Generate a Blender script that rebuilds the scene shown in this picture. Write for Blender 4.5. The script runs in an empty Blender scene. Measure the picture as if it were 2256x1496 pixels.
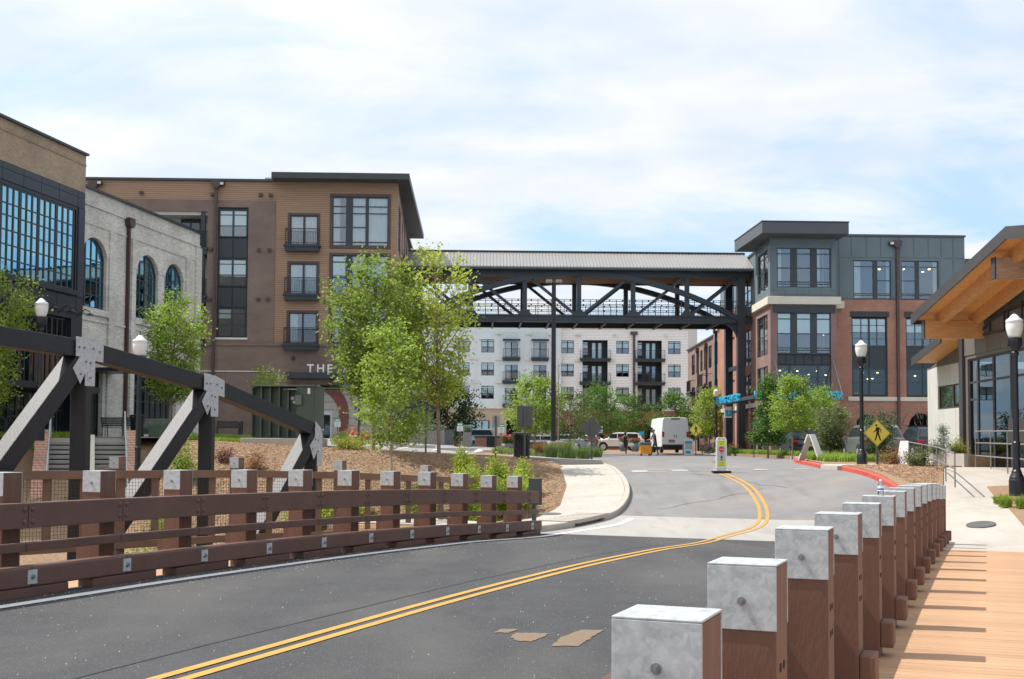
import bpy, bmesh, math, random
import numpy as np
from math import sin, cos, pi, radians, sqrt, atan2, tan
from mathutils import Vector, Matrix
random.seed(7); np.random.seed(7)
S = bpy.context.scene
COL = S.collection

# ------------------------------------------------------------------ camera
F, CX, CY0, EYE = 2600.0, 1128.0, 748.0, 1.75
PITCH, ROLL, HOR = radians(2.7), radians(0.3), 985.0
PP = HOR - F * tan(PITCH)
cd = bpy.data.cameras.new('camera'); cam = bpy.data.objects.new('camera', cd); COL.objects.link(cam)
cam.location = (0, 0, EYE)
cam.rotation_mode = 'QUATERNION'
cam.rotation_quaternion = (Matrix.Rotation(pi / 2 + PITCH, 3, 'X') @ Matrix.Rotation(-ROLL * -1, 3, 'Z')).to_quaternion()
cd.sensor_fit = 'HORIZONTAL'; cd.sensor_width = 36.0; cd.lens = F * 36.0 / 2256
cd.shift_y = (PP - 748) / 2256; cd.clip_start = 0.05; cd.clip_end = 2000
S.camera = cam
# ------------------------------------------------------------------ sky, sun, exposure
SUN_DIR = Vector((-0.976 * cos(radians(57)), 0.215 * cos(radians(57)), sin(radians(57))))
world = bpy.data.worlds.new('World'); S.world = world; world.use_nodes = True
nt = world.node_tree; nt.nodes.clear()
N = nt.nodes.new; L = nt.links.new
wo = N('ShaderNodeOutputWorld'); bg = N('ShaderNodeBackground'); bg.inputs['Strength'].default_value = 0.15
sky = N('ShaderNodeTexSky'); sky.sky_type = 'NISHITA'; sky.sun_disc = False
sky.sun_elevation = radians(57); sky.sun_rotation = atan2(-0.976, 0.215)
sky.air_density = 1.0; sky.dust_density = 1.2; sky.ozone_density = 1.2
tc = N('ShaderNodeTexCoord'); sp = N('ShaderNodeSeparateXYZ'); L(tc.outputs['Generated'], sp.inputs[0])
def wm(op, a, b=None, c=None):
    n = N('ShaderNodeMath'); n.operation = op
    for i, v in enumerate((a, b, c)):
        if v is None: continue
        if isinstance(v, (int, float)): n.inputs[i].default_value = v
        else: L(v, n.inputs[i])
    return n.outputs[0]
zz = wm('ADD', wm('MAXIMUM', sp.outputs[2], 0.0), 0.10)
cmb = N('ShaderNodeCombineXYZ'); L(wm('DIVIDE', sp.outputs[0], zz), cmb.inputs[0]); L(wm('DIVIDE', sp.outputs[1], zz), cmb.inputs[1])
mp = N('ShaderNodeMapping'); L(cmb.outputs[0], mp.inputs[0]); mp.inputs['Rotation'].default_value = (0, 0, radians(14)); mp.inputs['Scale'].default_value = (0.85, 0.95, 1); mp.inputs['Location'].default_value = (3.1, 0.9, 0)
n1 = N('ShaderNodeTexNoise'); L(mp.outputs[0], n1.inputs[0]); n1.inputs['Scale'].default_value = 1.25; n1.inputs['Detail'].default_value = 10; n1.inputs['Roughness'].default_value = 0.55; n1.inputs['Distortion'].default_value = 0.5
n2 = N('ShaderNodeTexNoise'); L(mp.outputs[0], n2.inputs[0]); n2.inputs['Scale'].default_value = 0.45; n2.inputs['Detail'].default_value = 3
dens = wm('ADD', wm('MULTIPLY', n1.outputs[0], 0.75), wm('MULTIPLY', n2.outputs[0], 0.45))
dens = wm('ADD', dens, wm('MULTIPLY', sp.outputs[0], -0.17))
dens = wm('ADD', dens, wm('MULTIPLY', wm('MINIMUM', sp.outputs[2], 0.4), 0.78))
cr = N('ShaderNodeMapRange'); cr.interpolation_type = 'SMOOTHSTEP'; L(dens, cr.inputs[0])
cr.inputs[1].default_value = 0.595; cr.inputs[2].default_value = 0.775; cr.inputs[3].default_value = 0.0; cr.inputs[4].default_value = 0.95
n3 = N('ShaderNodeTexNoise'); L(mp.outputs[0], n3.inputs[0]); n3.inputs['Scale'].default_value = 2.4; n3.inputs['Detail'].default_value = 7
ccol = N('ShaderNodeMix'); ccol.data_type = 'RGBA'; c3 = N('ShaderNodeMapRange'); L(n3.outputs[0], c3.inputs[0]); c3.inputs[1].default_value = .35; c3.inputs[2].default_value = .6; L(c3.outputs[0], ccol.inputs[0])
ccol.inputs[6].default_value = (2.15, 2.38, 2.68, 1); ccol.inputs[7].default_value = (2.72, 2.76, 2.8, 1)
hz = N('ShaderNodeMapRange'); L(sp.outputs[2], hz.inputs[0]); hz.inputs[1].default_value = 0.0; hz.inputs[2].default_value = 0.5; hz.inputs[3].default_value = 0.85; hz.inputs[4].default_value = 0.75
vm = N('ShaderNodeMix'); vm.data_type = 'RGBA'; L(hz.outputs[0], vm.inputs[0]); L(sky.outputs[0], vm.inputs[6]); vm.inputs[7].default_value = (1.28, 1.84, 2.52, 1)
mx = N('ShaderNodeMix'); mx.data_type = 'RGBA'; L(cr.outputs[0], mx.inputs[0]); L(vm.outputs[2], mx.inputs[6]); L(ccol.outputs[2], mx.inputs[7])
# sky brightness added towards the sun, like thin cloud scatter, to lift ambient light
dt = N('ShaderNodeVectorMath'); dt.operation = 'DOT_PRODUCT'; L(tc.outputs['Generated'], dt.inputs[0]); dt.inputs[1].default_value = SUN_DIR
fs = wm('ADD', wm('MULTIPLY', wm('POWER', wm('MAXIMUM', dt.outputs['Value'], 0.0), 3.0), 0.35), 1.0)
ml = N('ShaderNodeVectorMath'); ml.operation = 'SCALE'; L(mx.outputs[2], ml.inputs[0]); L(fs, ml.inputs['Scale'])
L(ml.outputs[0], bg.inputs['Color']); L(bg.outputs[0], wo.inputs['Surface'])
sd = bpy.data.lights.new('sun', 'SUN'); sd.energy = 2.35; sd.angle = radians(0.5); sd.color = (1.0, 0.96, 0.90)
sun = bpy.data.objects.new('sun', sd); COL.objects.link(sun); sun.location = (-40, 10, 60)
sun.rotation_mode = 'QUATERNION'; sun.rotation_quaternion = SUN_DIR.to_track_quat('Z', 'Y')
vs = S.view_settings; vs.view_transform = 'Standard'; vs.look = 'None'; vs.gamma = 1.0; vs.exposure = 1.28; vs.use_curve_mapping = False

# ------------------------------------------------------------------ photo -> world geometry (used to measure places)
_M = cam.rotation_quaternion.to_matrix()
def ray(px, py):
    d = _M @ Vector(((px - CX) / F, -(py - PP) / F, -1.0))
    return d / d.y
def at(px, py, Y):
    d = ray(px, py); return Vector((d.x * Y, Y, EYE + d.z * Y))
def XatY(px, Y, py=985): return ray(px, py).x * Y

# ------------------------------------------------------------------ ground shape
EU, EN = Vector((0.373, 0.928)), Vector((0.928, -0.373))
def tn(x, y): return 0.373 * x + 0.928 * y, 0.928 * x - 0.373 * y
def P2(t, n): return 0.373 * t + 0.928 * n, 0.928 * t - 0.373 * n
KN = [(-40, -.15), (12, -.15), (17, -.19), (23, -.31), (29, -.5), (34, -.36), (38, .1), (41, .52), (44, .86), (50, 1.06), (60, 1.17), (80, 1.22), (100, 1.34), (600, 1.34)]
kt = [k[0] for k in KN]; kz = [k[1] for k in KN]
km = [0.0] * len(KN)
for i in range(1, len(KN) - 1):
    a = (kz[i] - kz[i - 1]) / (kt[i] - kt[i - 1]); b = (kz[i + 1] - kz[i]) / (kt[i + 1] - kt[i])
    km[i] = 0 if a * b <= 0 else 2 * a * b / (a + b)
def Rt(t):
    t = min(max(t, kt[0]), kt[-1] - 1e-6)
    for i in range(len(kt) - 1):
        if t < kt[i + 1]: break
    h = kt[i + 1] - kt[i]; s = (t - kt[i]) / h
    return ((1 + 2 * s) * (1 - s) ** 2 * kz[i] + s * (1 - s) ** 2 * h * km[i] + s * s * (3 - 2 * s) * kz[i + 1] + s * s * (s - 1) * h * km[i + 1])
def sm(v): v = min(max(v, 0.), 1.); return v * v * (3 - 2 * v)
def R(x, y):
    t, n = tn(x, y)
    z = Rt(t) + 0.1 * min(max(-n / 11, 0), 1.6) * max(0, 1 - max(t, 0) / 28)
    z += 0.5 * sm((x - 8.3) / 4.5) * sm((t - 28) / 5) * (1 - sm((t - 38) / 9))
    return z
PK = [(-60, 2.0), (-14, 2.0), (-8, 1.75), (-2, 1.42), (3, 1.22), (6, 1.18)]
def lerpk(x, K):
    if x <= K[0][0]: return K[0][1]
    for (a, b), (c, d) in zip(K, K[1:]):
        if x < c: return b + (d - b) * (x - a) / (c - a)
    return K[-1][1]
def PL(x, y):
    z = lerpk(x, PK) + .012 * min(max(y - 46, 0), 26) * sm((4 - x) / 4)
    return z + (1.28 - z) * sm((y - 74) / 14)
def T(x, y):
    t, n = tn(x, y)
    zr = R(x, y) + 0.13
    if y > 45: zl = PL(x, y)
    else: zl = max(lerpk(x, PK) - 0.30 * (45 - y) * sm((45.5 - y) / 3), -2.2)
    w = sm((3.2 - x) / 5.5) if y < 46 else sm((5 - x) / 6)
    if t < 31: w = sm((-n - 12.5) / 5)
    z = zr + (zl - zr) * w
    if t < 28: z = min(z, z - 2.2 * sm((28 - t) / 3.5)) if n < -15 or True else z
    return z

# ------------------------------------------------------------------ materials
MATS = {}
def nodes_of(m):
    m.use_nodes = True; t = m.node_tree; return t, t.nodes['Principled BSDF']
def mat(name, col, rough=0.6, var=0.12, scale=3.0, bump=0.0, bscale=30.0, metal=0.0, spec=None, detail=5, col2=None, streak=None, island=0.0, emit=None):
    if name in MATS: return MATS[name]
    m = bpy.data.materials.new(name); t, b = nodes_of(m); n = t.nodes; l = t.links.new
    tc = n.new('ShaderNodeTexCoord'); src = tc.outputs['Object']
    if streak:
        mpn = n.new('ShaderNodeMapping'); mpn.inputs['Scale'].default_value = streak; l(src, mpn.inputs[0]); src = mpn.outputs[0]
    no = n.new('ShaderNodeTexNoise'); no.inputs['Scale'].default_value = scale; no.inputs['Detail'].default_value = detail; no.inputs['Roughness'].default_value = 0.6; l(src, no.inputs[0])
    cr = n.new('ShaderNodeMapRange'); l(no.outputs[0], cr.inputs[0]); cr.inputs[1].default_value = 0.32; cr.inputs[2].default_value = 0.68
    mix = n.new('ShaderNodeMix'); mix.data_type = 'RGBA'; l(cr.outputs[0], mix.inputs[0])
    c2 = col2 or tuple(min(1, c * (1 + var)) for c in col); c1 = col if col2 else tuple(c * (1 - var) for c in col)
    mix.inputs[6].default_value = (*c1, 1); mix.inputs[7].default_value = (*c2, 1)
    out = mix.outputs[2]
    if island:
        g = n.new('ShaderNodeNewGeometry'); hs = n.new('ShaderNodeHueSaturation'); mr = n.new('ShaderNodeMapRange'); l(g.outputs['Random Per Island'], mr.inputs[0])
        mr.inputs[3].default_value = 1 - island; mr.inputs[4].default_value = 1 + island; l(mr.outputs[0], hs.inputs['Value']); l(out, hs.inputs['Color']); out = hs.outputs[0]
    l(out, b.inputs['Base Color']); b.inputs['Roughness'].default_value = rough; b.inputs['Metallic'].default_value = metal
    if spec is not None: b.inputs['Specular IOR Level'].default_value = spec
    if emit: b.inputs['Emission Color'].default_value = (*emit[0], 1); b.inputs['Emission Strength'].default_value = emit[1]
    if bump:
        n2 = n.new('ShaderNodeTexNoise'); n2.inputs['Scale'].default_value = bscale; n2.inputs['Detail'].default_value = 4; l(src, n2.inputs[0])
        bp = n.new('ShaderNodeBump'); bp.inputs['Strength'].default_value = bump; bp.inputs['Distance'].default_value = 0.02; l(n2.outputs[0], bp.inputs['Height']); l(bp.outputs[0], b.inputs['Normal'])
    MATS[name] = m; return m
def brick_mat(name, c1, c2, mortar, bw=0.2, bh=0.0677, ms=0.010, blotch=None):
    if name in MATS: return MATS[name]
    m = bpy.data.materials.new(name); t, b = nodes_of(m); n = t.nodes; l = t.links.new
    tc = n.new('ShaderNodeTexCoord'); s = n.new('ShaderNodeSeparateXYZ'); l(tc.outputs['Object'], s.inputs[0])
    ad = n.new('ShaderNodeMath'); ad.operation = 'ADD'; l(s.outputs[0], ad.inputs[0]); l(s.outputs[1], ad.inputs[1])
    c = n.new('ShaderNodeCombineXYZ'); l(ad.outputs[0], c.inputs[0]); l(s.outputs[2], c.inputs[1])
    br = n.new('ShaderNodeTexBrick'); l(c.outputs[0], br.inputs['Vector']); br.inputs['Scale'].default_value = 1
    br.inputs['Color1'].default_value = (*c1, 1); br.inputs['Color2'].default_value = (*c2, 1); br.inputs['Mortar'].default_value = (*mortar, 1)
    br.inputs['Mortar Size'].default_value = ms; br.inputs['Brick Width'].default_value = bw; br.inputs['Row Height'].default_value = bh; br.inputs['Bias'].default_value = -0.1
    no = n.new('ShaderNodeTexNoise'); no.inputs['Scale'].default_value = 0.6; no.inputs['Detail'].default_value = 6; l(c.outputs[0], no.inputs[0])
    mr = n.new('ShaderNodeMapRange'); l(no.outputs[0], mr.inputs[0]); mr.inputs[1].default_value = .3; mr.inputs[2].default_value = .7; mr.inputs[3].default_value = .82; mr.inputs[4].default_value = 1.15
    hs = n.new('ShaderNodeHueSaturation'); l(mr.outputs[0], hs.inputs['Value']); l(br.outputs[0], hs.inputs['Color'])
    l(hs.outputs[0], b.inputs['Base Color']); b.inputs['Roughness'].default_value = 0.85
    bp = n.new('ShaderNodeBump'); bp.inputs['Strength'].default_value = 0.12; bp.inputs['Distance'].default_value = 0.012; bp.invert = True; l(br.outputs[1], bp.inputs['Height']); l(bp.outputs[0], b.inputs['Normal'])
    MATS[name] = m; return m
def lap_mat(name, col, pitch, depth=0.5, var=0.12):
    if name in MATS: return MATS[name]
    m = mat(name, col, 0.55, var, 1.2, streak=(0.6, 0.6, 9)); t = m.node_tree; n = t.nodes; l = t.links.new; b = n['Principled BSDF']
    tc = n.new('ShaderNodeTexCoord'); s = n.new('ShaderNodeSeparateXYZ'); l(tc.outputs['Object'], s.inputs[0])
    d = n.new('ShaderNodeMath'); d.operation = 'DIVIDE'; l(s.outputs[2], d.inputs[0]); d.inputs[1].default_value = pitch
    fr = n.new('ShaderNodeMath'); fr.operation = 'FRACT'; l(d.outputs[0], fr.inputs[0])
    bp = n.new('ShaderNodeBump'); bp.inputs['Strength'].default_value = depth; bp.inputs['Distance'].default_value = 0.03; bp.invert = True; l(fr.outputs[0], bp.inputs['Height']); l(bp.outputs[0], b.inputs['Normal'])
    # joint line colour
    lt = n.new('ShaderNodeMath'); lt.operation = 'LESS_THAN'; l(fr.outputs[0], lt.inputs[0]); lt.inputs[1].default_value = 0.16
    old = b.inputs['Base Color'].links[0].from_socket
    mx = n.new('ShaderNodeMix'); mx.data_type = 'RGBA'; l(lt.outputs[0], mx.inputs[0]); l(old, mx.inputs[6]); mx.inputs[7].default_value = (*[c * .45 for c in col], 1); l(mx.outputs[2], b.inputs['Base Color'])
    return m
def glass_mat(name, tint=(.6, .66, .68), refl=(.9, .95, 1), base=0.12, rough=0.01):
    if name in MATS: return MATS[name]
    m = bpy.data.materials.new(name); m.use_nodes = True; t = m.node_tree; n = t.nodes; l = t.links.new; n.clear()
    o = n.new('ShaderNodeOutputMaterial'); tr = n.new('ShaderNodeBsdfTransparent'); tr.inputs[0].default_value = (*tint, 1)
    gl = n.new('ShaderNodeBsdfGlossy'); gl.inputs[0].default_value = (*refl, 1); gl.inputs['Roughness'].default_value = rough
    fr = n.new('ShaderNodeFresnel'); fr.inputs[0].default_value = 1.5
    a = n.new('ShaderNodeMath'); a.operation = 'ADD'; a.use_clamp = True; l(fr.outputs[0], a.inputs[0]); a.inputs[1].default_value = base
    mx = n.new('ShaderNodeMixShader'); l(a.outputs[0], mx.inputs[0]); l(tr.outputs[0], mx.inputs[1]); l(gl.outputs[0], mx.inputs[2]); l(mx.outputs[0], o.inputs[0])
    no = n.new('ShaderNodeTexNoise'); no.inputs['Scale'].default_value = 0.9; tc = n.new('ShaderNodeTexCoord'); l(tc.outputs['Object'], no.inputs[0])
    bp = n.new('ShaderNodeBump'); bp.inputs['Strength'].default_value = 0.03; bp.inputs['Distance'].default_value = 0.05; l(no.outputs[0], bp.inputs['Height']); l(bp.outputs[0], gl.inputs['Normal'])
    MATS[name] = m; return m
def leaf_mat(name, c1, c2, trans=0.35):
    if name in MATS: return MATS[name]
    m = bpy.data.materials.new(name); m.use_nodes = True; t = m.node_tree; n = t.nodes; l = t.links.new; n.clear()
    o = n.new('ShaderNodeOutputMaterial'); g = n.new('ShaderNodeNewGeometry'); r = n.new('ShaderNodeMix'); r.data_type = 'RGBA'
    l(g.outputs['Random Per Island'], r.inputs[0]); r.inputs[6].default_value = (*c1, 1); r.inputs[7].default_value = (*c2, 1)
    no = n.new('ShaderNodeTexNoise'); no.inputs['Scale'].default_value = 1.1; tc = n.new('ShaderNodeTexCoord'); l(tc.outputs['Object'], no.inputs[0])
    mr = n.new('ShaderNodeMapRange'); l(no.outputs[0], mr.inputs[0]); mr.inputs[1].default_value = .3; mr.inputs[2].default_value = .7; mr.inputs[3].default_value = .75; mr.inputs[4].default_value = 1.25
    hs = n.new('ShaderNodeHueSaturation'); l(r.outputs[2], hs.inputs['Color']); l(mr.outputs[0], hs.inputs['Value'])
    d = n.new('ShaderNodeBsdfPrincipled'); l(hs.outputs[0], d.inputs['Base Color']); d.inputs['Roughness'].default_value = 0.5; d.inputs['Specular IOR Level'].default_value = 0.35
    tr = n.new('ShaderNodeBsdfTranslucent'); l(hs.outputs[0], tr.inputs[0]); mx = n.new('ShaderNodeMixShader'); mx.inputs[0].default_value = trans
    l(d.outputs[0], mx.inputs[1]); l(tr.outputs[0], mx.inputs[2]); l(mx.outputs[0], o.inputs[0])
    MATS[name] = m; return m

# ------------------------------------------------------------------ mesh building
class MB:
    def __init__(s): s.v = []; s.f = []; s.mi = []; s.cur = 0
    def face(s, *ids): s.f.append(tuple(ids)); s.mi.append(s.cur)
    def quad(s, a, b, c, d):
        i = len(s.v); s.v += [tuple(a), tuple(b), tuple(c), tuple(d)]; s.face(i, i + 1, i + 2, i + 3); return s
    def poly(s, pts):
        i = len(s.v); s.v += [tuple(p) for p in pts]; s.face(*range(i, i + len(pts))); return s
    def hexa(s, P):
        i = len(s.v); s.v += [tuple(p) for p in P]
        for q in ((0, 3, 2, 1), (4, 5, 6, 7), (0, 1, 5, 4), (1, 2, 6, 5), (2, 3, 7, 6), (3, 0, 4, 7)): s.face(*[i + k for k in q])
        return s
    def box(s, x0, x1, y0, y1, z0, z1):
        x0, x1 = sorted((x0, x1)); y0, y1 = sorted((y0, y1)); z0, z1 = sorted((z0, z1))
        return s.hexa([(x0, y0, z0), (x1, y0, z0), (x1, y1, z0), (x0, y1, z0), (x0, y0, z1), (x1, y0, z1), (x1, y1, z1), (x0, y1, z1)])
    def beam(s, a, b, w, h, up=(0, 0, 1)):
        a = Vector(a); b = Vector(b); d = (b - a).normalized(); r = d.cross(Vector(up))
        if r.length < 1e-4: r = d.cross(Vector((0, 1, 0)))
        r.normalize(); u = r.cross(d); r = r * w / 2; u = u * h / 2
        return s.hexa([a - r - u, a + r - u, b + r - u, b - r - u, a - r + u, a + r + u, b + r + u, b - r + u])
    def cyl(s, a, b, r0, r1=None, n=10, cap=True):
        r1 = r0 if r1 is None else r1; a = Vector(a); b = Vector(b); d = (b - a).normalized()
        r = d.cross(Vector((0, 0, 1))); r = Vector((1, 0, 0)) if r.length < 1e-4 else r.normalized(); u = d.cross(r)
        i = len(s.v)
        for k in range(n):
            c = r * cos(2 * pi * k / n) + u * sin(2 * pi * k / n); s.v.append(tuple(a + c * r0)); s.v.append(tuple(b + c * r1))
        for k in range(n):
            k2 = (k + 1) % n; s.face(i + 2 * k, i + 2 * k2, i + 2 * k2 + 1, i + 2 * k + 1)
        if cap: s.face(*[i + 2 * k for k in range(n)][::-1]); s.face(*[i + 2 * k + 1 for k in range(n)])
        return s
    def tube(s, pts, r, n=6):
        for a, b in zip(pts, pts[1:]): s.cyl(a, b, r, r, n)
        return s
    def lathe(s, prof, c=(0, 0, 0), n=16, cap=True):
        i = len(s.v); m = len(prof)
        for k in range(n):
            for r, z in prof: s.v.append((c[0] + r * cos(2 * pi * k / n), c[1] + r * sin(2 * pi * k / n), c[2] + z))
        for k in range(n):
            k2 = (k + 1) % n
            for j in range(m - 1): s.face(i + k * m + j, i + k2 * m + j, i + k2 * m + j + 1, i + k * m + j + 1)
        if cap: s.face(*[i + k * m for k in range(n)][::-1]); s.face(*[i + k * m + m - 1 for k in range(n)])
        return s
    def prism(s, pts, off):
        """closed polygon extruded by vector off"""
        i = len(s.v); n = len(pts); o = Vector(off); s.v += [tuple(p) for p in pts] + [tuple(Vector(p) + o) for p in pts]
        s.face(*range(i, i + n)); s.face(*range(i + 2 * n - 1, i + n - 1, -1))
        for k in range(n): k2 = (k + 1) % n; s.face(i + k2, i + k, i + n + k, i + n + k2)
        return s
    def build(s, name, m, parent=None, loc=None, smooth=False, bevel=0, kind=None, fixn=True):
        me = bpy.data.meshes.new(name); L0 = Vector(loc) if loc is not None else Vector((0, 0, 0))
        if loc is not None: vv = [tuple(Vector(v) - L0) for v in s.v]
        else: vv = s.v
        me.from_pydata(vv, [], s.f)
        ms = m if isinstance(m, (list, tuple)) else [m]
        for q in ms: me.materials.append(q)
        if len(ms) > 1: me.polygons.foreach_set('material_index', s.mi)
        if fixn and len(s.f) < 20000:
            bm = bmesh.new(); bm.from_mesh(me); bmesh.ops.recalc_face_normals(bm, faces=bm.faces); bm.to_mesh(me); bm.free()
        if smooth: me.polygons.foreach_set('use_smooth', [True] * len(me.polygons))
        me.update(); o = bpy.data.objects.new(name, me); COL.objects.link(o)
        if parent is not None: o.parent = parent
        if loc is not None: o.location = L0
        if bevel:
            b = o.modifiers.new('b', 'BEVEL'); b.width = bevel; b.segments = 2; b.limit_method = 'ANGLE'
        if kind: o['kind'] = kind
        return o
def tag(o, label=None, cat=None, group=None, kind=None):
    if label: o['label'] = label
    if cat: o['category'] = cat
    if group: o['group'] = group
    if kind: o['kind'] = kind
    return o
def thing(name, label, cat, loc=(0, 0, 0), rz=0.0, group=None):
    o = bpy.data.objects.new(name, None); COL.objects.link(o); o.location = loc; o.rotation_euler = (0, 0, rz); o.empty_display_size = 0.3
    return tag(o, label, cat, group)
def dup(o, parent=None, loc=None, rz=None, label=None):
    c = o.copy(); COL.objects.link(c)
    if parent is not None: c.parent = parent
    if loc is not None: c.location = loc
    if rz is not None: c.rotation_euler = (0, 0, rz)
    if label: c['label'] = label
    for ch in list(o.children): dup(ch, c)
    return c
def inst(o, parent, loc, rz=0.0, scale=None):
    c = o.copy(); COL.objects.link(c); c.parent = parent; c.location = loc; c.rotation_euler = (0, 0, rz)
    if scale: c.scale = scale
    return c
def struct(o): o['kind'] = 'structure'; return o
# ================================================================== SETTING: ground, roads, markings
M = {}
M['asphalt_new'] = mat('asphalt_new', (.043, .043, .046), .82, .18, 1.3, bump=.55, bscale=70, detail=9)
M['asphalt_old'] = mat('asphalt_old', (.19, .185, .185), .9, .13, .7, bump=.3, bscale=60, detail=8)
M['concrete'] = mat('concrete', (.42, .385, .34), .85, .08, .8, bump=.15, bscale=40, detail=8)
M['concrete_apron'] = mat('concrete_apron', (.34, .32, .30), .85, .10, .9, bump=.2, bscale=45, streak=(1, .25, 1))
M['lot'] = mat('lot', (.27, .27, .265), .9, .1, .5, bump=.2, bscale=50)
M['yellow'] = mat('yellow_paint', (.45, .26, .05), .6, .10, 5, bump=.2, bscale=60)
M['white_paint'] = mat('white_paint', (.78, .78, .77), .6, .08, 5, bump=.2, bscale=60)
M['red_paint'] = mat('red_paint', (.50, .075, .055), .6, .22, 3.5, detail=7)
M['mulch'] = mat('pine_straw_ground', (.215, .135, .078), .95, .0, 14, bump=.9, bscale=55, detail=9, col2=(.36, .24, .15))
M['straw'] = mat('pine_straw', (.30, .18, .10), .9, .3, 3, island=.45)
def add_aggregate(m, amt, thr, col, sc=55):
    t = m.node_tree; n = t.nodes; l = t.links.new; b = n['Principled BSDF']; old = b.inputs['Base Color'].links[0].from_socket
    tc = n.new('ShaderNodeTexCoord'); v = n.new('ShaderNodeTexVoronoi'); v.inputs['Scale'].default_value = sc; l(tc.outputs['Object'], v.inputs[0])
    s = n.new('ShaderNodeSeparateColor'); l(v.outputs['Color'], s.inputs[0])
    g = n.new('ShaderNodeMath'); g.operation = 'GREATER_THAN'; l(s.outputs[0], g.inputs[0]); g.inputs[1].default_value = thr
    d = n.new('ShaderNodeMath'); d.operation = 'LESS_THAN'; l(v.outputs['Distance'], d.inputs[0]); d.inputs[1].default_value = .32
    mm = n.new('ShaderNodeMath'); mm.operation = 'MULTIPLY'; l(g.outputs[0], mm.inputs[0]); l(d.outputs[0], mm.inputs[1])
    m2 = n.new('ShaderNodeMath'); m2.operation = 'MULTIPLY'; l(mm.outputs[0], m2.inputs[0]); m2.inputs[1].default_value = amt
    mx = n.new('ShaderNodeMix'); mx.data_type = 'RGBA'; l(m2.outputs[0], mx.inputs[0]); l(old, mx.inputs[6]); mx.inputs[7].default_value = (*col, 1); l(mx.outputs[2], b.inputs['Base Color'])
add_aggregate(M['asphalt_new'], .5, .84, (.22, .22, .21), 42)
add_aggregate(M['asphalt_old'], .35, .7, (.32, .31, .29), 40)
def add_blotch(m, col, scale, lo, hi, amt, streak=(1, 1, 1)):
    t = m.node_tree; n = t.nodes; l = t.links.new; b = n['Principled BSDF']; old = b.inputs['Base Color'].links[0].from_socket
    tc = n.new('ShaderNodeTexCoord'); mp = n.new('ShaderNodeMapping'); mp.inputs['Scale'].default_value = streak; mp.inputs['Rotation'].default_value = (0, 0, radians(-22)); l(tc.outputs['Object'], mp.inputs[0])
    v = n.new('ShaderNodeTexNoise'); v.inputs['Scale'].default_value = scale; v.inputs['Detail'].default_value = 6; l(mp.outputs[0], v.inputs[0])
    r = n.new('ShaderNodeMapRange'); l(v.outputs[0], r.inputs[0]); r.inputs[1].default_value = lo; r.inputs[2].default_value = hi; r.inputs[3].default_value = 0; r.inputs[4].default_value = amt
    mx = n.new('ShaderNodeMix'); mx.data_type = 'RGBA'; l(r.outputs[0], mx.inputs[0]); l(old, mx.inputs[6]); mx.inputs[7].default_value = (*col, 1); l(mx.outputs[2], b.inputs['Base Color'])
add_blotch(M['asphalt_new'], (.095, .09, .085), .35, .45, .7, .7, (1.4, .35, 1))
add_blotch(M['asphalt_old'], (.27, .23, .19), .3, .5, .75, .6)
add_blotch(M['asphalt_old'], (.13, .13, .13), .8, .55, .7, .5, (2, .3, 1))
add_blotch(M['concrete'], (.55, .42, .30), .35, .55, .8, .35)

add_blotch(M['concrete'], (.30, .27, .23), 1.6, .52, .8, .45, (2.5, .6, 1)); add_blotch(M['concrete_apron'], (.22, .20, .18), 1.2, .5, .8, .5, (2.5, .5, 1))
def resample(pts, n):
    P = [Vector((p[0], p[1], p[2] if len(p) > 2 else 0)) for p in pts]
    d = [0]
    for a, b in zip(P, P[1:]): d.append(d[-1] + (b - a).length)
    out = []
    for i in range(n):
        s = d[-1] * i / (n - 1)
        for k in range(len(d) - 1):
            if s <= d[k + 1] + 1e-9: break
        f = (s - d[k]) / max(1e-9, d[k + 1] - d[k]); out.append(P[k].lerp(P[k + 1], min(1, f)))
    return out
def spline(pts, n=12):
    P = [Vector((p[0], p[1], 0)) for p in pts]; P = [2 * P[0] - P[1]] + P + [2 * P[-1] - P[-2]]; out = []
    for i in range(1, len(P) - 2):
        for k in range(n):
            t = k / n; out.append(0.5 * ((2 * P[i]) + (P[i + 1] - P[i - 1]) * t + (2 * P[i - 1] - 5 * P[i] + 4 * P[i + 1] - P[i + 2]) * t * t + (3 * P[i] - P[i - 1] - 3 * P[i + 1] + P[i + 2]) * t ** 3))
    out.append(P[-2]); return out
def sheet(name, A, B, m, off, hf=R, na=60, nb=10, kind='structure', zfun=None):
    """ground-hugging sheet between two polylines"""
    A = resample(A, na); B = resample(B, na); mb = MB()
    for i in range(na):
        for j in range(nb + 1):
            p = A[i].lerp(B[i], j / nb); mb.v.append((p.x, p.y, hf(p.x, p.y) + off))
    for i in range(na - 1):
        for j in range(nb):
            a = i * (nb + 1) + j; mb.face(a, a + 1, a + nb + 2, a + nb + 1)
    if any(w in name for w in ('bed', 'walk', 'parking')):
        W_ = nb + 1; ring = [j for j in range(W_)] + [i * W_ + nb for i in range(1, na)] + [(na - 1) * W_ + j for j in range(nb - 1, -1, -1)] + [i * W_ for i in range(na - 2, 0, -1)]
        s0 = len(mb.v); mb.v += [(mb.v[r][0], mb.v[r][1], mb.v[r][2] - .45) for r in ring]
        for k in range(len(ring)): k2 = (k + 1) % len(ring); mb.face(ring[k], ring[k2], s0 + k2, s0 + k)
    o = mb.build(name, m, fixn=False, smooth=False); 
    # make faces look up
    if o.data.polygons[0].normal.z < 0: o.data.flip_normals()
    if kind: o['kind'] = kind
    return o
def ground_hit(px, py, hf=R, y0=4, y1=160):
    d = ray(px, py); y = y0; st = .25; prev = None
    while y < y1:
        g = EYE + d.z * y - hf(d.x * y, y)
        if g <= 0: 
            return Vector((d.x * y, y, hf(d.x * y, y)))
        y += st
    return None
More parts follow.
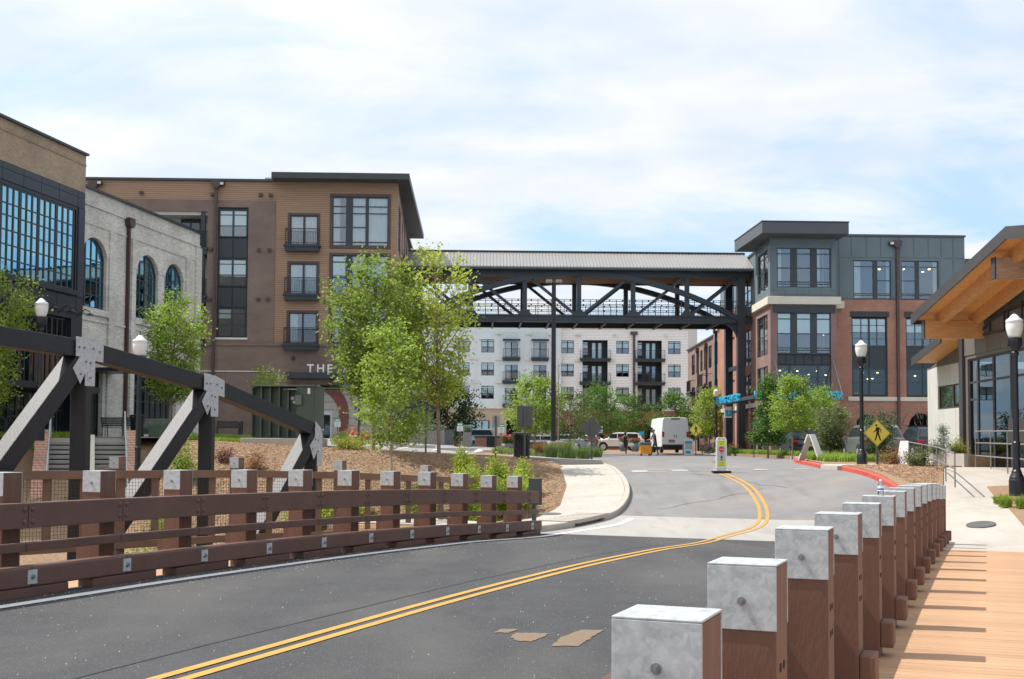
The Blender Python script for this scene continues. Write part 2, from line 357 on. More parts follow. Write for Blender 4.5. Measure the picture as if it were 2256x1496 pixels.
# kerb lines (bottom of the kerb on the street)
KL = spline([(0.35, 30.95), (1.55, 32.6), (2.9, 35.2), (3.75, 38.2), (4.1, 41.5), (4.0, 45.2), (3.65, 50), (3.4, 56), (3.3, 70), (3.3, 96)], 6)
KR = spline([(9.96, 27.28), (11.3, 32.2), (11.75, 38), (11.85, 44.5), (12.7, 53), (14.7, 61), (15.1, 70), (15.2, 96)], 6)
mbt = MB()   # base terrain
xs = list(np.arange(-220, -30, 10.)) + list(np.arange(-30, 32, 0.6)) + list(np.arange(32, 240, 10.))
ys = list(np.arange(-20, 16, 3.)) + list(np.arange(16, 60, 0.6)) + list(np.arange(60, 110, 4.)) + list(np.arange(110, 400, 20.))
def kx(K, y):
    for a, b in zip(K, K[1:]):
        if a.y <= y <= b.y: return a.x + (b.x - a.x) * (y - a.y) / max(1e-6, b.y - a.y)
    return K[0].x if y < K[0].y else K[-1].x
SWI = [(-0.3, 32.6), (.75, 34.2), (1.55, 37.5), (1.95, 41.5), (1.9, 45), (1.6, 47.6)]
def swx(y): return lerpk(y, [(b, a) for a, b in SWI])
def terrain_z(x, y):
    z = T(x, y); t, n = tn(x, y)
    if t > 27 and y < 100:
        l = kx(KL, y) - .1 if y > 48 else swx(y) + .25
        if x > l and x < 60: z -= 0.32
    elif t <= 29.5 and -16.6 < n < 6: z -= 1.4 if t < 28.6 else .3
    if y >= 46.5 and x <= 6 and y < 200: z -= .10
    return z
nx = len(xs)
for y in ys:
    for x in xs: mbt.v.append((x, y, terrain_z(x, y)))
for j in range(len(ys) - 1):
    for i in range(nx - 1):
        a = j * nx + i; mbt.face(a, a + 1, a + nx + 1, a + nx)
struct(mbt.build('ground', M['mulch'], smooth=True, fixn=False))
def off_line(t0, t1, n, k=30): return [P2(t0 + (t1 - t0) * i / (k - 1), n) for i in range(k)]
sheet('bridge_road', off_line(-8, 29, -11.0), off_line(-8, 29, -1.30), M['asphalt_new'], 0.0, na=90, nb=12)
sheet('concrete_apron', off_line(29, 34.7, -11.2, 10), off_line(29, 34.7, -0.9, 10), M['concrete_apron'], 0.0, na=14, nb=12)
def cut(K, t0): return [p for p in K if tn(p.x, p.y)[0] > t0]
KLs = [Vector(P2(34.7, tn(2.75, 34.9)[1]) + (0,))] + cut(KL, 34.9); KRs = [Vector((12.0, 32.6, 0))] + cut(KR, 35)
sheet('street', KLs, KRs, M['asphalt_old'], 0.0, na=110, nb=24)
# wide paved area beyond (cross street, parking lots)
sheet('parking_lot_pavement', [(-34, 47.2), (-34, 240)], [(3.6, 47.2), (3.6, 240)], M['lot'], 0.03, hf=lambda x, y: PL(x, y), na=90, nb=24)
sheet('far_street', [(3.0, 95.5), (3.0, 240)], [(70, 95.5), (70, 240)], M['asphalt_old'], 0.012, na=60, nb=8)
sheet('side_parking_pavement', [(14.9, 40), (14.9, 97)], [(70, 40), (70, 97)], M['lot'], -0.02, hf=lambda x, y: R(x, y) + .02, na=60, nb=12)
# painted lines
def line(name, pts, w, m, off, hf=R, label=None):
    P = [Vector((p[0], p[1], 0)) for p in pts]; A = []; B = []
    for i, p in enumerate(P):
        d = (P[min(i + 1, len(P) - 1)] - P[max(i - 1, 0)]).normalized(); q = Vector((-d.y, d.x, 0)) * w / 2; A.append(p + q); B.append(p - q)
    mb = MB()
    for a, b in zip(A, B): mb.v += [(a.x, a.y, hf(a.x, a.y) + off), (b.x, b.y, hf(b.x, b.y) + off)]
    for i in range(len(P) - 1): mb.face(2 * i, 2 * i + 1, 2 * i + 3, 2 * i + 2)
    o = mb.build(name, m); o['kind'] = 'structure'
    if o.data.polygons[0].normal.z < 0: o.data.flip_normals()
    return o
CEN = [P2(t, n) for t, n in ((-6, -6.0), (0, -6.0), (6, -6.03), (12, -6.12), (18, -6.2), (24, -6.2))] + [(5.25, 29.75), (6.65, 32.4), (7.5, 35.2), (7.95, 38.3), (8.05, 41), (7.75, 43.6)]
CEN = spline(CEN, 14)
def offset(P, d):
    out = []
    for i, p in enumerate(P):
        t = (P[min(i + 1, len(P) - 1)] - P[max(i - 1, 0)]).normalized(); out.append(p + Vector((-t.y, t.x, 0)) * d)
    return out
line('yellow_line', offset(CEN, .11), .11, M['yellow'], .008)
line('yellow_line', offset(CEN, -.11), .11, M['yellow'], .008)
line('white_edge_line', spline([P2(t, -10.36) for t in (-8, 0, 8, 16, 24, 28.5)] + [(1.9, 31.9), (3.0, 33.6), (3.6, 35.3)], 14), .19, M['white_paint'], .008)
line('white_edge_line', spline([P2(t, -1.75) for t in (-8, 0, 8, 16, 24, 28.5)], 14), .12, M['white_paint'], .008)
M['worn_white'] = mat('worn_white_paint', (.36, .36, .355), .7, .25, 6)
for y in (44.9, 45.75): line('crosswalk_line', [(4.1 + .5 * k, y - .02 * k) for k in range(16)], .12, M['worn_white'], .009)
for k in range(5):
    x = 4.9 + k * 1.55; line('crosswalk_stripe', [(x, 44.95 + .07 * i) for i in range(11)], .6, M['worn_white'], .008)
# pothole patches showing the bridge timber below
M['pot'] = mat('worn_patch', (.185, .13, .085), .9, .2, 8, streak=(1, 6, 1))
def patch(pts, name='worn_road_patch'):
    w = []
    for p in pts:
        g = ground_hit(*p); w.append(Vector((g.x, g.y, g.z + .006)))
    q = []; rp = random.Random(int(pts[0][0]))
    for a_, b_ in zip(w, w[1:] + w[:1]):
        for k in range(6): v = a_.lerp(b_, k / 6); q.append((v.x + rp.uniform(-.012, .012), v.y + rp.uniform(-.022, .022), v.z))
    w = q
    mb = MB(); mb.poly(w); o = mb.build(name, M['pot']); o['kind'] = 'structure'
    if o.data.polygons[0].normal.z < 0: o.data.flip_normals()
patch([(1216, 1424), (1235, 1409), (1280, 1395), (1300, 1394), (1331, 1396), (1300, 1410), (1303, 1413), (1272, 1427)])
patch([(1124, 1413), (1138, 1404), (1165, 1402), (1190, 1404), (1209, 1402), (1195, 1410), (1172, 1417), (1140, 1416)])
patch([(1088, 1402), (1104, 1394), (1144, 1390), (1120, 1396), (1098, 1401)])
# expansion joint, cracks and tar-sealed seams
M['tar'] = mat('tar_seal', (.02, .02, .021), .5, .2)
line('expansion_joint', off_line(29.0, 29.0, 0, 2) and [P2(29.0, -11.0 + 9.7 * k / 12) for k in range(13)], .05, M['tar'], .006)
line('paving_seam', [P2(-6 + k * .9, -6.75 + .02 * sin(k)) for k in range(39)], .018, M['tar'], .006)
rc = random.Random(4)
for x0, y0, dx, dy, n_ in ((4.6, 37, .32, .25, 12), (9.2, 39.5, -.22, .35, 14), (5.4, 48, .5, .2, 12), (8.8, 52, .1, .6, 14)):
    pts = [(x0, y0)]
    for k in range(n_): pts.append((pts[-1][0] + dx + rc.uniform(-.18, .18), pts[-1][1] + dy + rc.uniform(-.18, .18)))
    line('road_crack', pts, .02, M['tar'], .006)
# kerbs
def kerb(name, pts, m, h=.16, w=.16, inward=1, hf=R, z0=-.25, joint=3.0):
    P = [Vector((p[0], p[1], 0)) for p in pts]; Q = offset(P, w * inward); mb = MB()
    i0 = 0
    for a, b in zip(P, Q):
        za = hf(a.x, a.y); zb = hf(b.x, b.y)
        mb.v += [(a.x, a.y, za + z0), (a.x, a.y, za + h - .02), (a.x + (b.x - a.x) * .12, a.y + (b.y - a.y) * .12, za + h), (b.x, b.y, za + h), (b.x, b.y, za + z0)]
    for i in range(len(P) - 1):
        for k in range(4): a = i * 5 + k; mb.face(a, a + 1, a + 6, a + 5)
    mb.face(0, 1, 2, 3, 4); e = (len(P) - 1) * 5; mb.face(e, e + 1, e + 2, e + 3, e + 4)
    return struct(mb.build(name, m))
KLa = [p for p in KL if p.y < 33.9]; KLb = [p for p in KL if 33.9 <= p.y < 60]
kerb('left_kerb', [p for p in KL if 34.75 <= p.y < 96], M['concrete'], .17, .18); kerb('left_kerb', [p for p in KL if p.y < 32.95], M['concrete'], .17, .18)
# storm inlet in the kerb: opening below a concrete lintel
mi = MB(); ins = resample([p for p in KL if 32.5 <= p.y <= 35.3], 8); insq = offset(ins, .9)
for k in range(7):
    a, b, c, d = ins[k], ins[k + 1], insq[k + 1], insq[k]
    za = R(a.x, a.y)
    lo = .10 if 0 < k < 6 else -.3
    mi.hexa([(a.x, a.y, za + lo), (b.x, b.y, za + lo), (c.x, c.y, za + lo), (d.x, d.y, za + lo), (a.x, a.y, za + .205), (b.x, b.y, za + .205), (c.x, c.y, za + .205), (d.x, d.y, za + .205)])
o = mi.build('storm_drain_inlet', M['concrete']); tag(o, 'concrete kerb inlet with a dark slot beside the bridge end', 'storm drain')
M['dark'] = mat('dark_void', (.01, .01, .01), .9, 0)
db = MB(); a = ins[1]; b = ins[6]; c = insq[6]; d = insq[1]; q = [a + (d - a) * .35, b + (c - b) * .35]
db.quad((q[0].x, q[0].y, R(q[0].x, q[0].y) - .2), (q[1].x, q[1].y, R(q[1].x, q[1].y) - .2), (q[1].x, q[1].y, R(q[1].x, q[1].y) + .15), (q[0].x, q[0].y, R(q[0].x, q[0].y) + .15)); db.build('drain_opening', M['dark'], parent=o)
SWO = offset([p for p in KL if 31.0 < p.y < 49.3], .19)
sheet('left_sidewalk', [Vector((-.1, 31.0, 0))] + SWO, SWI, M['concrete'], .165, na=50, nb=6)
sheet('left_sidewalk_landing', [P2(28.6, -11.35), (-.1, 31.2), (-.1, 32.4)], [P2(28.6, -17), (-4.0, 34.0), (-2.6, 34.6)], M['concrete'], .155, na=14, nb=6)
sheet('left_sidewalk_landing', [(-.12, 31.1), (-.1, 32.6)], [(.4, 31.4), (-.02, 33.2)], M['concrete'], .158, na=6, nb=3)
M['joint'] = mat('joint', (.2, .18, .16), .9, .1)
for y in (34.4, 36.6, 38.9, 41.2, 43.5): line('sidewalk_joint', [(swx(y) + (kx(KL, y) - .2 - swx(y)) * i / 8, y) for i in range(9)], .012, M['joint'], .172)
# right side: red kerb, landing walk, mulch island
KRr = [p for p in KR]
kerb('red_kerb', [p for p in KR if 28 < p.y < 43.2], M['red_paint'], .16, .16, -1)
kerb('red_kerb', [p for p in KR if 45.6 < p.y < 56.5], M['red_paint'], .16, .16, -1)
kerb('right_kerb', [p for p in KR if 56.4 < p.y < 96], M['concrete'], .16, .16, -1)
sheet('right_walk', [P2(24.95, -1.25), P2(29, -.75), (11.45, 32.2), (12.5, 34.6), (14.5, 40), (16.5, 44), (16.6, 47)], [P2(24.95, 8), P2(29, 8), (20, 33), (20.5, 36), (21, 39), (21.5, 42), (22, 47)], M['concrete'], .15, na=40, nb=10)
sheet('corner_walk', [(11.86, 43.05), (11.98, 46.4)], [(16.6, 43.1), (16.6, 46.8)], M['concrete'], .155, na=14, nb=6)
sheet('planting_bed', [(11.5, 32.6), (11.9, 38), (12.05, 43.1)], [(12.55, 34.4), (14.6, 40), (16.55, 43.1)], M['mulch'], .19, na=30, nb=8)
sheet('planting_bed', [(12.3, 46.35), (12.9, 53), (14.95, 61), (15.3, 96)], [(16.6, 46.9), (17.5, 53), (18.3, 61), (18.6, 96)], M['mulch'], .17, na=50, nb=6)
sheet('planting_bed', [(-1.6, 46.3), (-1.2, 60)], [(3.75, 47.9), (3.25, 60)], M['mulch'], .05, hf=T, na=26, nb=14)
# manhole covers
M['iron'] = mat('cast_iron', (.13, .13, .13), .6, .2, 6, bump=.6, bscale=25, metal=.4)
for (px, py, lab) in ((1212, 1134, 'round iron manhole cover in the left sidewalk near the storm drain'), (2161, 1159, 'round iron manhole cover in the right walk past the end of the planks')):
    g = ground_hit(px, py, lambda x, y: R(x, y) + .16); o = MB().lathe([(.30, -.02), (.30, .004), (.34, .006), (.34, -.02)][::-1], n=28, cap=False).lathe([(0.0, .004), (.30, .004)], n=28, cap=False).build('manhole_cover', M['iron'], loc=(0, 0, 0)); o.location = (g.x, g.y, g.z + .012)
    dz = R(g.x, g.y + .5) - R(g.x, g.y - .5); dx = R(g.x + .5, g.y) - R(g.x - .5, g.y); o.rotation_euler = (atan2(dz, 1), -atan2(dx, 1), 0); tag(o, lab, 'manhole cover', 'manhole covers')

# ================================================================== TIMBER GUARDRAILS
M['brown_timber'] = mat('brown_timber', (.158, .072, .045), .62, .08, 2.2, bump=.25, bscale=22, streak=(5, 5, .8))
M['brown_rail'] = mat('brown_rail', (.115, .058, .043), .55, .12, 2.0, bump=.2, bscale=20)
M['galv'] = mat('galvanised_steel', (.40, .42, .43), .5, .0, 14, metal=.15, detail=3, col2=(.52, .545, .555))
def galv_spangle(m, sc=38):
    t = m.node_tree; n = t.nodes; l = t.links.new; b = n['Principled BSDF']; old = b.inputs['Base Color'].links[0].from_socket
    tc = n.new('ShaderNodeTexCoord'); nz = n.new('ShaderNodeTexNoise'); nz.inputs['Scale'].default_value = 12; l(tc.outputs['Object'], nz.inputs[0])
    ad = n.new('ShaderNodeVectorMath'); ad.operation = 'SCALE'; l(nz.outputs['Color'], ad.inputs[0]); ad.inputs['Scale'].default_value = .12
    ad2 = n.new('ShaderNodeVectorMath'); ad2.operation = 'ADD'; l(tc.outputs['Object'], ad2.inputs[0]); l(ad.outputs[0], ad2.inputs[1])
    v = n.new('ShaderNodeTexVoronoi'); v.inputs['Scale'].default_value = sc; l(ad2.outputs[0], v.inputs[0])
    s = n.new('ShaderNodeSeparateColor'); l(v.outputs['Color'], s.inputs[0]); r = n.new('ShaderNodeMapRange'); l(s.outputs[0], r.inputs[0]); r.inputs[3].default_value = .86; r.inputs[4].default_value = 1.08
    h = n.new('ShaderNodeHueSaturation'); l(r.outputs[0], h.inputs['Value']); l(old, h.inputs['Color']); l(h.outputs[0], b.inputs['Base Color'])
    r2 = n.new('ShaderNodeMapRange'); l(s.outputs[1], r2.inputs[0]); r2.inputs[3].default_value = .35; r2.inputs[4].default_value = .6; l(r2.outputs[0], b.inputs['Roughness'])
galv_spangle(M['galv'])
M['bolt'] = mat('bolt_steel', (.30, .30, .31), .4, .1, metal=.8)
ANG = atan2(-0.373, 0.928)          # local x = across the road (n), local y = along the road (t)
def obj_at(mb, name, m, parent, loc, bevel=0, smooth=False):
    o = mb.build(name, m, parent, bevel=bevel, smooth=smooth); o.location = loc; return o
PW = .148
def guardrail(side, ks, pos, topz, label):
    """side: +1 rails on local +x side (left guardrail), -1 rails on the -x side"""
    t0, n0 = pos(ks[0]); b0 = P2(t0, n0); g = thing('timber_guardrail', label, 'guardrail', (b0[0], b0[1], 0), ANG)
    def lc(t, n): return (n - n0, t - t0)
    H = 1.75
    post0 = cap0 = bolt0 = blk0 = wb0 = plate0 = hole0 = None
    for k in ks:
        t, n = pos(k); x, y = lc(t, n); zt = topz(t, n)
        if post0 is None:
            mb = MB().box(-PW, PW, -PW, PW, -H, -.004); post0 = mb.build('post', M['brown_timber'], g, bevel=.008); po = post0
            cm = MB(); e = .007
            cm.box(-PW - .003, PW + .003, -PW - e, PW + e, -.002, e); cm.box(-PW - .003, PW + .003, -PW - e, -PW - .001, -.28, -.002); cm.box(-PW - .003, PW + .003, PW + .001, PW + e, -.28, -.002)
            cap0 = cm.build('cap', M['galv'], post0, bevel=.004)
            bolt0 = MB().cyl((0, 0, 0), (0, -.004, 0), .019, n=14).cyl((0, -.004, 0), (0, -.014, 0), .012, n=6).cyl((0, -.016, 0), (0, -.022, 0), .006, n=8).build('bolt', M['bolt'], post0); bolt0.location = (0.0, -PW - e, -.155)
            blk0 = MB().box(-.055, .055, -PW + .015, PW - .015, -.105, .105).build('side_block', M['brown_timber'], post0, bevel=.012); blk0.location = (-side * (PW + .055), 0, -1.09)
            wb0 = MB().cyl((0, 0, 0), (-side * .025, 0, 0), .032, n=12).cyl((-side * .02, 0, 0), (-side * .06, 0, 0), .022, n=6).cyl((-side * .06, 0, 0), (-side * .085, 0, 0), .012, n=8).build('through_bolt', M['bolt'], post0); wb0.location = (-side * PW, 0, -1.30)
            hole0 = []
            for dy in (-.045, .045):
                for dz in (-.45, -.60):
                    h_ = MB().cyl((0, 0, 0), (-side * .003, 0, 0), .020, n=12).build('bolt_hole', M['dark'], post0) if not hole0 else inst(hole0[0], post0, (0, 0, 0)); h_.location = (-side * PW, dy, dz); hole0.append(h_)
        else:
            po = post0.copy(); COL.objects.link(po); po.parent = g
            for ch in (cap0, bolt0, blk0, wb0, *hole0): c = ch.copy(); COL.objects.link(c); c.parent = po
        po.location = (x, y, zt)
        po.rotation_euler = (0, 0, random.uniform(-.012, .012))
    # rails follow the posts
    xr = side * (PW + .18)
    def rail(name, nn, w, ztop, zbot, seg, m, bev=.012):
        pts = []
        for k in ks:
            t, n = pos(k); x, y = lc(t, n); pts.append((x + nn, y, topz(t, n)))
        # extend
        a, b = pts[-2], pts[-1]; f = .42; pts.append((b[0] + (b[0] - a[0]) * f, b[1] + (b[1] - a[1]) * f, b[2] + (b[2] - a[2]) * f))
        i = 0
        while i < len(pts) - 1:
            j = min(i + seg, len(pts) - 1); mb = MB(); sub = pts[i:j + 1]; g_ = .004
            for q in range(len(sub) - 1):
                A, B = sub[q], sub[q + 1]
                y0 = A[1] + (g_ if q == 0 else 0); y1 = B[1] - (g_ if q == len(sub) - 2 else 0)
                mb.hexa([(A[0] - w / 2, y0, A[2] + zbot), (A[0] + w / 2, y0, A[2] + zbot), (B[0] + w / 2, y1, B[2] + zbot), (B[0] - w / 2, y1, B[2] + zbot), (A[0] - w / 2, y0, A[2] + ztop), (A[0] + w / 2, y0, A[2] + ztop), (B[0] + w / 2, y1, B[2] + ztop), (B[0] - w / 2, y1, B[2] + ztop)])
            mb.build(name, m, g, bevel=bev if seg == 1 else 0); i = j
        return pts
    D = 0.0 if side > 0 else 0.0
    rail('top_rail', side * (PW + .19), .15, -.36, -.67, 1, M['brown_rail'])
    rail('middle_rail', side * (PW + .19), .11, -.845, -.955, 1, M['brown_rail'])
    rail('kerb_beam', side * (PW + .21), .27, -1.13, -1.37, 1, M['brown_rail'], .02)
    sp0 = MB().box(0, side * .115, -.1, .1, -.135, .135).build('spacer_block', M['brown_rail'], g); sq0 = MB().box(0, side * .135, -.06, .06, -.05, .05).build('spacer_block', M['brown_rail'], g)
    for i_, k in enumerate(ks):
        t, n = pos(k); x, y = lc(t, n); z = topz(t, n)
        for o_, dz in ((sp0, -.515), (sq0, -.90)):
            if i_: o_ = inst(o_, g, (0, 0, 0))
            o_.location = (x + side * PW, y, z + dz)
    # lower beam pieces with scupper gaps between, bolt domes, plates
    lb = dome = pl = None
    for k in ks:
        t, n = pos(k); x, y = lc(t, n); z = topz(t, n); xx = x + side * (PW + .21)
        if lb is None:
            lb = MB().box(-.125, .125, -.63, .63, -.125, -.005).build('lower_kerb_beam', M['brown_rail'], g, bevel=.01); o = lb
            dm = MB()
            for (r0, x0, r1, x1) in ((.034, 0, .030, .010), (.030, .010, .018, .018), (.018, .018, .004, .021)): dm.cyl((side * x0, 0, 0), (side * x1, 0, 0), r0, r1, 12, cap=(r1 < .01))
            dome = dm.build('rail_bolt', M['brown_rail'], g)
            plate0 = MB().box(0, side * .008, -.075, .075, -.085, .085).build('kerb_plate', M['galv'], g)
            pb0 = MB().cyl((side * .008, 0, 0), (side * .03, 0, 0), .035, .028, 12).cyl((side * .03, 0, 0), (side * .045, 0, 0), .018, .016, 6).build('plate_bolt', M['bolt'], plate0)
            pl = plate0; dds = [dome] + [inst(dome, g, (0, 0, 0)) for _ in range(3)]
        else:
            o = lb.copy(); COL.objects.link(o); dds = [inst(dome, g, (0, 0, 0)) for _ in range(4)]; pl = plate0.copy(); COL.objects.link(pl); c = pb0.copy(); COL.objects.link(c); c.parent = pl
        o.location = (xx, y, z - 1.37); 
        for q_, d_ in enumerate(dds): d_.location = (x + side * (PW + .265), y + (-.065, .065)[q_ % 2], z + (-.44, -.59)[q_ // 2])
        pl.location = (x + side * (PW + .345), y, z - 1.25)
    return g
posL = lambda k: tn(-6.46 + .634 * k + .20, 14.5 + 1.575 * k + .08)
guardrail(1, [k for k in range(-4, 11)], posL, lambda t, n: R(*P2(t, -11)) + 1.49, 'brown timber guardrail with galvanised post caps along the far left side of the bridge road')
posR = lambda k: (tn(1.86, 6.93)[0] + 1.72 * (k - 2) + (.22 if k == 0 else -.06 if k == 1 else 0), -1.0)
guardrail(-1, [k for k in range(-3, 15)], posR, lambda t, n: Rt(t) + 1.43 - .10 * sm((7.2 - t) / 4.2), 'brown timber guardrail of closely spaced capped posts between the road and the near plank walkway')
# marker board at the far end of left guardrail
e = P2(29.4, -11.2); M['sign_back'] = mat('dark_sign_back', (.045, .055, .06), .5, .1, 2)
o = MB(); 
t = thing('object_marker', 'dark grey blank backed marker board at the far end of the left guardrail', 'road marker', (e[0], e[1], R(*e)), ANG)
MB().box(-.14, .24, .02, .04, .72, 1.42).build('board', M['sign_back'], t, bevel=.004); MB().box(-.05, .05, .05, .13, -.3, 1.4).build('post', M['sign_back'], t)

# ================================================================== PLANK WALKWAYS
M['plank'] = mat('tan_plank', (.44, .255, .14), .7, .12, 1.6, bump=.3, bscale=30, streak=(.7, 8, 4), island=0)
def plankwalk(name, n0, n1, t0, t1, step, m, zo, nf=None):
    ZO = zo if callable(zo) else (lambda t: zo)
    g = MB(); par = None; protos = []
    base = P2(t0, n0); bx = MB()
    k = 0; t = t0
    bed = MB(); Nn = 30
    for i in range(Nn):
        ta = t0 + (t1 - t0) * i / Nn; tb = t0 + (t1 - t0) * (i + 1) / Nn
        ca, cb = P2(ta, n0), P2(ta, n1); da, db_ = P2(tb, n0), P2(tb, n1); za = Rt(ta) + ZO(ta); zb = Rt(tb) + ZO(tb)
        bed.hexa([(ca[0], ca[1], za - .3), (cb[0], cb[1], za - .3), (db_[0], db_[1], zb - .3), (da[0], da[1], zb - .3), (ca[0], ca[1], za - .045), (cb[0], cb[1], za - .045), (db_[0], db_[1], zb - .045), (da[0], da[1], zb - .045)])
    par = struct(bed.build(name, mat('walk_joist', (.12, .07, .045), .8, .2)))
    for v in range(4):
        L_ = n1 - n0 - (.0, .012, .006, .018)[v]; o = MB().box(0, L_, -step / 2 + .0035, step / 2 - .0035, -.045, 0).build('plank', [M['plank'], M['plank_b'], M['plank_c'], M['plank']][v], None, bevel=.004); protos.append(o)
    first = set()
    i = 0
    while t < t1 - step / 2:
        c = P2(t, n0); v = random.randrange(4)
        if v in first: o = protos[v].copy(); COL.objects.link(o)
        else: o = protos[v]; first.add(v)
        o.parent = par; o.location = (c[0], c[1], Rt(t) + ZO(t) + random.uniform(-.0015, .0015)); o.rotation_euler = (0, 0, ANG); t += step
    for v in range(4):
        if v not in first: bpy.data.objects.remove(protos[v])
    return par
def per_object(m, lo, hi):
    t = m.node_tree; n = t.nodes; l = t.links.new; b = n['Principled BSDF']; old = b.inputs['Base Color'].links[0].from_socket
    oi = n.new('ShaderNodeObjectInfo'); r = n.new('ShaderNodeMapRange'); l(oi.outputs['Random'], r.inputs[0]); r.inputs[3].default_value = lo; r.inputs[4].default_value = hi
    h = n.new('ShaderNodeHueSaturation'); l(r.outputs[0], h.inputs['Value']); l(old, h.inputs['Color']); l(h.outputs[0], b.inputs['Base Color'])
M['plank_b'] = mat('tan_plank_b', (.415, .24, .13), .7, .14, 1.6, bump=.3, bscale=30, streak=(.7, 8, 4))
M['plank_c'] = mat('tan_plank_c', (.46, .27, .15), .7, .12, 1.6, bump=.3, bscale=30, streak=(.7, 8, 4))
for k_ in ('plank', 'plank_b', 'plank_c'): add_blotch(M[k_], (.30, .22, .15), .8, .5, .8, .35); per_object(M[k_], .90, 1.08)
per_object(M['brown_timber'], .86, 1.12); add_blotch(M['brown_timber'], (.20, .13, .10), 3.0, .55, .8, .5, (3, 3, .6)); per_object(M['brown_rail'], .90, 1.12)
plankwalk('near_walkway_deck', -1.27, 3.2, 1.0, 25.0, .142, M['plank'], .15)
plankwalk('far_walkway_deck', -16.2, -11.55, 7.0, 28.6, .142, M['plank'], lambda t: -.42 + .55 * sm((t - 24) / 4.6))
# bridge deck edge under the road
mbd = MB()
for i in range(24):
    ta = -8 + 37 * i / 24; tb = -8 + 37 * (i + 1) / 24; a = P2(ta, -11.0); b = P2(ta, -1.3); c = P2(tb, -1.3); d = P2(tb, -11.0)
    z = lambda p: R(*p)
    mbd.hexa([(a[0], a[1], z(a) - .5), (b[0], b[1], z(b) - .5), (c[0], c[1], z(c) - .5), (d[0], d[1], z(d) - .5), (a[0], a[1], z(a) - .02), (b[0], b[1], z(b) - .02), (c[0], c[1], z(c) - .02), (d[0], d[1], z(d) - .02)])
struct(mbd.build('bridge_deck', M['brown_timber']))

# ================================================================== MESH FENCE on the far walkway edge
M['fence_brown'] = mat('fence_brown', (.16, .095, .062), .6, .15, 2)
M['wire'] = mat('wire', (.07, .055, .045), .5, .1, metal=.6)
FP = [(-12.7, 19.5), (-10.6, 22.6), (-8.46, 25.4), (-6.49, 27.95), (-4.41, 30.45), (-2.42, 33.4)]
FZ = [1.56, 1.53, 1.50, 1.47, 1.38, 1.22]
f = thing('mesh_fence', 'brown timber fence with wire mesh panels on the far edge of the left walkway', 'fence', (FP[0][0], FP[0][1], 0))
O = Vector((FP[0][0], FP[0][1], 0)); pb = None; PHW = .12
for i, ((x, y), z) in enumerate(zip(FP, FZ)):
    o = MB().box(-PHW, PHW, -PHW, PHW, -2.2, -.003).build('post', M['fence_brown'], f, bevel=.006) if pb is None else inst(pb, f, (0, 0, 0))
    if pb is None:
        pb = o; cc = MB().box(-PHW - .003, PHW + .003, -PHW - .006, PHW + .006, -.002, .006).box(-PHW - .003, PHW + .003, -PHW - .006, -PHW - .001, -.25, -.002).build('cap', M['galv'], o); bb = MB().cyl((0, -PHW - .006, -.13), (0, -PHW - .02, -.13), .014, n=8).build('bolt', M['bolt'], o)
    else:
        for ch in (cc, bb): c = ch.copy(); COL.objects.link(c); c.parent = o
    o.location = (x - O.x, y - O.y, z); o.rotation_euler = (0, 0, ANG)
mesh = MB(); FR = FP + [(-1.2, 35.2)]; FRZ = FZ + [1.12]
for i in range(len(FR) - 1):
    a = Vector((*FR[i], FRZ[i])) - O; b = Vector((*FR[i + 1], FRZ[i + 1])) - O; d = (b - a).normalized(); 
    nrm = Vector((d.y, -d.x, 0)).normalized() * .15
    for (zt, hh, ww, nm) in ((-.38, .17, .09, 'top_rail'), (-1.88, .16, .09, 'bottom_rail')):
        MB().beam(a + nrm + Vector((0, 0, zt)), b + nrm + Vector((0, 0, zt)), ww, hh).build(nm, M['fence_brown'], f, bevel=.005)
    for s in (.28, .52, .76):
        p = a.lerp(b, s) + nrm * .5; MB().box(p.x - .07, p.x + .07, p.y - .05, p.y + .05, p.z - 1.9, p.z - .3).build('stile', M['fence_brown'], f)
    Ln = (b - a).length; nv = int(Ln / .075)
    for k in range(nv):
        p = a.lerp(b, (k + .5) / nv) + nrm * .3; mesh.beam(p + Vector((0, 0, -1.82)), p + Vector((0, 0, -.45)), .006, .006, (1, 0, 0))
    for k in range(18):
        z = -.48 - k * .075; mesh.beam(a + nrm * .33 + Vector((0, 0, z)), b + nrm * .33 + Vector((0, 0, z)), .006, .006)
mesh.build('wire_mesh', M['wire'], f, kind='stuff')

# ================================================================== BLACK TIMBER TRUSS
M['black_timber'] = mat('black_timber', (.010, .010, .013), .5, .25, 2.5, bump=.35, bscale=12, streak=(4, 4, 1))
M['raw_timber'] = mat('raw_timber_underside', (.20, .09, .03), .6, .2, 3, streak=(1, 1, 1))
def at_n(px, py, n):
    d = ray(px, py); Y = n / (.928 * d.x - .373); return Vector((d.x * Y, Y, EYE + d.z * Y))
NT = -18.2
A = at_n(181, 770, NT); B = at_n(457, 848, NT); C = at_n(686, 947, NT)
tr = thing('timber_truss', 'black timber bowstring truss with galvanised plates rising behind the left walkway fence', 'truss', (A.x, A.y, 0)); O = Vector((A.x, A.y, 0))
A, B, C = A - O, B - O, C - O
Z0 = A + (A - B) * 1.0; Z0.z = A.z + .28; Y0 = Z0 + (A - B); Y0.z = Z0.z
tw = .36
def tb(a, b, nm='chord', w=tw, h=tw):
    MB().beam(a, b, w, h).build(nm, M['black_timber'], tr, bevel=.015)
tb(Y0, A + (A - Z0).normalized() * -.0, 'top_chord', .36, .38); tb(A, B, 'top_chord', .355, .375); tb(B, C, 'top_chord', .36, .38)
for P_ in (Z0, A, B, C):
    tb(Vector((P_.x, P_.y, -1.6)), P_ + Vector((0, 0, -.12)), 'vertical', .34, .34)
dirr = Vector((EU.x, EU.y, 0))
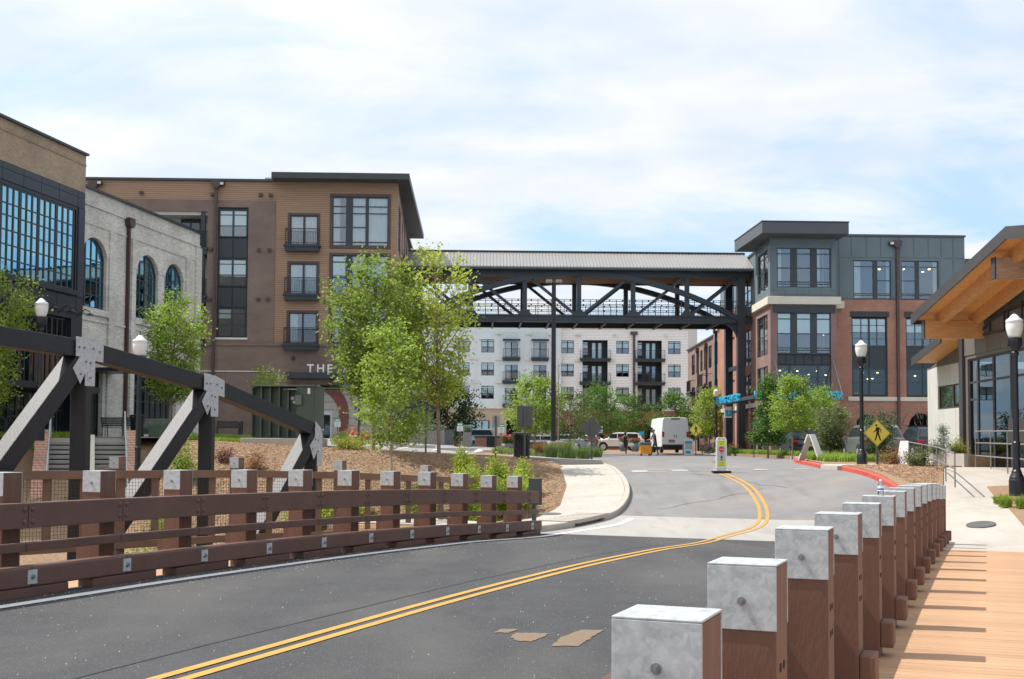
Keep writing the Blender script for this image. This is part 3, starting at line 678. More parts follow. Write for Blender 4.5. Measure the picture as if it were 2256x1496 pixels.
for P_, bz, back in ((A, 0.35, 3.6), (B, -.05, 3.8), (C, -.55, 3.1)):
    q = P_ - dirr * back; q.z = bz - .5
    tb(q, P_ + Vector((0, 0, -.2)) - dirr * .12, 'diagonal', .40, .40)
    # galvanised strip on the upper edge of diagonal
# gusset plates on the face towards the walkway
face = Vector((EN.x, EN.y, 0))
def plate(P_, dl, dr, ang_d):
    """dl, dr: chord directions to left and right"""
    mb = MB(); u = dirr; w = Vector((0, 0, 1)); f0 = P_ + face * (tw / 2 + .026)
    def q(a, b): return f0 + u * a + w * b
    pts = [(-.40, .21 - .40 * dl), (.02, .235), (.40, .20 + .40 * dr)] if dr is not None else [(-.10, .22 - .1 * dl), (.30, -.02)]
    if dr is not None:
        pts = [(-.42, .22 - .42 * dl), (.0, .235), (.42, .21 + .42 * dr), (.42, -.21 + .42 * dr), (.17, -.22 + .17 * dr), (.17, -.80), (-.13, -.80), (-.13, -.52), (-.27, -.76), (-.50, -.44), (-.30, -.20 - .3 * dl), (-.42, -.20 - .42 * dl)]
    else:
        pts = [(-.12, .24), (.22, .02), (.26, -.15), (.26, -1.05), (-.02, -1.05), (-.02, -.62), (-.2, -.86), (-.42, -.46), (-.16, -.22)]
    V = [q(a, b) for a, b in pts]; mb.prism(V, face * .012)
    pl = mb.build('gusset_plate', M['galv'], tr)
    bm_ = MB()
    for (a, b) in ((-.33, .02), (-.18, .02), (.1, .03 + .1 * (dr or 0)), (.3, .3 * (dr or 0)), (.02, -.30), (-.12, -.28), (.02, -.62), (-.27, -.55)):
        if dr is None and (a < -.3 or b > .02): continue
        c = q(a, b) + face * .012; bm_.cyl(c, c + face * .012, .026, n=10).cyl(c + face * .012, c + face * .03, .013, n=6)
    bm_.build('plate_bolts', M['bolt'], pl)
sl1 = (A.z - Z0.z) / (A - Z0).length; sl2 = (B.z - A.z) / (B - A).length; sl3 = (C.z - B.z) / (C - B).length
plate(Z0, 0, sl1, 0); plate(A, sl1, sl2, 0); plate(B, sl2, sl3, 0); plate(C, sl3, None, 0)
for P_, bz in ((B, 0), (A, 0)):
    pass
# lower triangular plates at the foot of the diagonals seen at left
fp = A - dirr * 3.5; f0 = fp + face * (tw / 2 + .004); f0.z = .55 + .35
MB().prism([f0 + dirr * a + Vector((0, 0, b)) for a, b in ((-.42, -.3), (0, .16), (.42, -.3))], face * .012).build('gusset_plate', M['galv'], tr)

# loose grit gathered along the left edge of the bridge road
rng = np.random.default_rng(3); gm_ = MB()
for i in range(2600):
    t = rng.uniform(7, 30.5); n = -10.72 + abs(rng.normal()) * .55 if i % 3 else rng.uniform(-10.5, -1.8); x, y = P2(t, n); z = R(x, y) + .002; s = rng.uniform(.004, .012); a = rng.uniform(0, pi)
    gm_.v += [(x - s * cos(a), y - s * sin(a), z), (x + s * cos(a), y + s * sin(a), z), (x, y, z + s), (x - s * sin(a), y + s * cos(a), z)]; k = len(gm_.v) - 4; gm_.face(k, k + 1, k + 2); gm_.face(k + 1, k + 3, k + 2); gm_.face(k + 3, k, k + 2)
gm_.build('road_grit', mat('pale_grit', (.42, .40, .36), .9, .3), kind='stuff')
# ================================================================== BUILDING HELPERS
M['glass_apt'] = glass_mat('window_glass', (.88, .93, .93), (.85, .93, 1), .20)
M['glass_dark'] = glass_mat('window_glass_dark', (.30, .36, .36), (.7, .85, .95), .07)
M['glass_blue'] = glass_mat('window_glass_blue', (.06, .14, .17), (.36, .70, .86), .62)
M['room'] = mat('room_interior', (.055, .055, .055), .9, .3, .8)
M['blind'] = mat('window_blind', (.82, .88, .86), .8, .06, 6, streak=(9, 9, .4))
M['curtain'] = mat('curtain', (.80, .85, .83), .85, .25, 5, streak=(12, 12, .1))
M['frame_dark'] = mat('frame_dark', (.035, .045, .052), .45, .1)
M['frame_brown'] = mat('frame_brown', (.085, .055, .05), .5, .1)
M['metal_black'] = mat('black_metal', (.022, .024, .027), .4, .15)
M['slate'] = mat('slate_panel', (.032, .042, .050), .55, .12, .9)
M['white_trim'] = mat('white_trim', (.72, .69, .62), .7, .06)
PANE = {}
def pane(parent, x0, x1, z0, z1, m, d=0.0):
    k = m.name
    if k not in PANE:
        PANE[k] = MB().quad((0, 0, 0), (1, 0, 0), (1, 0, 1), (0, 0, 1)).build('pane', m, parent); o = PANE[k]
    else:
        o = PANE[k].copy(); COL.objects.link(o); o.parent = parent
    o.location = (x0, d, z0); o.scale = (x1 - x0, 1, z1 - z0); return o
class Plane:
    def __init__(s, b, ou=0., ow=0., rot=0.): s.b = b; s.o = (ou, ow); s.r = rot; s.a = b.a + rot; c, q = cos(b.a), sin(b.a); s.X = b.X + ou * c - ow * q; s.Y = b.Y + ou * q + ow * c
    def uz(s, px, py, d=0.):
        r = ray(px, py); ca, sa = cos(s.a), sin(s.a)
        Y = (d + s.Y * ca - s.X * sa) / (ca - r.x * sa); x = r.x * Y
        return ((x - s.X) * ca + (Y - s.Y) * sa, EYE + r.z * Y - s.b.z0)
    def u(s, px, py=860, d=0.): return s.uz(px, py, d)[0]
    def z(s, px, py, d=0.): return s.uz(px, py, d)[1]
    def rect(s, x0, y0, x1, y1, d=0.):
        """pixel rect -> s0,s1,z0,z1 on this plane (heights read at the left edge)"""
        a = s.uz(x0, y0, d); b = s.uz(x1, y1, d); a2 = s.uz(x0, y1, d); b2 = s.uz(x1, y0, d)
        return a[0], b[0], (a2[1] + b[1]) / 2, (a[1] + b2[1]) / 2
    def loc(s, x, d, z): c, q = cos(s.r), sin(s.r); return (s.o[0] + x * c - d * q, s.o[1] + x * q + d * c, z)
    def world(s, x, d, z): c, q = cos(s.a), sin(s.a); return Vector((s.X + x * c - d * q, s.Y + x * q + d * c, z + s.b.z0))
    def mesh(s, mb, name, m, parent=None, **k):
        mb.v = [s.loc(*v) for v in mb.v]; return mb.build(name, m, parent or s.b.e, **k)
    def box(s, name, m, x0, x1, d0, d1, z0, z1, parent=None, **k): return s.mesh(MB().box(x0, x1, d0, d1, z0, z1), name, m, parent, **k)
    def wall(s, name, m, x0, x1, z0, z1, holes=(), th=.28, d=0., parent=None):
        mb = MB(); hs = [h for h in holes if h[1] > x0 and h[0] < x1]
        X = sorted({x0, x1} | {min(max(v, x0), x1) for h in hs for v in h[:2]}); Z = sorted({z0, z1} | {min(max(v, z0), z1) for h in hs for v in h[2:4]})
        for i in range(len(X) - 1):
            for j in range(len(Z) - 1):
                cx, cz = (X[i] + X[i + 1]) / 2, (Z[j] + Z[j + 1]) / 2
                if any(h[0] < cx < h[1] and h[2] < cz < h[3] for h in hs): continue
                mb.quad((X[i], d, Z[j]), (X[i + 1], d, Z[j]), (X[i + 1], d, Z[j + 1]), (X[i], d, Z[j + 1]))
        for h in hs:
            a, b, c, e = h[:4]; e2 = e
            if len(h) > 4:   # arched head
                rise = h[4]; n = 12; w = (b - a) / 2; Rr = (w * w + rise * rise) / (2 * rise); cx = (a + b) / 2; cz = e - Rr; pts = []
                a0 = math.asin(min(1, w / Rr))
                if rise > w: a0 = pi - a0
                for k in range(n + 1): q = -a0 + 2 * a0 * k / n; pts.append((cx + Rr * sin(q), cz + Rr * cos(q)))
                for p, q in zip(pts, pts[1:]):
                    mb.quad((p[0], d, p[1]), (q[0], d, q[1]), (q[0], d, e), (p[0], d, e)); mb.quad((p[0], d, p[1]), (q[0], d, q[1]), (q[0], d + th, q[1]), (p[0], d + th, p[1]))
                e2 = e - rise
            else: mb.quad((a, d, e), (b, d, e), (b, d + th, e), (a, d + th, e))
            mb.quad((a, d, c), (a, d + th, c), (a, d + th, e2), (a, d, e2)); mb.quad((b, d, c), (b, d + th, c), (b, d + th, e2), (b, d, e2)); mb.quad((a, d, c), (b, d, c), (b, d + th, c), (a, d + th, c))
        # edge returns
        mb.quad((x0, d, z0), (x0, d + th, z0), (x0, d + th, z1), (x0, d, z1)); mb.quad((x1, d, z0), (x1, d + th, z0), (x1, d + th, z1), (x1, d, z1)); mb.quad((x0, d, z1), (x1, d, z1), (x1, d + th, z1), (x0, d + th, z1))
        return s.mesh(mb, name, m, parent, fixn=False)
    def win(s, x0, x1, z0, z1, cols, fm, gm, d=.12, bw=.05, fd=.07, border=.06, blind=None, name='window', arch=None, gd=.035, mull=None):
        """cols: list of (fx0, fx1, [fz edges]) as fractions from the left/bottom; blind: fraction of height covered from the top per column"""
        W, H = x1 - x0, z1 - z0; mb = MB(); e = bw / 2
        mb.box(0, border, 0, fd, 0, H - (arch or 0)); mb.box(W - border, W, 0, fd, 0, H - (arch or 0)); mb.box(border, W - border, 0.001, fd, 0, border)
        if not arch: mb.box(border, W - border, 0.001, fd, H - border, H)
        else:
            w = W / 2; Rr = (w * w + arch * arch) / (2 * arch); a0 = math.asin(min(1, w / Rr)); a0 = pi - a0 if arch > w else a0; n = 12; cz = H - Rr; pp = [(w + Rr * sin(-a0 + 2 * a0 * k / n), cz + Rr * cos(-a0 + 2 * a0 * k / n)) for k in range(n + 1)]
            for p, q in zip(pp, pp[1:]):
                ip = (w + (p[0] - w) * (1 - border / w), p[1] - border); iq = (w + (q[0] - w) * (1 - border / w), q[1] - border)
                mb.hexa([(p[0], 0, p[1]), (q[0], 0, q[1]), (q[0], fd, q[1]), (p[0], fd, p[1]), (ip[0], 0, ip[1]), (iq[0], 0, iq[1]), (iq[0], fd, iq[1]), (ip[0], fd, ip[1])])
        prev = None
        for (a, b, zs) in cols:
            xa, xb = a * W, b * W
            if prev is not None:
                g = xa - prev
                mb.box(prev - e, xa + e, .002, fd - .002, .01, H - .01 if not arch else H - .02)
            prev = xb
            for zf in zs[1:-1]: mb.box(xa, xb, .006, fd - .006, zf * H - e, zf * H + e)
            if zs[0] > 0: mb.box(xa, xb, .006, fd - .006, 0, zs[0] * H)
            if zs[-1] < 1: mb.box(xa, xb, .006, fd - .006, zs[-1] * H, H)
        o = mb.build(name, fm, s.b.e); o.location = s.loc(x0, d, z0); o.rotation_euler = (0, 0, s.r)
        for i, (a, b, zs) in enumerate(cols):
            for p, q in zip(zs, zs[1:]): pane(o, a * W, b * W, p * H, q * H, gm, gd)
            if blind:
                bl = blind[i % len(blind)] if isinstance(blind, (list, tuple)) else blind
                if bl:
                    kind = 'blind' if bl < 1 else 'curtain'
                    if kind == 'blind': MB().box(a * W, b * W, .05, .055, H * (1 - bl), H).build('blind', M['blind'], o)
                    else:
                        k = (bl - 1); cm = MB(); n = 9; ww = (b - a) * W * k; sx = a * W if i % 2 == 0 else b * W - ww
                        for t in range(n): cm.quad((sx + ww * t / n, .16 + .05 * (t % 2), 0.02), (sx + ww * (t + 1) / n, .16 + .05 * ((t + 1) % 2), 0.02), (sx + ww * (t + 1) / n, .16 + .05 * ((t + 1) % 2), H - .02), (sx + ww * t / n, .16 + .05 * (t % 2), H - .02))
                        cm.build('curtain', M['curtain'], o)
        return o
    def balcony(s, x0, x1, zs, zr, dout=.35, th=.35, m=None, rail=None, pitch=.105, d1=0.0, slabname='balcony'):
        m = m or M['slate']; o = s.mesh(MB().box(x0 - .08, x1 + .08, -dout - .06, d1 - .003, zs - th * .35, zs).box(x0, x1, -dout, d1 - .003, zs - th, zs - th * .35), slabname, m)
        rm = MB()
        for z in (zs + .08, zr): rm.box(x0, x1, -dout, -dout + .045, z - .025, z + .02)
        for z in (zs + .08, zr):
            for x in (x0, x1 - .045): rm.box(x, x + .045, -dout + .045, d1, z - .025, z + .02)
        n = max(3, int((x1 - x0) / pitch))
        for k in range(n + 1): x = x0 + .02 + (x1 - x0 - .04) * k / n; w = .028 if k in (0, n) else .011; rm.box(x - w, x + w, -dout + .01, -dout + .035, zs + .05, zr)
        r = s.mesh(rm, 'railing', M['metal_black'], None); r.parent = o; r['kind'] = 'stuff'
        return o
    def downspout(s, x, z0, z1, m, w=.11, head=True, d=0.):
        mb = MB().box(x - w / 2, x + w / 2, d - w - .02, d - .02, z0, z1)
        if head: mb.prism([(x - w * 1.7, d - .02, z1 + .42), (x + w * 1.7, d - .02, z1 + .42), (x + w * 1.7, d - .02, z1 + .1), (x + w * .6, d - .02, z1 - .06), (x - w * .6, d - .02, z1 - .06), (x - w * 1.7, d - .02, z1 + .1)], (0, -.28, 0))
        return s.mesh(mb, 'downspout', m)
    def floodlight(s, x, z, d=0.):
        o = s.mesh(MB().box(x - .02, x + .28, d - .3, d - .05, z - .1, z + .13).box(x + .08, x + .18, d - .05, d, z - .03, z + .03), 'floodlight', M['metal_black'])
        l = s.mesh(MB().box(x + .02, x + .24, d - .31, d - .301, z - .06, z + .1), 'lens', M['white_trim']); l.parent = o
class Bld(Plane):
    def __init__(s, name, label, cat, X, Y, z0, a):
        s.e = thing(name, label, cat, (X, Y, z0), a); s.z0 = z0; s.a = a; s.X = X; s.Y = Y; s.b = s; s.o = (0., 0.); s.r = 0.
    def face(s, ou, ow, rot): return Plane(s, ou, ow, rot)
def text(body, size, m, parent, loc, rz=0., depth=.04, spacing=1.0, name='letter', align='LEFT', parts=True, tilt=pi / 2, stroke=0.0):
    """extruded letters; each letter its own part"""
    objs = []; x = 0.
    for ch in (body if parts else [body]):
        if ch == ' ': x += size * .42 * spacing; continue
        c = bpy.data.curves.new('t', 'FONT'); c.body = ch; c.size = size; c.extrude = depth / 2; c.offset = stroke; c.resolution_u = 2
        o = bpy.data.objects.new('t', c); COL.objects.link(o); bpy.context.view_layer.update()
        dg = bpy.context.evaluated_depsgraph_get(); me = bpy.data.meshes.new_from_object(o.evaluated_get(dg)); w = o.dimensions.x
        x0 = min((v.co.x for v in me.vertices), default=0); x1 = max((v.co.x for v in me.vertices), default=w)
        bpy.data.objects.remove(o); bpy.data.curves.remove(c)
        me.materials.clear(); me.materials.append(m); q = bpy.data.objects.new(name, me); COL.objects.link(q); q.parent = parent; objs.append((q, x - x0, x1 - x0)); x += (x1 - x0) + size * .14 * spacing
    off = -(x - size * .14 * spacing) / 2 if align == 'CENTER' else 0
    for q, xx, w in objs:
        q.rotation_euler = (tilt, 0, rz); q.location = (loc[0] + (xx + off) * cos(rz), loc[1] + (xx + off) * sin(rz), loc[2])
    return [o[0] for o in objs]

# ================================================================== 1. BROWN APARTMENT BUILDING (left centre)
A2 = radians(1.8)
M['brick_brown'] = brick_mat('brick_brown', (.19, .11, .085), (.10, .056, .044), (.30, .24, .20), .2, .0677, .013)
M['siding_wood'] = lap_mat('siding_wood', (.36, .215, .13), .135)
M['roof_dark'] = mat('roof_metal_dark', (.045, .055, .055), .45, .1, 1)
M['white_wall'] = mat('white_wall', (.62, .60, .56), .8, .05)
Yb = 74.0; Xb = XatY(875, Yb, 600)
br = Bld('apartment_building', 'brown brick and wood clad apartment block with overhanging flat roof behind the trees', 'building', Xb, Yb, 1.2, A2)
g = lambda zx, zy: (420 + zx / 2.7704, 360 + zy / 2.7704)
def rz(P, x0, y0, x1, y1, sc=2.7704, ox=420, oy=360, d=0.): return P.rect(ox + x0 / sc, oy + y0 / sc, ox + x1 / sc, oy + y1 / sc, d)
# measured levels
zt_par = br.z(475, 399); zt_band = br.z(500, 441); z_brk = br.z(500, 757); zroof = br.z(750, 394); u598 = br.u(598, 500); u605 = br.u(605, 600); uL = br.u(120, 600)
br_dep = 34.0
H1 = [rz(br, 170, 270, 350, 1068)]
wincols = rz(br, 160, 270, 350, 1065)
door = [rz(br, 617, 318, 778, 498), rz(br, 607, 612, 770, 798), rz(br, 595, 912, 757, 1100)]
dx0 = sum(d[0] for d in door) / 3 - .02; dx1 = sum(d[1] for d in door) / 3 + .02
for i in range(3): door[i] = (dx0, dx1, door[i][2], door[i][3])
bay = [rz(br, 868, 203, 1206, 505), rz(br, 862, 562, 1200, 800)]; bx0 = (bay[0][0] + bay[1][0]) / 2; bx1 = (bay[0][1] + bay[1][1]) / 2
bay = [(bx0, bx1, bay[0][2], bay[0][3]), (bx0, bx1, bay[1][2], bay[1][3]), (bx0, bx1, bay[1][2] - (bay[0][2] - bay[1][2]), bay[1][2] - .72)]
wx0, wx1 = br.u(478.5, 600), br.u(546, 600)
wins = [rz(br, 178, 285, 340, 450), rz(br, 172, 585, 332, 750), rz(br, 160, 885, 325, 1060)]; wins = [(wx0 + .06, wx1 - .06, w[2], w[3]) for w in wins]
col = (wx0, wx1, br.z(510, 744), br.z(510, 457))
rec = (br.u(300, 600), br.u(456, 600), br.z(430, 757), br.z(430, 466))
eps = .06
# upper siding wall right of the brick
br.wall('wood_siding', M['siding_wood'], u598, 0, z_brk, zroof + .3, door + bay)
br.wall('wood_siding_band', M['siding_wood'], uL, u598, zt_band, zt_par, ())
br.wall('brick_wall', M['brick_brown'], uL, u605, z_brk, zt_band, [col, rec], d=-eps)
ent = (br.u(640, 900), -.45, -1.0, br.z(700, 846))
br.wall('brick_base', M['brick_brown'], uL, 0, -1.0, z_brk, [(br.u(662, 900), -.45, -1.0, br.z(700, 848))], d=-eps)
br.box('brick_ledge', M['brick_brown'], uL, 0.02, -eps - .06, -eps - .002, z_brk - .12, z_brk + .02)
br.box('stone_course', M['white_trim'], uL, br.u(595, 820), -eps - .05, -eps - .002, br.z(520, 819), br.z(520, 817))
br.box('parapet_cap', M['roof_dark'], uL, u598 + .1, -.14, .3, zt_par, zt_par + .14)
# window column: slate panels between the windows
br.box('window_column_panel', M['slate'], col[0], col[1], .10, .18, col[2], col[3])
for i, w in enumerate(wins):
    br.win(w[0], w[1], w[2], w[3], [(.05, .48, [.04, .42, .82, .97]), (.52, .95, [.04, .42, .82, .97])], M['frame_dark'], M['glass_apt'], d=.0, blind=[.58, .58] if i < 2 else [.35, 0], bw=.05)
for a, b in ((wins[0][2] - .1, wins[1][3] + .1), (wins[1][2] - .1, wins[2][3] + .1)):
    for k in (0, 1): m = (col[0] + col[1]) / 2; br.box('spandrel_panel', M['slate'], (col[0] + .06, m + .03)[k], (m - .03, col[1] - .06)[k], .05, .099, b, a)
br.box('window_sill', M['white_trim'], col[0] - .05, col[1] + .05, -eps - .07, -.0, col[2] - .12, col[2])
# interior behind glass
br.box('interior', M['room'], uL, -.35, 1.6, 2.0, -1, zroof)
# balcony doors
for i, d in enumerate(door):
    br.box('door_surround', M['frame_brown'], d[0] - .14, d[0] - .002, -.05, .05, d[2], d[3] + .14); br.box('door_surround', M['frame_brown'], d[1] + .002, d[1] + .14, -.05, .05, d[2], d[3] + .14); br.box('door_surround', M['frame_brown'], d[0] - .001, d[1] + .001, -.048, .05, d[3] + .002, d[3] + .14)
    br.win(d[0], d[1], d[2], d[3], [(.04, .48, [.03, .97]), (.52, .96, [.03, .97])], M['frame_dark'], M['glass_apt'], d=.08, blind=[1.999, 1.9] if i < 2 else [1.6, 0], name='balcony_door')
bal = [rz(br, 590, 405, 795, 500), rz(br, 578, 703, 783, 798), rz(br, 570, 1007, 773, 1102)]
c0 = sum(b[0] for b in bal) / 3; c1 = sum(b[1] for b in bal) / 3
for b in bal: br.balcony(c0, c1, b[2], b[3], .45, .42)
for i, b in enumerate(bay):
    W = b[1] - b[0]; t = .06
    br.box('bay_surround', M['frame_brown'], b[0] - .16, b[0] - .002, -.05, .05, b[2] - .16, b[3] + .16); br.box('bay_surround', M['frame_brown'], b[1] + .002, b[1] + .16, -.05, .05, b[2] - .16, b[3] + .16)
    br.box('bay_surround', M['frame_brown'], b[0], b[1], -.048, .05, b[3] + .002, b[3] + .16); br.box('bay_surround', M['frame_brown'], b[0], b[1], -.048, .05, b[2] - .16, b[2] - .002)
    if i == 0: R1 = [.02, .065, .38, .675, .78]; R2 = [.88, .98]; a = [.02, .075, .38, .66, .685, .78, .87, .985]; c = [.02, .075, .66, .685, .78, .87, .985]
    else: a = [.02, .09, .44, .83, .98]; c = [.02, .09, .83, .98]
    a2 = [.02, .08, .38, .66, .80, .97] if i == 0 else a; c2 = [.02, .08, .66, .80, .97] if i == 0 else c
    br.win(b[0], b[1], b[2], b[3], [(.015, .25, a2), (.355, .60, a2), (.64, .985, c2)], M['frame_dark'], M['glass_apt'], d=.06, blind=[1.5, 1.98, 1.98] if i != 1 else [.5, 1.9, 1.98], bw=.07)
# roof slab over the corner, wing-shaped
rs = MB(); ru0 = br.u(597.5, 386, -1.0); ru1 = br.u(902, 386, -1.0)
zr0 = br.z(750, 394, -1.0); zr1 = br.z(750, 380, -1.0)
rs.hexa([(ru0, -1.0, zr0), (ru1, -1.0, zr0), (ru1 + .0, 20, zr0), (ru0, 20, zr0), (ru0, -1.0, zr1), (ru1, -1.0, zr1), (ru1 + .0, 20, zr1), (ru0, 20, zr1)])
br.mesh(rs, 'roof_slab', M['roof_dark'], bevel=.03)
# right side wall
sf = br.face(0, 0, radians(90) + radians(1.6))
sw = []
for k, (s0, s1) in enumerate(((1.2, 5.5), (7.5, 9.6))):
    for b in bay: sw.append((s0, s1, b[2], b[3]))
sf.wall('side_siding', M['siding_wood'], 0.02, 12, z_brk, zroof + .3, sw)
sf.wall('side_brick', M['brick_brown'], 12, 34, z_brk, zt_par, [(16, 18, z, z + 2) for z in (8, 11, 14)], d=-.05)
sf.wall('side_brick_base', M['brick_brown'], 0.02, 34, -1, z_brk, (), d=-.05)
for s0, s1, z0, z1 in sw: sf.win(s0, s1, z0, z1, [(.02, .3, [.02, .4, .8, .98]), (.35, .64, [.02, .4, .8, .98]), (.69, .98, [.02, .8, .98])], M['frame_dark'], M['glass_apt'], d=.06, blind=[.5, .5, .5], bw=.06)
sf.box('interior', M['room'], .4, 33, 1.6, 2, -1, zt_par)
br.box('rear_wall', M['brick_brown'], uL, -.2, 33.6, 34, -1, zt_par); br.box('roof', M['roof_dark'], uL, -.3, .3, 33.6, zt_par - .25, zt_par - .02)
sf.downspout(22, 2, zt_par - 1.2, M['frame_brown'], .2)
# recessed balconies at the far left
zs = [br.z(430, y) for y in (545, 651, 757)]
rb = MB(); r0, r1, r2, r3 = rec
rb.box(r0, r1, 1.5, 1.7, r2, r3); rb.box(r1 - .02, r1 + .1, .1, 1.5, r2, r3)
br.mesh(rb, 'balcony_back_wall', M['white_wall'])
br.box('balcony_soffit', M['white_wall'], r0, r1, .1, 1.5, r3 - .2, r3)
for i, z in enumerate(zs[:2] + [r2]):
    br.balcony(r0, r1 - .02, z + .0, z + 1.05, .12, .45, d1=1.4)
    ztop = (r3, zs[0] - .5, zs[1] - .5)[i]
    br.win(br.u(386, 500), br.u(430, 500), z + .05, min(z + 2.4, ztop - .1), [(.06, .48, [.03, .97]), (.52, .94, [.03, .97])], M['frame_dark'], M['glass_dark'], d=1.42, blind=[.0, 0], name='balcony_door')
br.box('balcony_post', M['slate'], r1 - .42, r1 - .16, -.02, .24, r2, r3)
for zx in (150,): br.downspout(br.u(474, 600), -1, br.z(474, 414), M['frame_brown'], .16, d=-eps)
br.floodlight(br.u(486, 405), br.z(490, 407), -.02); br.downspout(br.u(207, 420), br.z(207, 500), br.z(207, 415), M['frame_brown'], .16)
br.floodlight(br.u(217, 405), br.z(217, 405), -.02)
for px, py in ((469, 429), (575, 430), (597, 431), (465, 550), (571, 551), (594, 551), (462, 660), (570, 660), (591, 660), (312, 425)):
    u, z = br.uz(px, py); br.box('vent_cap', M['frame_brown'], u - .11, u + .11, -.22, -.0, z - .09, z + .09)
br.box('rooftop_vent', M['galv'], br.u(565, 390), br.u(585, 390), 3, 4.2, zt_par - .3, zt_par + .95)
# entrance: canopy, transom glazing, curved mural
cz0, cz1 = br.z(750, 834, -1.4), br.z(750, 821, -1.4)
br.box('entrance_canopy', M['slate'], br.u(629, 828, -1.4), br.u(868, 828, -1.4), -1.4, -eps - .01, cz0, cz1, bevel=.02)
M['letter_white'] = mat('letter_white', (.75, .75, .73), .5, .03)
l = text('THE', .70, M['letter_white'], br.e, (br.u(676, 820, -1.2), -1.2, cz1 + .03), depth=.08, spacing=2.1, stroke=.012)
l = text('A', .70, M['letter_white'], br.e, (br.u(755, 820, -1.2), -1.2, cz1 + .03), depth=.08, stroke=.012)
M['alu'] = mat('aluminium_frame', (.45, .45, .44), .4, .06)
e0 = br.u(665, 850); e1 = br.u(872, 850); zt0, zt1 = br.z(750, 856), br.z(750, 834.5)
br.win(e0, e1, zt0, zt1, [(.01, .17, [.05, .95]), (.19, .47, [.05, .95]), (.49, .72, [.05, .95]), (.74, .99, [.05, .95])], M['alu'], M['glass_dark'], d=.02, border=.04, name='transom')
m0 = br.u(702, 900)
br.win(e0, m0 - .02, -1.0, zt0 - .01, [(.03, .48, [.01, .3, .5, .7, .85, .98]), (.52, .95, [.01, .3, .5, .7, .85, .98])], M['alu'], M['glass_dark'], d=.02, name='side_glazing')
M['mural'] = mat('mural_cream', (.50, .46, .41), .75, .05, .7); M['brick_red_arc'] = brick_mat('brick_red_arc', (.24, .06, .04), (.19, .045, .03), (.25, .14, .12), .2, .068, .012)
mw0, mw1, mz = m0, br.u(935, 900), br.z(750, 858)
pnl = [br.z(750, y) for y in (985, 958, 938, 921, 903, 886, 870, 858)]
prevz = -1.0
for k, zz_ in enumerate(pnl[0:]):
    if zz_ > prevz:
        br.box('mural_panel', M['mural'], mw0, mw1, .02, .10, prevz + .012, zz_ - .012); prevz = zz_
br.box('mural_backing', M['frame_brown'], mw0, mw1, .10, .14, -1.0, mz)
am = MB(); outer = [(747, 858), (758, 872), (766, 890), (769, 915), (768, 935), (763, 955), (752, 985)]; inner = [(708, 858), (728, 872), (741, 888), (747, 905), (747, 930), (747, 955), (747, 985)]
oo = resample([(*br.uz(*p), 0) for p in outer], 14); ii = resample([(*br.uz(*p), 0) for p in inner], 14)
for a, b, c, d in zip(oo, oo[1:], ii[1:], ii): am.hexa([(d.x, -.03, d.y), (a.x, -.03, a.y), (b.x, -.03, b.y), (c.x, -.03, c.y), (d.x, .019, d.y), (a.x, .019, a.y), (b.x, .019, b.y), (c.x, .019, c.y)])
br.mesh(am, 'brick_arc', M['brick_red_arc'])
dd = rz(br, 708 * 1.0, 0, 0, 0, 1, 0, 0)
d0, d1_, dz = br.u(706, 940), br.u(731, 940), br.z(720, 906)
br.win(d0, d1_, -.55, dz, [(.14, .86, [.06, .40, .93])], mat('door_white', (.62, .64, .66), .4, .04), M['glass_dark'], d=-.02, border=.1, name='entrance_door')
br.box('wall_camera', M['metal_black'], br.u(645, 790), br.u(650, 790), -.4, -.07, br.z(645, 793), br.z(645, 786))
# dark shopfront return at the right corner of ground floor
br.box('corner_panel', M['slate'], -.44, 2.4, -eps - .02, .3, -1.0, br.z(860, 868))

# ================================================================== 2. LEFT BUILDINGS: dark metal clad shop and pale brick arcade
AL = atan2(.984, .1785)
def XL(Y): return -29.3 + .1815 * Y
M['brick_grey'] = brick_mat('brick_grey', (.72, .66, .585), (.46, .42, .37), (.56, .52, .46), .2, .0677, .012)
M['brick_tan'] = brick_mat('brick_tan', (.34, .23, .14), (.21, .14, .085), (.46, .37, .27), .2, .0677, .012)
M['metal_navy'] = mat('metal_navy', (.020, .024, .034), .42, .15, .7)
M['metal_black2'] = mat('metal_panel_black', (.016, .017, .021), .45, .15, .7)
gb = Bld('arcade_building', 'pale grey brick shop building with arched upper windows behind the left timber truss', 'building', XL(52.0), 52.0, 2.0, AL)
def sc(x, y): return (x / 3.252, 240 + y / 3.252)
ugR = gb.u(437.5, 700); ugL = gb.u(150, 700)
ztop = gb.z(300, 412 + (300 - 186) * (512 - 409) / 251.)
def arch(pxl, pxr, pyap, pybot, rise):
    u0, u1 = gb.u(pxl), gb.u(pxr); pm = (pxl + pxr) / 2; return (u0, u1, gb.z(pm, pybot), gb.z(pm, pyap), rise * (u1 - u0))
AR = [arch(172, 229, 522, 677, .38), arch(295, 344, 560, 702, .38), arch(357.5, 399.5, 579.5, 722, .38)]
za = sum(a[3] for a in AR) / 3; zb = sum(a[2] for a in AR) / 3
AR = [(a[0], a[1], zb, za, a[4]) for a in AR]
GD = [(gb.u(199), gb.u(226), -.6, gb.z(212, 812)), (gb.u(290), gb.u(388), .3, gb.z(340, 815))]
gb.wall('brick_wall', M['brick_grey'], ugL, ugR, -1.2, ztop, AR + GD, th=.35)
gb.box('parapet_cap', M['metal_black'], ugL, ugR + .05, -.16, .35, ztop, ztop + .10)
for z_, th_, dd_ in ((ztop - .75, .08, .07), (ztop - 1.6, .05, .05), (za + .55, .05, .045), (zb - .30, .10, .08)):
    if z_ == zb - .30:
        for a in AR: gb.box('window_sill', M['brick_grey'], a[0] - .2, a[1] + .2, -.12, -.002, z_, zb)
    else: gb.box('corbel_course', M['brick_grey'], ugL, ugR, -dd_, -.002, z_, z_ + th_)
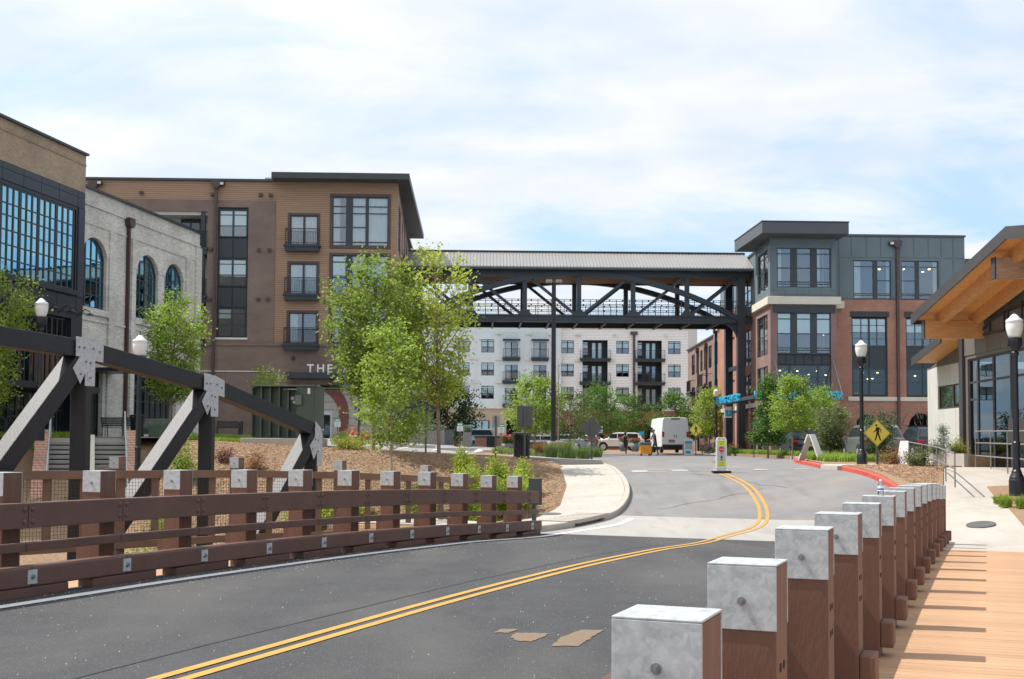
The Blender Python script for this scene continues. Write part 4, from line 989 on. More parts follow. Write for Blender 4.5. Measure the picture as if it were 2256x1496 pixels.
gb.box('ground_floor_course', M['brick_grey'], ugL, ugR, -.06, -.002, gb.z(250, 690) - .6, gb.z(250, 690) - .5)
for pl_, pr_ in ((233, 247), (283, 292), (404, 416), (425, 437)):
    gb.box('brick_pier', M['brick_grey'], gb.u(pl_), gb.u(pr_), -.085, -.003, -1.2, ztop - 1.62 if pl_ < 420 else ztop - .8)
for a in AR:
    # soldier course arch ring
    w = (a[1] - a[0]) / 2; r = a[4]; Rr = (w * w + r * r) / (2 * r); a0 = math.asin(min(1, w / Rr)); cx = (a[0] + a[1]) / 2; cz = a[3] - Rr; am = MB(); n = 16
    for k in range(n):
        q0, q1 = -a0 + 2 * a0 * k / n, -a0 + 2 * a0 * (k + 1) / n - .01; f = lambda q, R_: (cx + R_ * sin(q), cz + R_ * cos(q))
        p = [f(q0, Rr), f(q1, Rr), f(q1, Rr + .34), f(q0, Rr + .34)]
        am.hexa([(x, -.04, z) for x, z in p] + [(x, -.002, z) for x, z in p])
    gb.mesh(am, 'arch_ring', M['brick_grey'])
    H_ = a[3] - a[2]; zs_ = [.02, .20, .40, .60, (H_ - r) / H_ - .05]
    gb.win(a[0] + .02, a[1] - .02, a[2], a[3] - .02, [(.03, .26, zs_ + [.84]), (.28, .495, zs_ + [.97]), (.505, .72, zs_ + [.97]), (.74, .97, zs_ + [.84])], M['frame_dark'], M['glass_blue'], d=.14, bw=.045, arch=r, border=.09)
gb.win(GD[0][0], GD[0][1], GD[0][2], GD[0][3], [(.04, .48, [.02, .35, .7, .98]), (.52, .96, [.02, .35, .7, .98])], M['metal_black'], M['glass_dark'], d=.2, name='shop_door')
gw = GD[1]; gb.win(gw[0], gw[1], gw[2], gw[3], [(i / 8 + .01, (i + 1) / 8 - .01, [.02, .5, .98]) for i in range(8)], M['metal_black'], M['glass_dark'], d=.2, name='shop_window', bw=.06)
gb.box('interior', M['room'], ugL, ugR - .4, 1.8, 2.2, -1, ztop - .3)
gb.box('end_wall', M['brick_grey'], ugR - .36, ugR - .01, .36, 16, -1.2, ztop); gb.box('roof', M['roof_dark'], ugL, ugR - .4, .4, 16, ztop - .5, ztop - .3)
gb.downspout(gb.u(273), -1, gb.z(278, 499), mat('copper_dark', (.06, .03, .025), .4, .1), .15)
u0 = gb.u(208); gb.box('door_canopy', M['metal_black'], u0 - .8, gb.u(243), -1.6, -.01, gb.z(225, 822), gb.z(225, 814))
gb.mesh(MB().beam((u0, -1.4, gb.z(225, 815)), (u0, 0, gb.z(200, 760)), .03, .03), 'canopy_rod', M['metal_black'])
# dark metal clad shop
db_ = Bld('corner_shop_building', 'dark navy metal clad shop building topped with tan brick at the left edge', 'building', XL(46.0) - 0, 46.0, 2.0, AL)
D = Plane(db_, 0, -.25, 0)      # front face stands a little proud of the arcade
uR = D.u(186.5, 500); uLL = D.u(-420, 500); zT = D.z(188, 343); zB = D.z(186, 425); zM = D.z(120, 545 / 3.252 + 240 + 40 * .37 * 0) 
D.wall('tan_brick_wall', M['brick_tan'], uLL, uR, zB, zT, (), th=.4)
D.box('soldier_course', M['brick_tan'], uLL, uR, -.04, -.002, D.z(186, 365) , D.z(186, 365) + .05)
D.box('parapet_cap', M['metal_black'], uLL, uR + .04, -.14, .4, zT, zT + .10)
wz1 = D.z(160, 461 - 1.5); wz0 = D.z(158, 638); zlow = D.z(176, 655); zg = D.z(175, 705)
wu1 = D.u(167, 560); wu0 = D.u(-300, 560)
D.wall('metal_wall', M['metal_black2'], uLL, uR, zg - 3.4, zB - .02, [(wu0, wu1, wz0, wz1), (uLL + 1, uR - .9, zg - 3.4, zg)], th=.3, d=.02)
# cladding panels above and below the window band
px_ = [186, 169.5, 128, 88.5, 49, 2, -48, -100, -155, -215, -280, -350, -415]
for a, b in zip(px_[1:], px_):
    ua, ub = D.u(a, 500), D.u(b, 500); D.box('cladding_panel', M['metal_navy'], ua + .012, ub - .012, -.02, .018, wz1 + .62, zB - .03); 
    D.box('cladding_panel', M['metal_navy'], ua + .012, ub - .012, -.02, .018, wz1 + .16, wz1 + .60)
    D.box('cladding_panel', M['metal_black2'], ua + .012, ub - .012, -.02, .018, zg + .25, wz0 - .30)
D.box('cladding_panel', M['metal_navy'], wu1 + .15, uR - .01, -.02, .018, zlow, wz1 + .14)
D.box('window_band_sill', M['metal_black2'], wu0, wu1 + .1, -.14, .0, wz0 - .24, wz0 - .02)
# window band: groups of three panes
ged = [165, 125.5, 86, 45, 2, -44, -93, -146, -203, -264]
for a, b in zip(ged[1:], ged):
    ua, ub = D.u(a + .6, 560), D.u(b, 560)
    cols = [(.035 + i * .315, .035 + (i + 1) * .315 - .02, [.01, .14, .27, .40, .53, .66, .78, .83, .985]) for i in range(3)]
    zs_ = [.01, .17, .335, .50, .665, .80]; cols = [(c[0], c[1], zs_ + [.985]) for c in cols]
    D.win(ua, ub, wz0, wz1, cols, M['frame_dark'], M['glass_blue'], d=.05, bw=.05, border=.07)
D.box('interior', M['room'], uLL, uR - .4, 1.8, 2.2, -1, zB)
D.box('end_wall', M['brick_tan'], uR - .38, uR - .01, .42, 14, -1, zT); D.box('roof', M['roof_dark'], uLL, uR - .4, .42, 14, zT - .5, zT - .3)
# ground floor storefront under a dark canopy
D.box('storefront_canopy', M['metal_black2'], uLL, uR - 1.2, -1.6, -.03, zg - 3.35, zg - 3.1)
D.box('corner_pier', M['metal_black2'], uR - .9, uR, -.02, .3, -1.2, zg - 3.4)
nst = 12; S0, S1 = uLL + 1, uR - .92
for k in range(nst):
    a = S0 + (S1 - S0) * k / nst; b = S0 + (S1 - S0) * (k + 1) / nst
    D.win(a, b, -.5, zg - 3.42, [(.03, .49, [.01, .30, .72, .98]), (.51, .97, [.01, .30, .72, .98])], M['metal_black'], M['glass_dark'], d=.25, name='storefront_window')
    D.win(a, b, zg - 3.05, zg - .05, [(.03, .33, [.02, .5, .98]), (.35, .66, [.02, .5, .98]), (.68, .97, [.02, .5, .98])], M['metal_black'], M['glass_dark'], d=.2, name='clerestory_window')
for a in px_[1:7]:
    u = D.u(a, 600); D.mesh(MB().tube([(u, -.02, zg + .1), (u, -.45, zg + .45), (u, -.7, zg + .3)], .02).lathe([(.03, .12), (.2, .0)], (u, -.7, zg + .15), 12), 'barn_light', M['metal_black'])
# ================================================================== 3. LEASING CENTER BUILDING (right)
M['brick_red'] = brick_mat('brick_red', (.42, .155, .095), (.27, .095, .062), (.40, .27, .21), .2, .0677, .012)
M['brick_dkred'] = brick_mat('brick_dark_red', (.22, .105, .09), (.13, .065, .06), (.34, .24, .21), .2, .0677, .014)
M['blue_grey'] = mat('blue_grey_panel', (.135, .175, .195), .55, .08, .6)
M['grey_fascia'] = mat('grey_fascia', (.085, .092, .105), .5, .06, .6)
M['cast_stone'] = mat('cast_stone', (.66, .60, .50), .75, .06, 1)
M['cyan'] = mat('cyan_sign', (.015, .36, .58), .45, .05); M['cyan_edge'] = mat('cyan_edge', (.25, .62, .78), .45, .05)
M['lamp_on'] = mat('lamp_glow', (1, .8, .5), .5, 0, emit=((1, .72, .36), 5.0))
s7 = lambda zx, zy: (1580 + zx / 3.479, 470 + zy / 3.479)
Yl = 75.0; Xl = XatY(1697, Yl, 680)
lb_ = Bld('leasing_building', 'red brick and blue grey panelled building with a corner bay and cyan lettered canopy', 'building', Xl, Yl, 1.2, A2)
def r7(P, a, b, c, d, dd=0.): return P.rect(*s7(a, b), *s7(c, d), dd)
ubR = lb_.u(1842, 600); z_cor1 = lb_.z(1760, 654.5); z_cor0 = lb_.z(1760, 671); z_fb = lb_.z(1760, 514.5, -1.6)
WB = lb_.face(ubR, 1.3, 0)        # main wing, set back from the bay
SL = lb_.face(0, 0, -pi / 2 - radians(2.0))      # left side of the bay (x axis runs towards the viewer)
# --- bay
bw_ = r7(lb_, 458, 265, 872, 568); b2 = r7(lb_, 460, 762, 874, 1075); st = (b2[0], b2[1], lb_.z(1760, 870), lb_.z(1760, 804)); gl_ = (b2[0], b2[1], .1, lb_.z(1760, 888))
lb_.wall('bay_panel_wall', M['blue_grey'], 0, ubR, z_cor1, z_fb + .5, [bw_], th=.25)
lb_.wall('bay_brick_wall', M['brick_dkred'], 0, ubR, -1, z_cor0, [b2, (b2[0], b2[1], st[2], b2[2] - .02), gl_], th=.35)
lb_.box('cornice', M['cast_stone'], -.22, ubR + .25, -.22, -.002, z_cor0, z_cor1 + .02, bevel=.02); lb_.box('cornice', M['cast_stone'], ubR + .26, lb_.u(1868, 660, .2), .9, 1.29, z_cor0 - .1, z_cor1 - .12)
for k in range(5):
    w = (ubR - .4) / 5; lb_.box('wall_panel', M['blue_grey'], .2 + k * w + .02, .2 + (k + 1) * w - .02, -.03, -.002, z_cor1 + .16, bw_[2] - .22)
lb_.box('wall_panel', M['blue_grey'], .08, ubR - .08, -.03, -.002, bw_[3] + .22, z_fb - .05)
for a, b in ((.06, bw_[0] - .05), (bw_[1] + .05, ubR - .06)): lb_.box('wall_panel', M['blue_grey'], a, b, -.03, -.002, bw_[2] - .18, bw_[3] + .18)
def tri(P, b, rows, blind, bw=.06, d=.06, gm=None): return P.win(b[0], b[1], b[2], b[3], [(.01, .26, rows), (.37, .63, rows), (.74, .99, rows)], M['frame_dark'], gm or M['glass_apt'], d=d, bw=bw, blind=blind)
tri(lb_, bw_, [.02, .085, .14, .49, .85, .985], [1.35, 0, 1.3])
tri(lb_, b2, [.02, .085, .14, .49, .85, .985], [.52, .52, .52], d=.1)
lb_.box('lintel', M['slate'], b2[0] - .25, b2[1] + .25, -.10, -.002, b2[3], b2[3] + .42)
for k in range(6): w = (b2[1] - b2[0]) / 6; lb_.box('spandrel_panel', M['slate'], b2[0] + k * w + .02, b2[0] + (k + 1) * w - .02, .12, .17, st[3] + .05, b2[2] - .04)
lb_.box('spandrel_back', M['slate'], b2[0], b2[1], .171, .22, st[3], b2[2])
lb_.win(st[0], st[1], st[2], st[3], [(.01, .22, [.02, .6, .97]), (.24, .75, [.02, .6, .97]), (.77, .99, [.02, .6, .97])], M['frame_dark'], M['glass_dark'], d=.1)
lb_.win(gl_[0], gl_[1], gl_[2], gl_[3], [(.02, .24, [.02, .62, .97]), (.26, .49, [.02, .62, .97]), (.51, .74, [.02, .62, .97]), (.76, .98, [.02, .62, .97])], M['frame_dark'], M['glass_dark'], d=.1, name='shop_front')
# side of the bay
sd_len = 4.6
def uS(px): return SL.u(px, 700)
sA, sB = uS(1660), uS(1694)
sw1 = (uS(1669), uS(1692.5), bw_[2], bw_[3]); sw2 = (uS(1668), uS(1691), b2[2], b2[3]); sw3 = (sw2[0], sw2[1], st[2], st[3]); sw4 = (sw2[0], sw2[1], .1, gl_[3])
SL.wall('bay_side_panels', M['blue_grey'], -sd_len, -.005, z_cor1, z_fb + .5, [sw1], th=.25)
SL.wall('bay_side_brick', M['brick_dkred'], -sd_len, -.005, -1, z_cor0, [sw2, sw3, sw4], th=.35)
SL.box('cornice', M['cast_stone'], -sd_len - .2, .20, -.22, -.002, z_cor0 + .01, z_cor1 + .01)
for k in range(7): SL.box('batten', M['blue_grey'], -sd_len + .3 + k * .62, -sd_len + .38 + k * .62, -.04, -.002, bw_[3] + .2, z_fb)
for w_, R_ in ((sw1, [.02, .085, .14, .49, .85, .985]), (sw2, [.02, .085, .14, .49, .85, .985]), (sw3, [.02, .6, .97]), (sw4, [.02, .6, .97])):
    SL.win(w_[0], w_[1], w_[2], w_[3], [(.02, .47, R_), (.53, .98, R_)], M['frame_dark'], M['glass_apt'], d=.08, blind=[1.45, 1.4] if w_ is sw2 else None)
SL.box('spandrel_back', M['slate'], sw2[0], sw2[1], .1, .2, st[3], b2[2])
# roof slab of the bay
rs = MB(); q0 = lb_.uz(1637.5, 538, 3.8); uF0 = lb_.u(1679, 500, -1.6); uF1 = lb_.u(1870.3, 500, -1.6); zA, zB_ = lb_.z(1760, 514.5, -1.6), lb_.z(1760, 489, -1.6)
lx = -2.0; ring = [(uF0, -1.6), (uF1, -1.6), (uF1, 6), (lx - .45, 6), (lx - .35, 4.6)]
ring = [(uF0, -1.6), (uF1, -1.6), (uF1, 5.6), (uF0 - .15, 5.6)]
n = len(ring); rs.prism([(x, y, zA) for x, y in ring], (0, 0, zB_ - zA)); lb_.mesh(rs, 'roof_slab', M['grey_fascia'], bevel=.03)
lb_.mesh(MB().prism([(x * 1.0 + (.03 if x > 0 else -.03), y - .03, zB_) for x, y in ring], (0, 0, .07)), 'roof_edge_flashing', M['roof_dark'])
# --- main wing
uW1 = WB.u(2125.5, 600); zW = WB.z(2000, 521.5); zP0 = WB.z(2000, 660)
w1 = r7(WB, 1042, 360, 1335, 657); w2 = r7(WB, 1410, 362, 1700, 660); w2 = (w2[0], w2[1], w1[2], w1[3])
WB.wall('panel_wall', M['blue_grey'], 0, uW1, zP0, zW, [w1, w2], th=.3)
WB.box('parapet_cap', M['grey_fascia'], -.1, uW1 + .06, -.1, .35, zW, zW + .12)
seams = [WB.u(s7(x, 400)[0], 560) for x in (930, 1025, 1140, 1250, 1395, 1505, 1615, 1715, 1805, 1897)]
zj = WB.z(1960, 569)
for a, b in zip(seams, seams[1:]): WB.box('wall_panel', M['blue_grey'], a + .03, b - .03, -.03, -.002, zj + .05, zW - .08)
for a, b in ((seams[0], w1[0] - .06), (w1[1] + .06, WB.u(1973, 560)), (WB.u(1981, 560), w2[0] - .06), (w2[1] + .06, seams[8]), (seams[8], seams[9])): WB.box('wall_panel', M['blue_grey'], a + .03, b - .03, -.03, -.002, zP0 + .08, zj - .05)
R5 = [.02, .10, .14, .84, .985]; R6 = [.02, .10, .14, .48, .84, .985]
WB.win(w1[0], w1[1], w1[2], w1[3], [(.015, .53, R5), (.635, .985, R6)], M['frame_dark'], M['glass_apt'], d=.05, blind=[1.4, 1.25])
WB.win(w2[0], w2[1], w2[2], w2[3], [(.015, .38, R6), (.475, .985, R5)], M['frame_dark'], M['glass_apt'], d=.05, blind=[1.2, 1.22])
r1_ = r7(WB, 1030, 755, 1310, 1405); r2_ = r7(WB, 1445, 755, 1720, 1405); r2_ = (r2_[0], r2_[1], r1_[2], r1_[3])
zar = WB.z(1908, 914); a1 = (WB.u(1884), WB.u(1935), .9, zar, .85); a2 = (WB.u(2001), WB.u(2056), .9, zar + .12, .85)
WB.wall('brick_wall', M['brick_red'], -.02, uW1, -1, zP0 - .02, [r1_, r2_, a1, a2], th=.4)
WB.wall('brick_wall', M['brick_red'], -.02, uW1, -1.3, -1.0, ())
for k_ in (r1_, r2_):
    zm0, zm1, zn0, zn1 = WB.z(1910, 763), WB.z(1910, 700), k_[2] + .05, WB.z(1910, 810.5)
    WB.box('lintel', M['slate'], k_[0] - .1, k_[1] + .1, -.05, .2, zm1 + .05, k_[3] + .02)
    WB.box('spandrel_panel', M['slate'], k_[0], (k_[0] + k_[1]) / 2 - .02, .14, .22, zn1, zm0); WB.box('spandrel_panel', M['slate'], (k_[0] + k_[1]) / 2 + .02, k_[1], .14, .22, zn1, zm0)
    WB.box('spandrel_back', M['slate'], k_[0], k_[1], .221, .25, k_[2], k_[3] - .0) if False else None
    rr = [.04, .27, .49, .74, .96]
    WB.win(k_[0] + .02, k_[1] - .02, zm0, zm1, [(.04, .27, rr), (.28, .48, rr), (.52, .72, rr), (.73, .96, rr)], M['frame_dark'], M['glass_apt'], d=.12, blind=[.5, .5, .5, .5], bw=.03)
    WB.win(k_[0] + .02, k_[1] - .02, zn0, zn1, [(.05, .48, [.04, .48, .96]), (.52, .95, [.04, .48, .96])], M['frame_dark'], M['glass_dark'], d=.12, border=.1)
WB.box('stone_band', M['cast_stone'], WB.u(1868), uW1, -.08, -.002, WB.z(1960, 883.5), WB.z(1960, 874.5))
for a in (a1, a2):
    w = (a[1] - a[0]) / 2; r = a[4]; Rr = (w * w + r * r) / (2 * r); a0 = math.asin(min(1, w / Rr)); cx = (a[0] + a[1]) / 2; cz = a[3] - Rr; am = MB(); n = 14
    for k in range(n):
        q0, q1 = -a0 + 2 * a0 * k / n, -a0 + 2 * a0 * (k + 1) / n - .006; f = lambda q, R_: (cx + R_ * sin(q), cz + R_ * cos(q)); p = [f(q0, Rr), f(q1, Rr), f(q1, Rr + .38), f(q0, Rr + .38)]
        am.hexa([(x, -.05, z) for x, z in p] + [(x, -.002, z) for x, z in p])
    WB.mesh(am, 'arch_ring', M['brick_red'])
WB.box('parking_recess', M['room'], WB.u(1868), uW1, 3.4, 3.6, -1, zP0 - 6)
WB.box('recess_rail', M['cast_stone'], WB.u(1868), uW1, 2.2, 2.3, 1.6, 2.0)
WB.downspout(WB.u(1978.5), -1, WB.z(1978, 545), M['frame_brown'], .16); WB.floodlight(WB.u(1961), WB.z(1966, 538))
lb_.box('interior', M['room'], .5, ubR - .3, 2.0, 2.3, -1, z_fb); WB.box('interior', M['room'], .2, uW1 - .35, 1.6, 2.0, zP0 - 6, zW - .3)
WB.box('end_wall', M['blue_grey'], uW1 - .32, uW1 - .02, .32, 22, zP0, zW); WB.box('end_wall', M['brick_red'], uW1 - .32, uW1 - .02, .42, 22, -1, zP0 - .02); WB.box('roof', M['roof_dark'], 0, uW1 - .4, .4, 22, zW - .5, zW - .35)
WB.box('upper_storey', M['grey_fascia'], WB.u(2118, 530, 6), WB.u(2150, 530, 6), 6, 12, zW - 3, WB.z(2130, 570, 6))
for k in range(6):
    x = b2[0] + .5 + k * .62; lb_.mesh(MB().lathe([(.06, 0), (.075, .03), (.0, .06)], (x, 1.3 + .2 * (k % 3), st[3] - .3 - .25 * (k % 2)), 10, cap=False), 'ceiling_lamp', M['lamp_on'])
for x, z in ((1900, 822), (1922, 835), (1933, 822), (1912, 836), (2016, 829)): u, zz_ = WB.uz(x, z, 1.2); WB.mesh(MB().lathe([(.05, 0), (.085, .03), (.0, .06)], (u, 1.2, zz_), 10, cap=False), 'ceiling_lamp', M['lamp_on'])
for x, z in ((1937, 594), (1990, 594), (2033, 600), (2047, 594)): u, zz_ = WB.uz(x, z, 1.2); WB.mesh(MB().lathe([(.05, 0), (.085, .03), (.0, .06)], (u, 1.2, zz_), 10, cap=False), 'ceiling_lamp', M['lamp_on'])
# left side wall beyond the bay
SW = lb_.face(.9, sd_len, -pi / 2 - radians(2.0))
ws = []
for (a, b) in ((1633, 1654), (1606, 1618)):
    u0, u1 = SW.u(a, 700), SW.u(b, 700)
    if u1 - u0 > .4: ws += [(u0, u1, b2[2], b2[3]), (u0, u1, st[2], st[3])]
sar = [(SW.u(1637), SW.u(1648), -.5, 4.6, .55), (SW.u(1654), SW.u(1661), -.5, 4.6, .5), (SW.u(1600.5), SW.u(1609), -.5, 4.3, .5)]
SW.wall('side_brick_wall', M['brick_red'], -18, .9, -1, zP0, ws + sar, th=.4)
SW.wall('side_panel_wall', M['blue_grey'], -18, .9, zP0, zW, [(w_[0], w_[1], bw_[2], bw_[3]) for w_ in ws[::2]], th=.3)
for w_ in ws[::2]: SW.win(w_[0], w_[1], bw_[2], bw_[3], [(.02, .47, R6), (.53, .98, R6)], M['frame_dark'], M['glass_apt'], d=.1, blind=[.5, .5])
for w_ in ws: SW.win(w_[0], w_[1], w_[2], w_[3], [(.02, .47, [.02, .5, .97]), (.53, .98, [.02, .5, .97])], M['frame_dark'], M['glass_apt'], d=.15)
SW.box('stone_band', M['cast_stone'], -18, .9, -.12, -.002, lb_.z(1660, 897, 8), lb_.z(1660, 887, 8)); SW.box('interior', M['room'], -17, .5, 1.6, 2, -1, zW - .4)
SW.box('parapet_cap', M['grey_fascia'], -18, .9, -.1, .3, zW, zW + .12)
SW.box('batten', M['blue_grey'], -.2, -.1, -.05, -.002, zP0, zW)
# canopy with cyan letters
kz0, kz1 = lb_.z(1750, 879, -2.2), lb_.z(1750, 871, -2.2); ku0, ku1 = lb_.u(1660, 870, -2.2), lb_.u(1846, 870, -2.2)
lb_.box('sign_canopy', M['metal_black'], ku0, ku1, -2.2, -.01, kz0, kz1)
CYS = .66
word = text('LEASING', CYS, M['cyan'], lb_.e, (ku0 + .05, -2.25, kz0 + .02), depth=.22, spacing=.62, stroke=.022)
word = text('CENTER', CYS, M['cyan'], lb_.e, (lb_.u(1764, 870, -2.2), -2.25, kz0 + .02), depth=.22, spacing=.62, stroke=.022)
ks0 = 1.2
lb_.box('sign_canopy', M['metal_black'], ku0 + .01, ku0 + .7, -2.19, 8.6, kz0 + .001, kz1)
word = text('LEASING CENTER', CYS, M['cyan'], lb_.e, (ku0 - .06, 8.4, kz0 + .02), rz=-pi / 2, depth=.22, spacing=1.5, stroke=.022)
for x in (b2[0] - .2, b2[1] + .1): lb_.mesh(MB().beam((x, -2.0, kz1), (x, -.01, kz1 + 2.4), .035, .035), 'canopy_rod', M['bolt'])

# ================================================================== 4. SKYBRIDGE
M['bridge_steel'] = mat('bridge_steel', (.036, .048, .062), .45, .1, .8)
M['seam_roof'] = mat('standing_seam_roof', (.30, .29, .285), .42, .05, .6, metal=.2)
M['soffit'] = mat('wood_soffit', (.38, .16, .06), .6, .15, 3, streak=(1, 8, 1))
A3 = radians(1.6)
sk = Bld('skybridge', 'dark steel arched truss skybridge with standing seam roof spanning between the two brick buildings', 'footbridge', XatY(1634, 84.5), 84.5, 1.25, A3)
BD = 4.2                      # bridge width
PX = [916, 1035, 1153, 1271, 1391, 1511, 1632]
U = [sk.u(p, 700) for p in PX]; stp = (U[-1] - U[0]) / 6; U = [U[0] + stp * i for i in range(7)]
zd0, zd1 = sk.z(1400, 709), sk.z(1400, 696); ztc0, ztc1 = sk.z(1400, 611, 0), sk.z(1400, 597, 0); zrt = sk.z(1400, 660); uEnd = U[-1] + 1.4; uSt = U[0] - 1.6
for k, d in enumerate((0, BD)):
    sk.box('floor_beam', M['bridge_steel'], uSt, uEnd, d - .12, d + .12, zd0, zd1 - .06); sk.box('floor_flange', M['bridge_steel'], uSt, uEnd, d - .2, d + .2, zd1 - .06, zd1)
    sk.box('floor_flange', M['bridge_steel'], uSt, uEnd, d - .2, d + .2, zd0 - .06, zd0)
    sk.box('top_beam', M['bridge_steel'], uSt, uEnd, d - .15, d + .15, ztc0, ztc1)
    for i, u in enumerate(U):
        if i in (0, 6):
            sk.box('column', M['bridge_steel'], u - .27, u + .27, d - .27, d + .27, -.6, ztc0)
        else: sk.box('hanger', M['bridge_steel'], u - .16, u + .16, d - .13, d + .13, zd1, ztc0)
    # arch rib
    am = MB(); n = 28; zc = sk.z(1271, 603); ze = sk.z(1632, 706)
    half = (U[6] - U[0]) / 2; P_ = []
    for i in range(n + 1):
        x = -1 + 2 * i / n; P_.append(((U[0] + U[6]) / 2 + half * x, zc - (zc - ze) * x * x))
    for a, b in zip(P_, P_[1:]): am.hexa([(a[0], d - .22, a[1] - .19), (b[0], d - .22, b[1] - .19), (b[0], d + .22, b[1] - .19), (a[0], d + .22, a[1] - .19), (a[0], d - .22, a[1] + .19), (b[0], d - .22, b[1] + .19), (b[0], d + .22, b[1] + .19), (a[0], d + .22, a[1] + .19)])
    sk.mesh(am, 'arch_rib', M['bridge_steel'], smooth=False)
    for i in range(3, 6): sk.mesh(MB().beam((U[i] + .3, d + .0, zd1 + .1), (U[i + 1] - .3, d, ztc0 - .05), .17, .2), 'diagonal', M['bridge_steel'])
    for i in range(3, 0, -1): sk.mesh(MB().beam((U[i] - .3, d, zd1 + .1), (U[i - 1] + .3, d, ztc0 - .05), .17, .2), 'diagonal', M['bridge_steel'])
    for i in range(1, 6): sk.mesh(MB().prism([(U[i] - .55, d - .14, zd1), (U[i] + .55, d - .14, zd1), (U[i] + .2, d - .14, zd1 + .38), (U[i] - .2, d - .14, zd1 + .38)], (0, .28, 0)), 'gusset', M['bridge_steel'])
    # railing
    rm = MB()
    dd = d + (.28 if k == 0 else -.28)
    for z in (zrt, zrt - .12, zrt - .33, zrt - .45, zd1 + .08): rm.box(uSt, uEnd, dd - .02, dd + .02, z - .018, z + .018)
    nn = int((uEnd - uSt) / .92)
    for i in range(nn + 1):
        x = uSt + (uEnd - uSt) * i / nn; rm.box(x - .025, x + .025, dd - .025, dd + .025, zd1, zrt)
        rm.box(x + .4, x + .5, dd - .02, dd + .02, zrt - .12, zrt); rm.box(x + .4, x + .5, dd - .02, dd + .02, zrt - .45, zrt - .33)
    for i in range(nn * 8): x = uSt + (uEnd - uSt) * i / (nn * 8); rm.box(x - .006, x + .006, dd - .006, dd + .006, zd1 + .08, zrt - .43)
    o = sk.mesh(rm, 'railing', M['metal_black']); o['kind'] = 'stuff'
sk.box('walk_deck', M['bridge_steel'], uSt, uEnd, .2, BD - .2, zd1 - .16, zd1 - .02)
for i in range(13): x = uSt + (uEnd - uSt) * (i + .5) / 13; sk.mesh(MB().beam((x, -.1, zd0 - .03), (x, BD + .1, zd0 - .03), .14, .22), 'cross_beam', M['bridge_steel'])
# gable roof with seams
ez = sk.z(1400, 592.5, -.75); rzz = sk.z(1400, 561.5, BD / 2); e0_ = sk.u(894, 590, -.75); e1_ = sk.u(1660, 596, -.75); 
rf = MB(); th = .12
rf.hexa([(e0_, -.75, ez), (e1_, -.75, ez), (e1_, BD / 2, rzz), (e0_, BD / 2, rzz), (e0_, -.75, ez + th), (e1_, -.75, ez + th), (e1_, BD / 2, rzz + th), (e0_, BD / 2, rzz + th)])
sk.mesh(rf, 'roof_slope', M['seam_roof'])
rf = MB(); rf.hexa([(e0_, BD / 2 + .003, rzz), (e1_, BD / 2 + .003, rzz), (e1_, BD + .75, ez), (e0_, BD + .75, ez), (e0_, BD / 2 + .003, rzz + th), (e1_, BD / 2 + .003, rzz + th), (e1_, BD + .75, ez + th), (e0_, BD + .75, ez + th)])
sk.mesh(rf, 'roof_slope', M['seam_roof'])
sm_ = MB(); nse = 104
for i in range(nse + 1):
    x = e0_ + (e1_ - e0_) * i / nse
    if i % 1 == 0:
        sm_.beam((x, -.76, ez + th + .02), (x, BD / 2, rzz + th + .02), .025, .055, (0, 0, 1)); sm_.beam((x, BD + .76, ez + th + .02), (x, BD / 2, rzz + th + .02), .025, .055, (0, 0, 1))
o = sk.mesh(sm_, 'roof_seams', M['seam_roof']); o['kind'] = 'stuff'
sk.mesh(MB().beam((e0_, BD / 2, rzz + th + .05), (e1_, BD / 2, rzz + th + .05), .3, .08), 'ridge_cap', M['roof_dark'])
for d in (-.72, BD + .72): sk.box('eave_gutter', M['roof_dark'], e0_, e1_, d - .09, d + .09, ez - .10, ez + .03)
sk.box('soffit', M['soffit'], uSt, uEnd, .3, BD - .3, ztc0 + .05, ztc0 + .11)
for i in range(14): x = uSt + (uEnd - uSt) * (i + .5) / 14; sk.box('roof_joist', M['soffit'], x - .08, x + .08, -.55, BD + .55, ztc1 + .002, ztc1 + .14)
for px in (1093, 1327, 1445, 1561):
    u = sk.u(px, 607, 1.4); zz_ = sk.z(px, 612, 1.4); sk.mesh(MB().lathe([(.28, 0), (.26, .06), (.10, .16), (.05, .30)], (u, 1.4, zz_), 14).cyl((u, 1.4, zz_ + .3), (u, 1.4, ztc0 + .05), .02), 'pendant_lamp', M['metal_black'])
# curved bracket at the right column
bm_ = MB(); cu = U[6] - .27; 
pts = [(cu, zd0 - .06)] + [(cu - 1.3 * (1 - sin(q)), zd0 - .06 - 1.3 * (1 - cos(q))) for q in [k * pi / 16 for k in range(0, 9)]]
sk.mesh(MB().prism([(x, .05, z) for x, z in pts], (0, .1, 0)), 'bracket', M['bridge_steel'])
sk.box('column_tie', M['bridge_steel'], U[6] - .12, U[6] + .12, .28, BD - .28, sk.z(1625, 812), sk.z(1625, 803))
sk.box('column_tie', M['bridge_steel'], U[0] - .12, U[0] + .12, .28, BD - .28, 3, 3.4)

